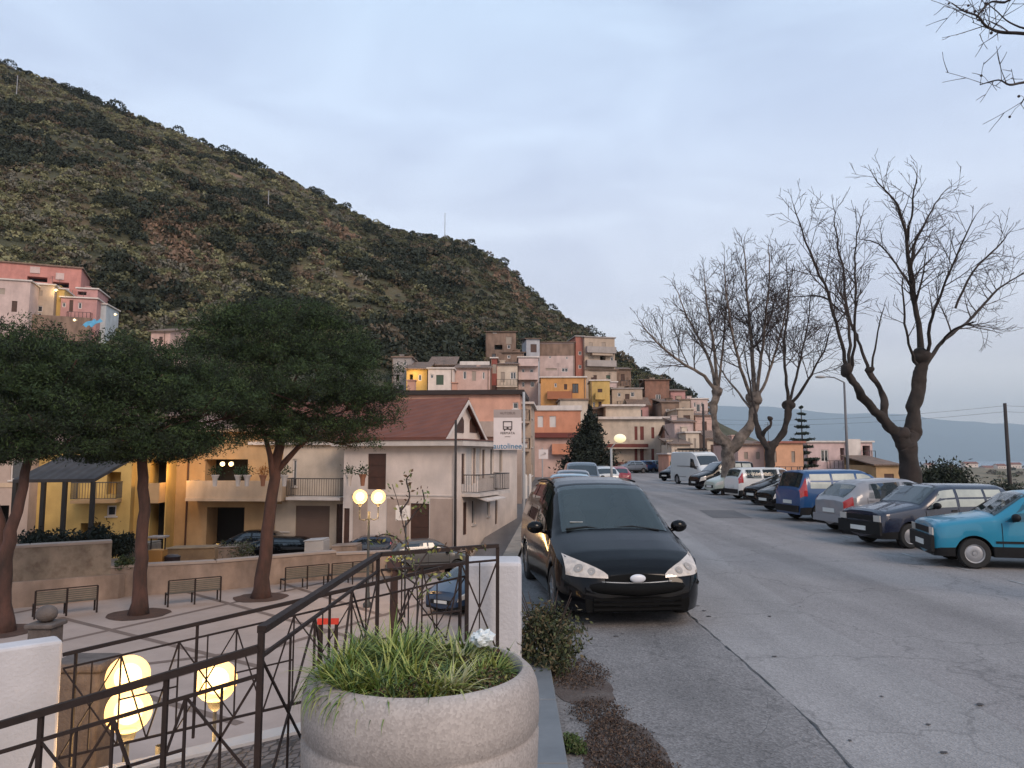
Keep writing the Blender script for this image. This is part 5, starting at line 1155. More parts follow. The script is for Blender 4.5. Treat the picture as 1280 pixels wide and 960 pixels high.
pine('tallest umbrella pine with forked trunk and dense round crown beside the gabled house', [(326, 744, 29, .29), (333, 680, 29, .24), (342, 610, 29, .21), (350, 545, 29, .17), (352, 490, 29, .10)],
     [(330, 432, 29, 2.1, 1.5), (410, 440, 29.5, 1.9, 1.5), (270, 430, 29.5, 1.5, 1.3), (455, 485, 29, 1.5, 1.5), (380, 480, 28.2, 2.2, 1.6), (300, 480, 28.5, 1.7, 1.4), (350, 403, 29.5, 1.9, .85), (425, 525, 29, 1.5, 1.1), (350, 520, 28.7, 1.8, .8), (478, 520, 29, .8, 1.1), (395, 400, 29, 1.1, .7), (285, 400, 29, 1.2, .7), (345, 540, 29, 1.6, .6), (385, 545, 28.5, 1.6, .7), (300, 520, 29, 1.2, .8), (440, 550, 29, 1.0, .6)], 12,
     [([(343, 610, 29), (338, 570, 28.8), (326, 525, 28.6)], [.14, .11, .06]), ([(345, 590, 29), (372, 560, 29.3), (400, 535, 29.3)], [.14, .1, .06])], 62000)
pine('leaning umbrella pine with crooked trunk at the edge of the plaza', [(4, 782, 23.5, .27), (6, 700, 23.5, .22), (20, 640, 23.5, .16), (38, 560, 23.6, .12), (42, 520, 23.6, .08)],
     [(30, 470, 23.5, 1.9, 1.4), (-40, 480, 24, 1.9, 1.5), (85, 460, 23.5, 1.5, 1.1), (10, 435, 24, 1.8, .9), (60, 520, 23, 1.7, 1.1), (-20, 535, 23.3, 1.7, 1.1), (105, 505, 24, 1.2, 1.1), (-100, 500, 24, 1.8, 1.4), (40, 560, 23.5, 1.5, .7), (0, 570, 23.5, 1.3, .6), (80, 555, 23.5, 1.3, .7)], 13,
     [([(6, 700, 23.5), (0, 650, 23.7), (-20, 590, 24)], [.2, .15, .1])])
# ---- bare plane trees
def twigs(mbs, p, d, L, r, depth, rng, spread=.5, up=.25, side=2):
    """grow a curved shoot with side shoots; mbs = (thick, thin) builders"""
    n = max(3, int(L/.45)); pts = [p.copy()]; dd = d.normalized(); seg = L/n
    for i in range(n):
        dd = (dd+Vector((rng.uniform(-1, 1), rng.uniform(-1, 1), rng.uniform(-1, 1)))*.13+Vector((0, 0, up*.10))).normalized(); pts.append(pts[-1]+dd*seg)
    rr = [max(MINR, r*(1-.75*i/n)) for i in range(n+1)]
    (mbs[0] if r > .05 else mbs[1]).tube(pts, rr, 6 if r > .05 else 3 if r < .02 else 4, cap=False)
    if depth <= 0: return
    k = 0; step = {3: .6, 2: .30, 1: .24}[min(depth, 3)]
    t = step*.9
    while t < L:
        i = min(n-1, int(t/seg)); b = pts[i].lerp(pts[i+1], t/seg-i); ax = (pts[i+1]-pts[i]).normalized(); o = ax.orthogonal().normalized(); o = Matrix.Rotation(rng.uniform(0, 6.283), 3, ax) @ o
        nd = (ax*(1-spread*.45)+o*spread*rng.uniform(.7, 1.2)).normalized(); l2 = (L-t)*rng.uniform(.35, .6)+.25*depth
        twigs(mbs, b, nd, min(l2, L*.62), max(.006, rr[i]*.55), depth-1, rng, spread, up, side); t += step*rng.uniform(.7, 1.5)
MINR = .006; TR = .74
def along(pts, rads, K=4):
    out, ro = [], []
    for i in range(len(pts)-1):
        for k in range(K):
            f = k/K; p0 = pts[max(0, i-1)]; p1, p2 = pts[i], pts[i+1]; p3 = pts[min(len(pts)-1, i+2)]
            out.append(.5*((2*p1)+(p2-p0)*f+(2*p0-5*p1+4*p2-p3)*f*f+(3*p1-p0-3*p2+p3)*f**3)); ro.append(rads[i]*(1-f)+rads[i+1]*f)
    out.append(pts[-1]); ro.append(rads[-1]); return out, ro
def bare(label, base, limbs, shoots, seed, bark, group='bare plane trees behind the parked cars', side_depth=2, knobs=()):
    """limbs: thick pixel polylines (px,py,Y,r); shoots: thinner ones that carry side shoots"""
    rng = random.Random(seed); b = P(*base); b.z = -.3
    r_ = root('plane_tree', b, label, 'tree', group); A, B = MB(), MB()
    for l in limbs:
        pts = [P(a, c, Y) for a, c, Y, _ in l]; 
        if l[0][1] > 585: pts[0].z = min(pts[0].z, -.4)
        p, ro = along(pts, [q[3]*TR for q in l], 9); p = [v+Vector((rng.uniform(-1, 1), rng.uniform(-1, 1), rng.uniform(-1, 1)))*ro[i]*.03 for i, v in enumerate(p)]; A.tube(p, [x*rng.uniform(.97, 1.04) for x in ro], 20)
    for a, c, Y, rr in knobs: b0 = len(A.v); c0 = P(a, c, Y); A.sphere(tuple(c0), rr*.9, 12, 0, (1, 1, .9)); A.v[b0:] = [tuple(c0+(Vector(v)-c0)*(1+.5*noise.noise(Vector(v)*3.1))) for v in A.v[b0:]]
    for i, v in enumerate(A.v):
        v = Vector(v); A.v[i] = tuple(v+noise.noise_vector(v*1.7)*.13+noise.noise_vector(Vector((v.x*6, v.y*6, v.z*3)))*.035)
    A.build('trunk', bark, r_, smooth=True); A2 = MB()
    for l, sp in shoots:
        pts = [P(a, c, Y) for a, c, Y, _ in l]; p, ro = along(pts, [q[3]*.72 for q in l]); p = [v+Vector((rng.uniform(-1, 1), rng.uniform(-1, 1), 0))*.035 for v in p]; A2.tube(p, ro, 6, cap=False)
        cum = 0; nxt = 1.0+.10*sum((p[j+1]-p[j]).length for j in range(len(p)-1))
        for i in range(1, len(p)):
            sg = (p[i]-p[i-1]).length; cum += sg
            while cum > nxt:
                ax = (p[i]-p[i-1]).normalized(); o = Matrix.Rotation(rng.uniform(0, 6.283), 3, ax) @ ax.orthogonal().normalized()
                left = sum((p[j+1]-p[j]).length for j in range(i, len(p)-1))
                Ls = (.75+left*.30)*rng.uniform(.55, 1.15)*sp
                twigs((A2, B), p[i], ax*.72+o*.7, Ls, max(.012, ro[i]*.5), side_depth, rng, .6, .3); nxt += rng.uniform(.2, .42)
        twigs((A2, B), p[-1], p[-1]-p[-2], .55*sp, ro[-1], 2, rng, .5, .3)
    A2.build('limbs', bark, r_, smooth=True); B.build('twigs', TWIG, r_)
    return r_
Y1 = 26; MINR = .0078
bare('largest bare plane tree with thick forked trunk and knobby pollard heads, nearest the camera', (1136, 600, Y1),
     [[(1138, 604, Y1, .50), (1136, 575, Y1, .44), (1131, 555, Y1, .40), (1118, 540, Y1-.1, .27), (1100, 520, Y1-.3, .22), (1080, 497, Y1-.6, .19), (1068, 478, Y1-.8, .17), (1060, 466, Y1-.9, .20)],
      [(1138, 596, Y1, .40), (1136, 565, Y1, .38), (1140, 540, Y1+.2, .34), (1142, 515, Y1+.3, .30), (1147, 485, Y1+.4, .28), (1152, 460, Y1+.5, .30), (1153, 446, Y1+.5, .27)],
      [(1106, 530, Y1-.2, .2), (1106, 510, Y1-.1, .16), (1104, 490, Y1, .15), (1092, 474, Y1, .13), (1086, 464, Y1, .14)]],
     [([(1152, 450, Y1+.5, .2), (1149, 415, Y1+.6, .14), (1141, 370, Y1+.6, .12), (1137, 330, Y1+.5, .1), (1132, 290, Y1+.3, .08), (1120, 255, Y1, .05), (1092, 222, Y1-.5, .025)], 1.0),
      ([(1138, 340, Y1+.6, .07), (1145, 300, Y1+1, .06), (1165, 262, Y1+1.3, .04), (1180, 240, Y1+1.6, .02)], 1.0),
      ([(1134, 300, Y1+.3, .06), (1140, 260, Y1-.4, .05), (1146, 220, Y1-.9, .025)], .9),
      ([(1160, 450, Y1+.4, .1), (1163, 405, Y1-.2, .08), (1175, 370, Y1-.8, .06), (1196, 320, Y1-1.2, .05), (1218, 270, Y1-1.5, .02)], 1.0),
      ([(1157, 455, Y1+.6, .11), (1180, 425, Y1+1, .09), (1214, 398, Y1+1.6, .07), (1240, 368, Y1+2, .06), (1262, 352, Y1+2.4, .045), (1290, 335, Y1+2.6, .02)], 1.1),
      ([(1176, 430, Y1+1, .07), (1192, 412, Y1+.2, .05), (1216, 403, Y1-.4, .04)], .25),
      ([(1195, 385, Y1+.9, .06), (1215, 340, Y1+.9, .05), (1245, 310, Y1+.9, .04), (1262, 290, Y1+.8, .02)], 1.0),
      ([(1139, 360, Y1+.6, .06), (1120, 330, Y1+1.4, .05), (1098, 305, Y1+2, .04), (1080, 300, Y1+2.3, .02)], .9),
      ([(1145, 455, Y1+.3, .09), (1136, 430, Y1-.4, .06), (1130, 395, Y1-.8, .05), (1128, 350, Y1-1.1, .03)], .7),
      ([(1060, 464, Y1-.9, .1), (1052, 430, Y1-1, .08), (1044, 395, Y1-1.1, .075), (1030, 355, Y1-1.3, .06), (1012, 315, Y1-1.6, .045), (992, 258, Y1-1.8, .02)], 1.1),
      ([(1062, 462, Y1-.9, .09), (1062, 420, Y1-.4, .07), (1058, 375, Y1, .06), (1052, 330, Y1+.3, .05), (1045, 290, Y1+.3, .035), (1043, 262, Y1+.3, .02)], 1.1),
      ([(1064, 464, Y1-.9, .08), (1068, 420, Y1-1.5, .06), (1070, 370, Y1-1.9, .05), (1068, 320, Y1-2, .035), (1075, 275, Y1-2, .02)], 1.0),
      ([(1086, 462, Y1, .09), (1076, 432, Y1+.2, .07), (1064, 405, Y1+.5, .06), (1050, 375, Y1+.9, .04), (1030, 360, Y1+1.3, .02)], 1.0),
      ([(1090, 464, Y1, .06), (1096, 425, Y1-.3, .04), (1104, 385, Y1-.6, .02)], .5),
      ([(1046, 385, Y1-1.1, .05), (1030, 372, Y1-.5, .045), (1010, 370, Y1, .03), (985, 372, Y1+.3, .015)], .8)], 21, BARKD,
     knobs=[(1059, 464, Y1-.9, .25), (1153, 447, Y1+.5, .33), (1087, 463, Y1, .18), (1126, 542, Y1-.1, .3)], side_depth=2)
Y2 = 40; MINR = .0105
bare('left bare plane tree with grey two-armed trunk above the white van and pale cars', (908, 592, Y2),
     [[(909, 594, Y2, .52), (910, 570, Y2, .46), (908, 556, Y2, .44), (898, 545, Y2, .36), (893, 525, Y2, .26), (893, 505, Y2, .24), (896, 488, Y2, .26)],
      [(909, 590, Y2, .44), (911, 568, Y2, .40), (922, 553, Y2, .38), (934, 538, Y2, .32), (941, 520, Y2, .30), (942, 505, Y2, .30), (943, 495, Y2, .26)]],
     [([(895, 490, Y2, .16), (880, 470, Y2-.5, .12), (855, 455, Y2-1, .10), (832, 438, Y2-1.5, .08), (812, 418, Y2-2, .05), (800, 402, Y2-2.2, .025)], 1.25),
      ([(896, 488, Y2, .14), (886, 450, Y2+.5, .11), (872, 420, Y2+1, .09), (856, 390, Y2+1.5, .06), (846, 362, Y2+1.8, .03)], 1.3),
      ([(897, 486, Y2, .13), (893, 440, Y2-.5, .10), (886, 395, Y2-1, .08), (880, 345, Y2-1.3, .03)], 1.3),
      ([(898, 486, Y2, .10), (903, 440, Y2+.6, .08), (908, 390, Y2+1.1, .05), (910, 345, Y2+1.5, .03)], 1.1),
      ([(943, 497, Y2, .18), (941, 450, Y2, .14), (936, 395, Y2+.4, .10), (932, 340, Y2+.6, .06), (930, 305, Y2+.8, .03)], 1.3),
      ([(941, 500, Y2, .14), (926, 460, Y2-.8, .11), (915, 415, Y2-1.3, .08), (908, 370, Y2-1.6, .05), (905, 330, Y2-1.8, .03)], 1.3),
      ([(945, 497, Y2, .14), (952, 445, Y2-.6, .11), (957, 395, Y2-1, .08), (962, 340, Y2-1.2, .05), (960, 308, Y2-1.2, .03)], 1.3),
      ([(946, 499, Y2, .12), (962, 465, Y2+.7, .10), (975, 420, Y2+1.2, .07), (985, 375, Y2+1.5, .04), (990, 345, Y2+1.6, .03)], 1.2),
      ([(938, 510, Y2, .10), (918, 485, Y2+1, .08), (900, 460, Y2+1.8, .05), (893, 440, Y2+2.2, .03)], .9)], 22, BARKP, knobs=[(895, 489, Y2, .33), (943, 498, Y2, .42)])
Y3 = 37
bare('middle bare plane tree with dark base and a short stub between two arms', (960, 590, Y3),
     [[(961, 594, Y3, .36), (961, 570, Y3, .30), (958, 558, Y3, .28), (950, 545, Y3, .22), (946, 530, Y3+.3, .16), (944, 518, Y3+.4, .17)],
      [(961, 590, Y3, .30), (962, 566, Y3, .28), (972, 553, Y3, .24), (980, 538, Y3, .21), (984, 520, Y3, .19), (986, 506, Y3, .22)],
      [(952, 548, Y3, .13), (956, 538, Y3-.2, .13), (963, 532, Y3-.3, .12), (962, 523, Y3-.3, .14)]],
     [([(986, 507, Y3, .13), (982, 470, Y3, .10), (981, 425, Y3+.3, .08), (985, 380, Y3+.5, .05), (983, 330, Y3+.6, .03)], 1.25),
      ([(988, 506, Y3, .12), (1004, 485, Y3-.4, .10), (1018, 462, Y3-.8, .07), (1032, 432, Y3-1, .05), (1040, 405, Y3-1.1, .025)], 1.2),
      ([(987, 505, Y3, .10), (998, 460, Y3+.7, .08), (1008, 415, Y3+1, .05), (1014, 370, Y3+1.2, .03)], 1.2),
      ([(944, 518, Y3+.4, .08), (938, 480, Y3+1, .06), (930, 440, Y3+1.4, .04)], .8)], 23, BARKD, knobs=[(986, 506, Y3, .28), (962, 524, Y3-.3, .16)])
# overhanging branches of a plane tree standing outside the view, with seed balls
rng_ = random.Random(31); YB = 9.0; MINR = .0035
r_ = root('plane_tree', (9.2, 9.3, 0), 'plane tree whose twigs with round seed balls hang into the upper corner of the sky', 'tree'); A, B = MB(), MB()
A.tube([Vector((9.2, 9.3, -.3)), Vector((9.1, 9.3, 2.5)), Vector((8.9, 9.2, 5.0)), Vector((9.2, 9.1, 8.2))], [.38, .32, .26, .16], 12); A.build('trunk', BARKD, r_, smooth=True)
A = MB()
for l, sp in (([(1420, 60, YB, .06), (1340, 50, YB, .035), (1280, 42, YB, .022), (1250, 40, YB, .02), (1232, 32, YB, .016), (1222, 20, YB, .013), (1205, 14, YB, .01), (1190, 4, YB, .007)], .35),
              ([(1290, -40, YB, .02), (1262, 0, YB, .016), (1240, 2, YB, .014), (1228, 12, YB, .012), (1221, 22, YB, .012)], .3),
              ([(1420, 90, YB, .05), (1330, 98, YB, .025), (1280, 103, YB, .016), (1262, 106, YB, .014), (1248, 100, YB, .009), (1225, 106, YB, .006)], .32),
              ([(1330, 20, YB, .02), (1290, 36, YB, .014), (1262, 28, YB, .01), (1246, 14, YB, .007), (1236, 6, YB, .006)], .3),
              ([(1420, 150, YB, .04), (1330, 140, YB, .016), (1290, 118, YB, .01), (1276, 130, YB, .008)], .3)):
    pts = [P(a, c, Y+rng_.uniform(-.2, .2)) for a, c, Y, _ in l]; p, ro = along(pts, [q[3] for q in l]); A.tube(p, ro, 6, cap=False)
    for i in range(10, len(p), 1):
        ax = (p[i]-p[i-1]).normalized(); o = Matrix.Rotation(rng_.uniform(0, 6.28), 3, ax) @ ax.orthogonal().normalized()
        if rng_.random() < .8: twigs((A, B), p[i], ax*.6+o*.7, rng_.uniform(.5, 1.3)*sp*1.3, max(.0045, ro[i]*.5), 1, rng_, .6, .2)
        if rng_.random() < .28:
            q = p[i]+Vector((rng_.uniform(-.2, .1), rng_.uniform(-.1, .1), rng_.uniform(-.22, .12))); B.tube([p[i], (p[i]+q)/2+Vector((0, 0, .02)), q], .003, 3, cap=False); B.sphere(tuple(q), rng_.uniform(.012, .02), 5)
A.tube([Vector((9.1, 9.3, 2.5))]+[P(1420, 150, YB)], [.12, .04], 6); A.tube([Vector((8.9, 9.2, 5.0))]+[P(1420, 90, YB)], [.12, .05], 6); A.tube([Vector((8.9, 9.2, 5.2))]+[P(1420, 60, YB)], [.12, .06], 6); A.tube([Vector((9.0, 9.1, 6.6))]+[P(1330, 20, YB)], [.1, .02], 6); A.tube([Vector((9.1, 9.1, 7.2))]+[P(1290, -40, YB)], [.1, .02], 6)
A.build('limbs', BARKD, r_, smooth=True); B.build('twigs', TWIG, r_)
# ---- conifers
def conifer(name, label, px, Y, zb, ztop, wid, seed, mats, tiers=14, leaf=.12, nl=260, flat=.12, droop=.0, tr=.2):
    rng = np.random.default_rng(seed); x = XP(px, Y, 3); r_ = root(name, (x, Y, zb), label, 'tree'); mb = MB(); mb.tube([(x, Y, zb-.3), (x, Y, (zb+ztop)/2), (x, Y, ztop)], [tr, tr*.6, .03], 8)
    C, S, MI = [], [], []; Hh = ztop-zb
    for t in range(tiers):
        f = t/(tiers-1); z = zb+Hh*(.10+.88*f); rad = wid/2*(1-f)**.85+.15; nb = 6 if f < .8 else 4
        for k in range(nb):
            a = rng.uniform(0, 6.283) if nb > 4 else k*6.28/nb; rr = rad*rng.uniform(.8, 1.1); e = np.array([x+math.cos(a)*rr, Y+math.sin(a)*rr, z+droop*rr+rng.uniform(-.05, .1)])
            mb.tube([(x, Y, z), tuple(e)], [.04, .012], 4, cap=False); n = int(nl*max(.3, rr/(wid/2))); u = rng.random(n)**.7
            c = np.array([x, Y, z])+(e-np.array([x, Y, z]))*u[:, None]; c += rng.normal(size=(n, 3))*np.array([rr*.16, rr*.16, flat*(.4+rr*.2)]); C.append(c); S.append(rng.uniform(.6, 1.2, n)*leaf); MI.append(rng.integers(0, len(mats), n))
    mb.build('trunk', BARKD, r_, smooth=True); np_mesh('crown', leaf_quads(np.concatenate(C), np.concatenate(S), .4, rng), 4, np.concatenate(MI), mats, r_)
DK = [M('fir_dark', (.010, .015, .010), .9), M('fir_mid', (.016, .024, .014), .9)]
conifer('dark_fir', 'dark fir tree with wide low skirt in front of the orange-red block', 738, 62, -.3, P(738, 514, 62).z, 4.7, 41, DK, 13, .17, 420, .5, -.05)
conifer('araucaria', 'tiered tall conifer with level whorled branches standing before the sea', 1003, 70, -3, P(1003, 507, 70).z, 3.4, 42, [M('araucaria_green', (.03, .05, .04), .85), NEED[0]], 15, .11, 420, .07, .04, .16)
# ---- shrubs
def shrub(name, label, c, r, n, leaf, mats, seed, group=None, stems=9, flat=.8, up=.3, asp=.4):
    rng = np.random.default_rng(seed); r_ = root(name, c, label, 'shrub', group); mb = MB(); pr_ = random.Random(seed)
    for k in range(stems):
        a = pr_.uniform(0, 6.28); e = Vector(c)+Vector((math.cos(a)*r*.6, math.sin(a)*r*.6, r*flat*pr_.uniform(.7, 1.3))); mb.tube([Vector(c), Vector(c).lerp(e, .5)+Vector((0, 0, r*.15)), e], [.02*r+.008, .014*r+.004, .004], 4)
    mb.build('stem', TWIG, r_); C = []
    for k in range(max(6, n//90)):
        d = rng.normal(size=3); d /= np.linalg.norm(d); d[2] = abs(d[2]); cc = np.array(c)+np.array([0, 0, r*.25])+d*np.array([r, r, r*flat])*rng.uniform(.35, .85); C.append(cc+rng.normal(size=(90, 3))*r*.17)
    Cc = np.concatenate(C); Cc[:, 2] = np.maximum(Cc[:, 2], c[2]+.02); np_mesh('foliage', leaf_quads(Cc, rng.uniform(.6, 1.3, len(Cc))*leaf, asp, rng, up), 4, rng.integers(0, len(mats), len(Cc)), mats, r_)
SG1 = [M('shrub_olive', (.07, .085, .03), .8), M('shrub_dry', (.12, .095, .05), .9), M('shrub_dark', (.022, .032, .015), .9)]
shrub('dry_shrub', 'straggly half-dry shrub growing between the white pillar and the black people carrier', (.33, 7.45, .0), .42, 5200, .026, SG1, 51, stems=16, flat=1.5)
shrub('dark_bush', 'big dark bush behind the navy hatchback, right of the thickest tree trunk', (P(1180, 605, 45).x, 45, -1.3), 2.1, 11000, .12, DK+[SG1[2]], 52, flat=1.35)
shrub('dark_bush', 'lower dark bush at the foot of the utility pole', (P(1256, 612, 42).x, 42, -1.4), 1.5, 5600, .11, DK+[SG1[2]], 53, flat=1.1)
shrub('dark_bush', 'small bush behind the roof of the silver hatchback', (P(1140, 600, 48).x, 48, -2.2), 1.3, 2200, .12, DK+[SG1[0]], 57, flat=1.0)
for i, (px, py, Y, r, lb) in enumerate(((75, 690, 30, 1.1, 'dark clipped bush under the pergola, left of its posts'), (115, 690, 31, 1.1, 'dark clipped bush under the pergola, right of its posts'), (50, 692, 31, 1.0, 'dark clipped bush closest to the leaning pine'), (150, 696, 30.5, .8, 'dark bush between pergola and middle pine'))):
    shrub('hedge_bush', lb, (P(px, py, Y).x, Y, -2.0), r, 2200, .1, DK, 54+i, flat=.8, group='dark bushes above the plaza wall')
shrub('flower_bush', 'loose grey-green bush on the planting bed behind the plaza wall', (P(298, 700, 34).x, 34, -2.5), .9, 1500, .07, [SG1[0], M('bush_grey', (.14, .13, .10), .9)], 60, flat=.5)
shrub('flower_bush', 'low green plant in the bed right of the middle pine trunk', (P(158, 705, 29.3).x, 29.3, -2.3), .5, 900, .06, [NEED[1], SG1[0]], 61, flat=.5)
shrub('weed_tuft', 'green weeds growing out of the joint beside the slate kerb', (.44, 5.5, .01), .11, 1600, .018, [M('weed_green', (.05, .09, .02), .8), SG1[0]], 62, flat=.7)
shrub('weed_tuft', 'yellow-green weeds at the foot of the white parapet', (P(97, 950, 7.1).x, 7.0, rz(P(97, 950, 7.1).x)), .16, 1500, .02, [M('weed_yellow', (.22, .22, .03), .8), SG1[0]], 63, flat=.6)
# dry leaves and earth lying on the shoulder
rng = np.random.default_rng(8); C = []
for cx, cy_, rx, ry, n in ((.78, 5.4, .26, .75, 5200), (.70, 6.3, .22, .3, 1500), (.95, 4.9, .25, .4, 2200), (.62, 7.4, .3, .5, 2500)):
    a = rng.random(n)*6.283; q = np.sqrt(rng.random(n)); C.append(np.stack([cx+np.cos(a)*rx*q+rng.normal(size=n)*.03, cy_+np.sin(a)*ry*q+rng.normal(size=n)*.05, .012+rng.random(n)*.014], 1))
C = np.concatenate(C); tag(np_mesh('dry_litter', leaf_quads(C, rng.uniform(.006, .016, len(C)), .4, rng), 4, rng.integers(0, 3, len(C)), [M('litter_brown', (.06, .035, .025), .95), M('litter_dark', (.03, .022, .018), .95), M('litter_tan', (.13, .09, .065), .95)]), kind='stuff')
mb = MB(); soil = M('earth_patch', (.065, .045, .038), .95, (.11, .09, .08), 6, bump=1)
for cx, cy_, rx, ry in ((.80, 5.35, .30, .85), (.66, 6.9, .26, .5)):
    mb.face([(cx+rx*(1+.25*noise.noise(Vector((k*.9, cx, 0))))*math.cos(6.283*k/26), cy_+ry*(1+.25*noise.noise(Vector((k*.7, cy_, 3))))*math.sin(6.283*k/26), .0115+.001*len(mb.f)) for k in range(26)])
tag(mb.build('dirt', soil), kind='stuff')
mb = MB(); rs = random.Random(5)
for px, py in ((872, 757), (886, 770), (880, 763), (1062, 925), (968, 820), (1102, 870), (770, 795), (778, 792), (1160, 905), (1225, 880), (1180, 940), (1000, 758), (962, 770)):
    c = G(px, py, .012); r = rs.uniform(.015, .035)
    mb.face([(c.x+r*rs.uniform(.7, 1.3)*math.cos(6.283*k/9), c.y+r*.8*rs.uniform(.7, 1.3)*math.sin(6.283*k/9), .0118) for k in range(9)])
tag(mb.build('dirt_spots', M('tar_spot', (.05, .045, .045), .8)), kind='stuff')
# ================================================================ PLANTER
pc = Vector((P(528, 850, 3.95).x, 3.95, .15)); PR = .60; PH = P(528, 872, pc.y-PR+.09).z-.15
pl = root('round_planter', pc, 'big round concrete planter bowl full of striped lilyturf beside the railing', 'planter')
mb = MB(); k_ = PR
pprof = [(.30, 0), (k_*.90, 0), (k_*.93, .02), (k_*.97, PH*.28), (k_*.99, PH*.55), (k_*.995, PH*.645), (k_*.972, PH*.665), (k_*.972, PH*.68), (k_*.995, PH*.70), (k_*1.0, PH*.80), (k_*.995, PH*.86), (k_*.98, PH*.92), (k_*.95, PH*.965), (k_*.90, PH*.995), (k_*.86, PH), (k_*.835, PH*.985), (k_*.82, PH*.95), (k_*.80, PH*.6)]
mb.lathe(pprof, tuple(pc), 72); mb.build('bowl', CONC, pl, smooth=True, angle=50)
mb = MB(); mb.lathe([(1e-4, PH*.90), (k_*.5, PH*.89), (k_*.815, PH*.86)], tuple(pc), 40); mb.build('soil', M('planter_soil', (.06, .04, .03), .95, (.03, .02, .015), 12, bump=1), pl, smooth=True)
def blades(name, label, c, n, L, wd, mats, seed, parentless=True, spread=1.0, group='strap-leaved plants in the round planter', cat='plant'):
    rng = random.Random(seed); r_ = root(name, c, label, cat, group); mb = MB()
    for k in range(n):
        a = rng.uniform(0, 6.283); l = L*rng.uniform(.55, 1.1); out = rng.uniform(.15, 1.0)*spread; w_ = wd*rng.uniform(.7, 1.2); base = Vector(c)+Vector((rng.uniform(-.04, .04), rng.uniform(-.04, .04), 0)); d = Vector((math.cos(a), math.sin(a), 0)); s_ = Vector((-d.y, d.x, 0)); mi = rng.choice([0, 0, 1, 1, 2]); N_ = 6; prev = None; p = base.copy(); ang = R(88)-out*R(35)
        for i in range(N_+1):
            f = i/N_; ww = w_*(1-abs(2*f-.7)**2*.45)*(1-f**3) if f > .1 else w_*.7
            cur = (p-s_*ww/2, p+Vector((0, 0, -ww*.18)), p+s_*ww/2)
            if prev:
                mb.face([prev[0], prev[1], cur[1], cur[0]], mi); mb.face([prev[1], prev[2], cur[2], cur[1]], mi)
            prev = cur; p = p+(d*math.cos(ang)+Vector((0, 0, math.sin(ang))))*(l/N_); ang -= out*R(26)+R(4)
    mb.build('leaves', mats, r_, smooth=True)
BL = [M('blade_green', (.13, .20, .035), .55), M('blade_light', (.32, .35, .09), .55), M('blade_dark', (.05, .09, .025), .55)]
BV = [M('blade_pale', (.36, .36, .20), .55), BL[1], BL[2]]
zt = .15+PH*.88; prr = random.Random(77)
names_ = ['central tuft of long striped strap leaves', 'strap-leaved tuft spilling over the front rim', 'strap-leaved tuft leaning over the rim nearest the railing', 'pale variegated tuft close to the plastic bag', 'short strap-leaved tuft at the back of the bowl', 'strap-leaved tuft between the centre and the front rim', 'yellow-green tuft at the rim facing the road', 'strap-leaved tuft behind the sapling stem', 'low strap-leaved tuft at the rim under the railing', 'fine-bladed tuft on the road side of the sapling', 'strap-leaved tuft just in front of the sapling', 'dark strap-leaved tuft low at the front rim', 'strap-leaved tuft at the front rim on the railing side', 'pale striped tuft near the front rim on the road side', 'strap-leaved tuft hanging over the rim by the corner post', 'small tuft between the centre and the road-side rim', 'short tuft at the very front of the bowl']
for i, (dx, dy, n, L, m_) in enumerate(((-.10, -.05, 120, .34, BL), (-.16, -.30, 110, .27, BL), (-.36, -.08, 100, .30, BL), (.18, .02, 80, .26, BV), (-.05, .30, 90, .28, BL), (-.02, -.22, 100, .26, BL), (.36, -.02, 100, .20, BL), (.08, .22, 80, .26, BL), (-.34, .18, 90, .26, BL), (.20, .24, 80, .22, BL), (-.20, .14, 110, .33, BL), (.06, -.36, 90, .22, BL), (-.28, -.34, 100, .24, BL), (.18, -.30, 90, .22, BV), (-.40, -.22, 90, .26, BL), (.28, -.16, 80, .2, BL), (-.10, -.40, 90, .2, BL))):
    blades('lilyturf', names_[i], (pc.x+dx, pc.y+dy, zt), int(n*2.8), L*1.22, .0135, m_, 100+i)
gc = np.random.default_rng(3); n = 26000; a = gc.random(n)*6.283; q = np.sqrt(gc.random(n))*.49; C = np.stack([pc.x+np.cos(a)*q, pc.y+np.sin(a)*q, zt+.03+gc.random(n)*.12*(1.15-q/.5*.7)+.03*np.sin(a*5+q*9)], 1)
tag(np_mesh('ground_cover', leaf_quads(C, gc.uniform(.006, .014, n), .55, gc), 4, gc.integers(0, 4, n), [M('cover_green', (.075, .115, .028), .8), SG1[2], M('cover_yellow', (.17, .17, .05), .8), M('cover_brown', (.10, .055, .035), .9)]), kind='stuff')
# sapling with a few leaves
sp_ = root('sapling', (pc.x+.02, pc.y+.12, zt), 'thin sapling with sparse yellowish leaves rising out of the planter', 'plant'); mb = MB(); LV = []
def P3(px, py, dy=0): return P(px, py, pc.y+.12+dy)
for l in ([(520, 800), (522, 750), (519, 715), (512, 690), (505, 660), (498, 630), (490, 605)], [(519, 715), (535, 690), (552, 682), (575, 690), (600, 684)], [(512, 690), (495, 672), (478, 668), (470, 675)], [(505, 660), (520, 640), (530, 628), (528, 612)], [(500, 640), (512, 622), (508, 600), (515, 592)], [(522, 750), (535, 725), (548, 715), (560, 722)], [(519, 730), (500, 715), (488, 700)], [(521, 780), (526, 745), (538, 735)]):
    pts = [P3(a, b, prr.uniform(-.06, .06)) for a, b in l]; p, ro = along(pts, [.0052-.0006*i for i in range(len(l))]); mb.tube(p, ro, 5)
    for i in range(4, len(p)):
        for _ in range(3):
            if prr.random() < .8: LV.append(p[i]+Vector((prr.uniform(-.03, .03), prr.uniform(-.03, .03), prr.uniform(-.03, .02))))
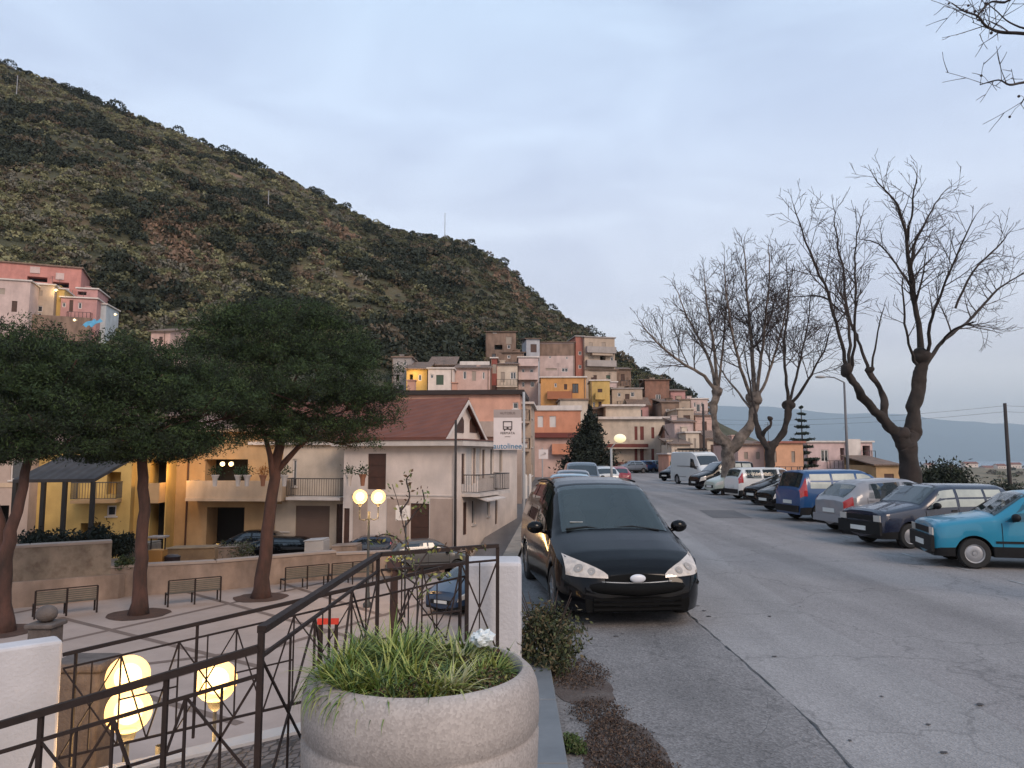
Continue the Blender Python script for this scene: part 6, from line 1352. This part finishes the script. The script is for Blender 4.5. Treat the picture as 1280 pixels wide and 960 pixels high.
mb.build('stem', TWIG, sp_, smooth=True); np_mesh('leaves', leaf_quads(np.array([tuple(v) for v in LV]), .015, .5, gc), 4, gc.integers(0, 3, len(LV)), [M('sap_yellow', (.28, .27, .07), .7), M('sap_green', (.12, .16, .05), .7), M('sap_brown', (.11, .06, .03), .8)], sp_)
# crumpled plastic bag
mb = MB(); c = P(603, 797, pc.y+.05); mb.sphere((0, 0, 0), .055, 16)
mb.v = [tuple(Vector(v)*(1+.55*noise.noise(Vector(v)*38))+c) for v in mb.v]; mb.v = [(x, y, c.z+(z-c.z)*.7) for x, y, z in mb.v]
tag(mb.build('plastic_bag', M('bag_film', (.62, .66, .66), .35)), 'crumpled white plastic bag lying on the planter greenery', 'litter')
# ================================================================ RAILINGS, PILLARS, STREET FURNITURE
up = Vector((0, 0, 1))
WALLW = M('white_render', (.56, .54, .55), .8, (.47, .455, .46), 1.3, bump=.35, bscale=30, streak=.12)
def rounded_box(mb, x0, x1, y0, y1, z0, z1): mb.abox(x0, x1, y0, y1, z0, z1)
mb = MB(); c = P(652, 702, 7.2); xl = P(582, 702, 7.2).x; mb.abox(xl, c.x, 7.15, 7.62, -.5, c.z)
tag(mb.build('white_pillar', WALLW, bevel=.035), 'white rendered pillar where the railing ends beside the shrub', 'pillar')
mb = MB(); a = P(79, 800, 7.45); b_ = P(-160, 838, 6.5); d = (b_-a); d.z = 0; n_ = Vector((d.y, -d.x, 0)).normalized(); n_ = n_ if n_.y > 0 else -n_
mb.box((a.x, a.y, -3.4), d, n_*.28, up*(a.z+3.4)); tag(mb.build('white_parapet', WALLW, bevel=.03), 'white rendered parapet wall at the lower end of the ramp railing', 'wall')
def rail_run(name, label, A, B, drop, posts, pat, bot=.95, wd=.022, parent_posts=True, grp=None):
    """A,B: ends of the top rail; pattern of X and uprights between second rail and bottom rail"""
    r_ = root(name, (A.x, A.y, A.z-drop), label, 'railing', grp)
    mb = MB(); mb.bar(A, B, .046, .034); mb.build('top_rail', BLACKM, r_)
    mb = MB(); mb.bar(A-up*.13, B-up*.13, .018); mb.build('middle_rail', BLACKM, r_); mb = MB(); mb.bar(A-up*bot, B-up*bot, .022); mb.build('bottom_rail', BLACKM, r_)
    for f, ext in posts:
        p = A.lerp(B, f); mb = MB(); mb.bar(p-up*.01, p-up*(bot+ext), wd); mb.build('post', BLACKM, r_)
    mb = MB(); n = pat
    for k in range(n):
        p, q = A.lerp(B, k/n), A.lerp(B, (k+1)/n); m = (p+q)/2
        P0, P1, Q0, Q1 = p-up*.13, p-up*bot, q-up*.13, q-up*bot
        if k % 2 == 0:
            mb.bar(P0, Q1, .011); mb.bar(P1, Q0, .011); mb.bar(P0.lerp(Q0, .5), P1.lerp(Q1, .5), .011)
        else:
            mb.bar(P0, P1.lerp(Q1, .5), .011); mb.bar(P1.lerp(Q1, .5), Q0, .014); mb.bar(P0.lerp(P1, .5), Q0.lerp(Q1, .5), .014)
        mb.bar(q-up*.13, q-up*bot, .013)
    mb.build('lattice', BLACKM, r_); return r_
A, B = P(80, 818, 7.3), P(582, 703, 7.3)
rail_run('ramp_railing', 'iron railing along the plaza side of the ramp, from white parapet to white pillar', A, B, 1.0, [(.03, .1), (.33, .1), (.66, .1), (.985, .1)], 7)
A, B = P(324, 810, 3.75), P(-40, 918, 3.75)
rail_run('ramp_railing', 'iron railing sloping down from the corner post, before the ramp and its lit lamps', A, B, 1.0, [(.32, .1), (.75, .1)], 4, bot=.62)
A, B, C_ = P(327, 787, 3.75), P(474, 693, 6.3), P(622, 682, 6.95)
r1 = rail_run('platform_railing', 'dark iron railing running back from the corner post beside the planter', A, B, 1.0, [(0, .35), (.985, .25)], 3, wd=.028)
r2_ = rail_run('platform_railing', 'short level iron railing between the bend and the white pillar behind the planter', B+(C_-B)*.015, C_, 1.0, [(.72, .0), (1.0, .3)], 3, wd=.032)
# lamps with globes
GLOBE = emis('lit_globe', (1, .47, .09), 1.15, (.8, .7, .5)); GLOBE.node_tree.nodes['Principled BSDF'].inputs['Alpha'].default_value = .6; GLOBE_F = GLOBE; HOT = emis('hot_bulb', (1, .68, .3), 4.0); GLOBE_D = emis('dim_globe', (1, .84, .40), .55, (.8, .75, .6)); IRON = M('cast_iron', (.05, .055, .05), .6, (.03, .03, .03), 6, bump=.3); BRASS = M('warm_collar', (.25, .16, .06), .5)
def globe_lamp(label, base, heads, mat, gr, power, zb=-3.3, grp=None, polem=None, name='globe_lamp'):
    r_ = root(name, (base.x, base.y, zb), label, 'street lamp', grp); top = min(h.z for h in heads)-gr-.25; mb = MB(); x, y = base.x, base.y
    mb.lathe([(.14, 0), (.16, .12), (.09, .2), (.07, .7), (.05, .75), (.042, top-zb)], (x, y, zb), 14); mb.build('pole', polem or IRON, r_, smooth=True, angle=50)
    for h in heads:
        mb = MB(); s0 = Vector((x, y, top-.25)); e = h-up*(gr+.05)
        if (Vector((h.x, h.y, 0))-Vector((x, y, 0))).length > .05:
            m1 = s0.lerp(Vector((e.x, e.y, s0.z-.12)), .55); mb.tube([s0, m1, Vector((e.x, e.y, s0.z-.02)), e], [.02]*4, 7)
        else: mb.tube([s0, e], .025, 7)
        mb.lathe([(.02, -.1), (.07, -.05), (.09, .03)], tuple(h-up*gr), 12); ar = mb.build('lamp_arm', polem or IRON, r_, smooth=True)
        mb = MB(); mb.sphere(tuple(h), gr, 18); g_ = mb.build('globe', mat, r_, smooth=True)
        mb = MB(); mb.sphere(tuple(h), gr*.62, 14); mb.build('bulb', HOT, g_, smooth=True)
        if power:
            ld = bpy.data.lights.new('lamp_light', 'POINT'); ld.energy = power; ld.color = (1, .58, .22); ld.shadow_soft_size = gr*1.1; ld.specular_factor = .25; lo = bpy.data.objects.new('lamp_light', ld); COL.objects.link(lo); lo.location = h-up*(gr*2.2); adopt(lo, r_)
    return r_
h1, h2_, h3 = P(160, 846, 8.35), P(161, 888, 7.95), P(270, 851, 8.5); gz = min(h1.z, h2_.z, h3.z)
globe_lamp('iron lamp post with three lit amber globes seen through the ramp railing', Vector(((h1.x+h3.x)/2-.05, 8.3, 0)), [h1, h2_, h3], GLOBE, .225, 45)
hA, hB = P(450, 621, 27), P(473, 621, 27.4)
globe_lamp('iron lamp post with two bright yellow globes in front of the corner house', Vector(((hA.x+hB.x)/2, 27.2, 0)), [hA, hB], GLOBE_F, .26, 70)
hC = P(775, 548, 44); c_ = P(764, 560, 44)
r_ = root('street_lamp', (c_.x, 44, 0), 'pale street lamp pole with a single dim yellow globe at the road end', 'street lamp'); mb = MB(); mb.tube([(c_.x, 44, -.1), (c_.x, 44, P(764, 560, 44).z)], [.08, .07], 10); mb.tube([(c_.x, 44, P(764, 560, 44).z), (c_.x+.25, 44, hC.z-.28)], .03, 6); mb.build('pole', M('galvanised', (.36, .36, .36), .5), r_, smooth=True)
mb = MB(); mb.sphere(tuple(hC), .36, 16, 0, (1, 1, .72)); mb.build('globe', GLOBE_D, r_, smooth=True)
# wall lamps on the balconies and houses
for i, (px, py, Y, lb) in enumerate(((278, 580, 41.2, 'lit lamp on the loggia ceiling of the ochre house'), (289, 580, 41.3, 'second lit lamp beside it under the loggia ceiling of the ochre house'), (148, 577, 38.2, 'small round white lamp above the amber house balcony'), (70, 362.5, 96.8, 'tiny lit lamp above the door of the yellow hillside house'), (144, 393, 100, 'tiny lit lamp on the hill path'), (93, 400, 94, 'tiny white lamp on the hillside wall'))):
    p = P(px, py, Y); mb = MB(); rr = .13 if Y < 50 else .16; mb.sphere(tuple(p), rr, 10); mb.bar(p, p+Vector((0, .25 if Y < 50 else .6, .1)), .03)
    o = tag(mb.build('wall_lamp', emis('wall_lamp_light', (1, .72, .35), 1.6), smooth=True), lb, 'lamp')
for px, py, Y, e, col in ((283, 583, 41.0, 26, (1, .6, .25)), (219, 590, 40.6, 75, (1, .55, .15)), (150, 590, 36.0, 30, (1, .55, .15)), (516, 466, 95.5, 120, (1, .62, .2)), (68, 364, 96.5, 40, (1, .7, .3)), (20, 618, 34.5, 20, (1, .5, .15))):
    ld = bpy.data.lights.new('lamp_light', 'POINT'); ld.energy = e; ld.color = col; ld.shadow_soft_size = .15; ld.specular_factor = .1; lo = bpy.data.objects.new('lamp_light', ld); COL.objects.link(lo); lo.location = P(px, py, Y)
# bus stop sign
Ys = 16.5; x = P(655, 600, Ys).x; zt_ = P(655, 490, Ys).z; GALV = M('galvanised', (.36, .36, .36), .5)
bs = root('bus_stop_sign', (x, Ys, 0), 'white bus stop sign with grey header, bus symbol and blue lettering on a slim post', 'sign')
mb = MB(); mb.tube([(x, Ys, -.05), (x, Ys, zt_)], .028, 10); mb.build('post', GALV, bs, smooth=True)
a, b_ = P(617, 522, Ys), P(652, 562, Ys); mb = MB(); mb.abox(a.x, b_.x, Ys-.015, Ys+.015, b_.z, a.z); mb.abox(b_.x, x, Ys-.01, Ys+.01, b_.z+.08, b_.z+.11); mb.abox(b_.x, x, Ys-.01, Ys+.01, a.z-.11, a.z-.08); mb.build('panel', M('sign_white', (.66, .58, .56), .5), bs)
a2 = P(617, 512, Ys); mb = MB(); mb.abox(a.x, b_.x, Ys-.018, Ys+.018, a.z+.002, a2.z); mb.build('header', M('sign_grey', (.33, .27, .25), .5), bs)
INK = M('sign_ink', (.05, .035, .035), .6); BLUEI = M('sign_blue', (.03, .18, .32), .5); yf = Ys-.019
def q2(px0, py0, px1, py1, mbx, y=yf, YY=Ys): p, q = P(px0, py0, YY), P(px1, py1, YY); mbx.abox(min(p.x, q.x), max(p.x, q.x), y, y+.003, min(p.z, q.z), max(p.z, q.z))
mb = MB()
for r in ((629, 526.5, 640, 527.8), (628.6, 526.5, 629.8, 537), (639.2, 526.5, 640.4, 537), (629.8, 533.2, 639.2, 534.2), (629.8, 535.8, 639.2, 537.2), (630, 537.2, 631.6, 538.8), (637.4, 537.2, 639, 538.8), (633.2, 534.2, 635.8, 535.8)): q2(*r, mb)
mb.build('bus_symbol', INK, bs)
def text(name, s_, c, size, mat, parent, ext=.002, rotz=0, align='CENTER'):
    cu = bpy.data.curves.new(name, 'FONT'); cu.body = s_; cu.size = size; cu.extrude = ext; cu.align_x = align; cu.align_y = 'CENTER'
    o = bpy.data.objects.new(name, cu); COL.objects.link(o); o.location = c; o.rotation_euler = (R(90), 0, rotz); cu.materials.append(mat)
    dg = bpy.context.evaluated_depsgraph_get(); me = bpy.data.meshes.new_from_object(o.evaluated_get(dg)); me.transform(o.matrix_basis if False else Matrix.Translation(c) @ Matrix.Rotation(rotz, 4, 'Z') @ Matrix.Rotation(R(90), 4, 'X')); bpy.data.objects.remove(o)
    m = bpy.data.objects.new(name, me); COL.objects.link(m); 
    if parent: adopt(m, parent)
    return m
text('lettering', 'FERMATA', P(634.5, 541.5, Ys-.02), .075, INK, bs); text('lettering', 'AUTOBUS', P(634.5, 516.5, Ys-.022), .075, M('header_ink', (.18, .13, .12), .6), bs); text('lettering', 'servizio', P(634.5, 545.6, Ys-.02), .04, M('header_ink', (.18, .13, .12), .6), bs)
text('lettering', 'autolinee', P(634.5, 557.8, Ys-.02), .17, BLUEI, bs, .006)
# second small sign board on a post near the plaza, a white plate with a dark figure
Yp = 25.5; p = P(503.5, 641, Yp); hs = root('notice_sign', (p.x+.1, Yp+.03, -3.3), 'square white sign with a black figure symbol at the plaza corner', 'sign')
mb = MB(); mb.tube([(p.x+.1, Yp+.03, -3.3), (p.x+.1, Yp+.03, p.z+.25)], .03, 8); mb.build('post', IRON, hs, smooth=True); mb = MB(); mb.abox(p.x-.24, p.x+.24, Yp-.015, Yp, p.z-.25, p.z+.25); mb.build('plate', M('notice_white', (.75, .66, .58), .5), hs)  # plain white plate, a little brighter and warmer than the other signs
mb = MB(); y_ = Yp-.018
mb.bar((p.x-.07, y_, p.z+.13), (p.x-.04, y_, p.z-.03), .06, .003); mb.sphere((p.x-.06, y_, p.z+.17), .035, 8, 0, (1, .1, 1)); mb.bar((p.x-.06, y_, p.z+.08), (p.x+.08, y_, p.z+.0), .03, .003); mb.bar((p.x-.05, y_, p.z-.02), (p.x-.12, y_, p.z-.17), .035, .003); mb.bar((p.x-.04, y_, p.z-.02), (p.x+.02, y_, p.z-.17), .035, .003)
for k in range(12): a0, a1 = k*.5236, (k+1)*.5236; mb.bar((p.x+.09+.06*math.cos(a0), y_, p.z-.11+.06*math.sin(a0)), (p.x+.09+.06*math.cos(a1), y_, p.z-.11+.06*math.sin(a1)), .018, .003)
mb.bar((p.x+.08, y_, p.z+.14), (p.x+.13, y_, p.z+.0), .03, .003); mb.build('figure_symbol', INK, hs)
# low orange-white sign near the pink floors
Yq = 40; p = P(678, 567, Yq); sg = root('street_sign', (p.x, Yq, 0), 'small pale arrow sign on a post before the pink floors of the orange-red block', 'sign'); mb = MB(); mb.tube([(p.x, Yq, -.1), (p.x, Yq, p.z+.3)], .035, 8); mb.build('post', GALV, sg); mb = MB(); mb.abox(p.x-.2, p.x+.3, Yq-.05, Yq-.04, p.z-.28, p.z+.22); mb.build('plate', M('sign_white', (.66, .58, .56), .5), sg)
mb = MB(); mb.bar((p.x-.1, Yq-.06, p.z-.1), (p.x+.18, Yq-.06, p.z+.02), .05, .004); mb.bar((p.x+.18, Yq-.06, p.z+.02), (p.x+.08, Yq-.06, p.z+.06), .04, .004); mb.bar((p.x+.18, Yq-.06, p.z+.02), (p.x+.12, Yq-.06, p.z-.07), .04, .004); mb.build('arrow', INK, sg)
# bollards
for i, (px, py, Y, lb) in enumerate(((657.5, 605, 34, 'white post left of the gap by the side street'), (662.5, 604, 34.5, 'white post right of the gap by the side street'))):
    p = P(px, py, Y); mb = MB(); mb.lathe([(.07, -.1), (.07, .85), (.05, .95), (1e-3, .98)], (p.x, Y, p.z-.55), 12); tag(mb.build('bollard', M('post_white', (.6, .55, .5), .6), smooth=True, angle=40), lb, 'bollard', 'white posts by the side street')
# benches
BEN = M('bench_metal', (.115, .10, .075), .6, (.08, .07, .055), 4)
def bench(label, pxl, pxr, py, Y, Yr):
    a, b_ = G(pxl, py, -3.3), G(pxr, py, -3.3); a, b_ = P(pxl, 700, Y), P(pxr, 700, Yr); a.z = b_.z = -3.3; d = (b_-a); L = d.length; d.normalize(); n_ = Vector((-d.y, d.x, 0))
    if n_.y < 0: n_ = -n_
    r_ = root('park_bench', a.lerp(b_, .5), label, 'bench', 'slatted metal benches along the plaza wall')
    mb = MB()
    for k in range(6): mb.bar(a+up*(.50+.068*k)+n_*.0, b_+up*(.50+.068*k)+n_*.0, .02, .052)
    mb.build('backrest', BEN, r_); mb = MB()
    for k in range(5): mb.bar(a-n_*(.06+.09*k)*-1+up*.44, b_+n_*(.06+.09*k)+up*.44, .07, .02)
    mb.build('seat', BEN, r_)
    mb = MB(); mb.bar(a+up*.92-n_*.01, b_+up*.92-n_*.01, .045, .035); mb.build('top_rail', BLACKM, r_)
    for f in (0, .5, 1):
        p = a.lerp(b_, f)-n_*.03; mb = MB(); mb.bar(p, p+up*.92, .045); mb.bar(p+n_*.5, p+n_*.5+up*.44, .045); mb.bar(p+up*.42, p+n_*.5+up*.42, .04); mb.build('leg', BLACKM, r_)
bench('slatted bench before the high stone wall, between the leaning and the middle pine', 47, 124, 765, 25.2, 26.3)
bench('slatted bench between the middle and the tallest pine', 212, 277, 745, 27.2, 28.2)
bench('slatted bench just past the tallest pine', 357, 411, 728, 30.3, 31.4)
bench('slatted bench farthest along the wall, beneath the two-globe lamp', 415, 466, 722, 31.4, 32.4)
# plaza walls
def wallrun(name, label, pts, th, mat, cap=None, cat='wall'):
    """pts (px, Y, z top)"""
    r_ = root(name, P(pts[0][0], 700, pts[0][1]), label, cat); mb = MB(); cp = MB()
    for (p0, Y0, z0), (p1, Y1_, z1) in zip(pts[:-1], pts[1:]):
        a, b_ = Vector((XP(p0, Y0, -2.5), Y0, -3.4)), Vector((XP(p1, Y1_, -2.5), Y1_, -3.4)); d = b_-a; n_ = Vector((-d.y, d.x, 0)).normalized(); n_ = n_ if n_.y > 0 else -n_
        mb.box(a, d, n_*th, up*(z0+3.4)); 
        if cap: cp.box(a-n_*.05+up*(z0+3.402), d, n_*(th+.1), up*.09)
    mb.build('wall', mat, r_)
    if cap: cp.build('coping', cap, r_)
    return r_
PINKST = M('pinkish_render', (.34, .255, .205), .9, (.22, .16, .125), 1.1, bump=.5, bscale=9, streak=.35)
BANDC = M('coping_stone', (.36, .29, .25), .85)
wallrun('high_stone_wall', 'high weathered stone retaining wall behind the bench near the leaning pine', [(-200, 24.6, -1.25), (35, 27.6, -1.25), (138, 29.0, -1.25)], .5, STONE, BANDC)
wallrun('low_plaza_wall', 'long low rendered wall closing the plaza behind the benches', [(138, 29.0, -2.2), (270, 30.4, -2.2), (420, 33.5, -2.3), (556, 35.0, -2.55)], .4, PINKST, BANDC)
mb = MB(); a, b_ = P(-200, 700, 24.4), P(150, 700, 28.8); a.z = b_.z = -3.35; mb.box(a, b_-a, Vector((.1, .25, 0)), up*.95); tag(mb.build('ledge_wall', PINKST, bevel=.02), 'low rendered ledge running along the foot of the high stone wall', 'wall')
# planting beds behind the low wall
for i, (x0, x1, Y, zt_, lb, mm) in enumerate(((205, 268, 32.5, -1.95, 'ochre stone planting bed with steps behind the low wall', M('ochre_stone', (.30, .20, .11), .9, (.2, .13, .08), 2, bump=.6)), (150, 186, 31.5, -1.65, 'grey stone bed beside the middle pine behind the wall', STONE), (262, 300, 33.2, -2.0, 'square rendered planting block left of the parked coupe', PINKST), (380, 404, 35.0, -1.9, 'pale stone block in front of the brown shutter', LIGHTC), (414, 446, 34.6, -2.1, 'pale stone planter box below the city car', PINKST))):
    a, b_ = P(x0, 700, Y), P(x1, 700, Y+.5); a.z = b_.z = -3.4; mb = MB(); mb.box(a, b_-a, Vector((.05, 1.0, 0)), up*(zt_+3.4)); mb.box(a+Vector((-.05, -.06, zt_+3.402)), (b_-a)*1.02, Vector((.05, 1.1, 0)), up*.06)
    tag(mb.build('planting_bed', mm, bevel=.03), lb, 'planter', 'planting beds behind the plaza wall')
# orange litter bin and dark bin
p = P(196, 700, 31.0); r_ = root('litter_bin', (p.x, 31, -2.3), 'orange litter bin with pale lid beyond the middle pine trunk', 'bin'); mb = MB(); mb.abox(p.x-.3, p.x+.3, 30.8, 31.3, -3.3, -1.75); mb.build('body', M('orange_bin', (.42, .20, .05), .5), r_, bevel=.03); mb = MB(); mb.abox(p.x-.34, p.x+.34, 30.76, 31.34, -1.28, -1.2); mb.build('lid', BANDC, r_, bevel=.02); mb = MB()
for dx in (-.29, .29): mb.bar((p.x+dx, 31.05, -1.75), (p.x+dx, 31.05, -1.28), .04)
mb.build('frame', BLACKM, r_)
p = P(218, 705, 31.2); mb = MB(); mb.lathe([(.26, 0), (.30, .9), (.32, .93), (.2, 1.0), (1e-3, 1.02)], (p.x, 31.0, -2.95), 16); tag(mb.build('litter_bin', M('bin_dark', (.03, .018, .02), .5), smooth=True, angle=40), 'dark round bin next to the orange litter bin', 'bin')
# stone gate pier with ball
p = P(58, 775, 11.5); r_ = root('gate_pier', (p.x, 11.5, -3.3), 'stone pier topped with a ball behind the white parapet', 'pillar'); mb = MB(); zt_ = P(58, 779, 11.5).z; mb.abox(p.x-.17, p.x+.17, 11.33, 11.67, -3.4, zt_-.05); mb.abox(p.x-.21, p.x+.21, 11.29, 11.71, zt_-.048, zt_+.02); PIER = M('pier_stone', (.12, .10, .09), .9, (.07, .055, .05), 5, bump=.7); mb.build('shaft', PIER, r_, bevel=.02)
mb = MB(); mb.sphere((p.x, 11.5, zt_+.14), .15, 14, 0, (1, 1, .85)); mb.build('ball', PIER, r_, smooth=True)
p = P(107, 830, 9.6); mb = MB(); zt_ = P(107, 838, 9.6).z; mb.abox(p.x-.35, p.x+.22, 9.5, 9.95, -3.4, zt_); mb.abox(p.x-.4, p.x+.27, 9.45, 10.0, zt_+.002, zt_+.12); tag(mb.build('stair_wall', PIER, bevel=.04), 'short brown stone stair wall with thick dark cap beyond the ramp railing', 'wall')
# small things on the plaza: red-topped stand and planter box on a post
p = P(410, 776, 13); zz = p.z; r_ = root('barrier', (p.x, 13, -3.3), 'red and dark barrier board standing behind the planter', 'barrier'); mb = MB(); mb.box((p.x-.18, 12.98, zz-.06), (.36, .02, 0), (0, .03, 0), (0, 0, .10)); mb.build('board', M('barrier_red', (.55, .03, .02), .5), r_); 
for dx in (-.14, .14): mb = MB(); mb.bar((p.x+dx, 13.02, -3.3), (p.x+dx, 13.02, zz-.06), .05); mb.build('leg', BLACKM, r_)
p = P(493, 705, 20.5); r_ = root('flower_box_post', (p.x, 20.5, -3.3), 'brown flower box on a short thick post in the middle of the plaza', 'planter'); mb = MB(); mb.abox(p.x-.17, p.x+.17, 20.35, 20.65, p.z-.14, p.z+.14); mb.build('box', M('box_brown', (.07, .035, .03), .7), r_, bevel=.01); mb = MB(); mb.lathe([(.12, 0), (.10, p.z+3.3-.14)], (p.x, 20.5, -3.3), 12); mb.build('post', BARK, r_)
C = np.random.default_rng(1).normal(size=(160, 3))*np.array([.16, .12, .07])+np.array([p.x+.05, 20.5, p.z+.17]); np_mesh('flowers', leaf_quads(C, .03, .6, np.random.default_rng(2)), 4, np.random.default_rng(2).integers(0, 3, 160), [M('petal_white', (.7, .68, .6), .6), M('petal_yellow', (.6, .5, .1), .6), NEED[2]], r_)
# poles
Yc = 38; x = P(1060, 590, Yc).x; r_ = root('street_lamp', (x, Yc, -.3), 'slim tall grey lamp pole standing left of the thickest plane tree', 'street lamp'); mb = MB(); zt_ = P(1060, 478, Yc).z; mb.tube([(x, Yc, -.8), (x, Yc, zt_)], [.09, .05], 10); mb.build('pole', M('pole_grey', (.12, .12, .13), .5), r_, smooth=True); mb = MB(); mb.tube([(x, Yc, zt_), (x-.5, Yc, zt_+.25), (x-1.0, Yc, zt_+.3)], .03, 6); mb.build('arm', M('pole_grey', (.12, .12, .13), .5), r_); mb = MB(); mb.sphere((x-1.2, Yc, zt_+.28), .3, 8, 0, (1, .4, .25)); mb.build('lamp_head', GALV, r_, smooth=True)
Yc = 44; x = P(1262, 600, Yc).x; zt_ = P(1262, 504, Yc).z; r_ = root('utility_pole', (x, Yc, -2.4), 'dark wooden utility pole with thin wires at the seaward edge', 'utility pole'); mb = MB(); mb.tube([(x, Yc, -2.8), (x, Yc, zt_)], [.13, .09], 10); mb.build('pole', M('pole_wood', (.035, .03, .03), .9), r_, smooth=True); mb = MB()
def wire(mb, a, b_, sag, r=.008, n=14): mb.tube([a.lerp(b_, i/n)-up*(sag*4*(i/n)*(1-i/n)) for i in range(n+1)], r, 4, cap=False)
for dz in (-.15, -.5):
    wire(mb, Vector((x, Yc, zt_+dz)), Vector((x-16, 62, zt_+dz+.2)), .5); wire(mb, Vector((x, Yc, zt_+dz)), Vector((x+14, 36, zt_+dz)), .4)
mb.build('wires', BLACKM, r_)
p = P(880, 555, 56); mb = MB(); mb.tube([(p.x, 56, -.2), (p.x, 56, P(880, 505, 56).z)], [.1, .08], 8); tag(mb.build('utility_pole', M('pole_wood', (.035, .03, .03), .9), smooth=True), 'thin dark pole between the tall pale house and the left plane tree', 'utility pole')
p = P(569, 640, 36.5); r_ = root('utility_pole', (p.x, 36.5, -3.3), 'thin dark pole at the corner of the gabled house', 'utility pole'); mb = MB(); mb.tube([(p.x, 36.5, -3.3), (p.x, 36.5, P(569, 525, 36.5).z)], [.07, .06], 8); mb.build('pole', M('pole_wood', (.035, .03, .03), .9), r_, smooth=True)
# mast on the ridge
q = hill_pt(556, .99); mb = MB(); zt_ = P(556, 266, q.y).z; mb.tube([(q.x, q.y, q.z-1), (q.x, q.y, zt_)], [.16, .1], 6); tag(mb.build('radio_mast', M('mast_grey', (.3, .3, .32), .6)), 'thin radio mast standing on the skyline of the hill', 'mast')
for px, t, h_, lb in ((20, .72, 7, 'pale pole high on the slope near the picture edge'), (335, .55, 6, 'pale pole in the middle of the green slope')):
    q = hill_pt(px, t); mb = MB(); mb.tube([(q.x, q.y, q.z-1), (q.x, q.y, q.z+h_)], [.14, .1], 6); tag(mb.build('slope_pole', M('mast_grey', (.3, .3, .32), .6)), lb, 'pole', 'poles on the slope')
# hillside wall, blue tarpaulin
mb = MB(); a, b_ = P(-60, 400, 91), P(112, 402, 97); a.z, b_.z = P(-60, 408, 91).z-1, P(-60, 408, 91).z-1; mb.box(a, Vector((b_.x-a.x, b_.y-a.y, 0)), Vector((0, .6, 0)), up*(P(20, 392, 94).z-a.z)); tag(mb.build('hillside_wall', w_brown), 'long brown retaining wall under the hillside houses', 'wall')
p = P(110, 403, 94); mb = MB(); N_ = 8
for i in range(N_):
    for j in range(4):
        def tp(i, j): x_ = p.x-.8+1.6*i/N_; return (x_, 94+j*.5, p.z-.5+.3*j+.18*math.sin(i*1.7+j))
        mb.face([tp(i, j), tp(i+1, j), tp(i+1, j+1), tp(i, j+1)])
tag(mb.build('tarpaulin', M('tarp_blue', (.10, .33, .48), .5), smooth=True), 'blue tarpaulin hanging on the retaining wall below the hillside houses', 'tarpaulin')
# pergola with dark tiled roof beside the leaning pine
pg = root('pergola', (P(70, 690, 33).x, 33, -3.3), 'dark tiled pergola roof on slim posts between the leaning and middle pines', 'pergola')
a, b_ = P(15, 610, 32), P(118, 606, 33); mb = MB(); a.z = b_.z = P(60, 603, 32.5).z; d = b_-a; mb.box(a, d, Vector((.2, 3.2, 1.05)), up*.14); mb.build('roof', tiles('pergola_tiles', (.055, .05, .05), (.028, .025, .026), 0, .35), pg)
for f in (.02, .36, .62, .97):
    p = a+d*f; mb = MB(); mb.bar((p.x, p.y+.1, -3.3), (p.x, p.y+.1, a.z), .16); mb.build('post', M('post_dark', (.03, .025, .022), .8), pg)
# flower pots on the balconies
POT = M('terracotta_pot', (.30, .13, .07), .8); prr = random.Random(9)
for i, (px, py, Y, lb) in enumerate(((268, 621, 40.6, 'first white urn with plant on the ochre balcony'), (297, 621, 40.6, 'second urn with plant on the ochre balcony'), (308, 621, 40.6, 'third urn, beside the second, on the ochre balcony'), (328, 621, 40.6, 'terracotta pot with orange-leaved plant next to the pine trunk'), (355, 621, 40.5, 'urn at the corner of the ochre balcony'), (436, 617, 39.6, 'dark potted plant on the terrace rail of the corner house'), (453, 617, 39.2, 'potted plant near the brown door of the corner house'))):
    p = P(px, py, Y-.9); p.z = P(px, 621, Y).z+.0; r_ = root('potted_plant', (p.x, p.y, p.z), lb, 'plant', 'pots on the balconies'); mb = MB(); mb.lathe([(.10, .6), (.13, .95), (.2, 1.15), (.22, 1.2), (1e-3, 1.18)], tuple(p), 12); mb.build('pot', POT if i in (3, 6) else WHITEB, r_, smooth=True)
    C = np.random.default_rng(i).normal(size=(150, 3))*np.array([.16, .12, .14])+np.array([p.x, p.y, p.z+1.4]); np_mesh('foliage', leaf_quads(C, .06, .5, np.random.default_rng(i)), 4, None, [NEED[1] if i != 3 else M('orange_leaf', (.35, .14, .03), .8)], r_)
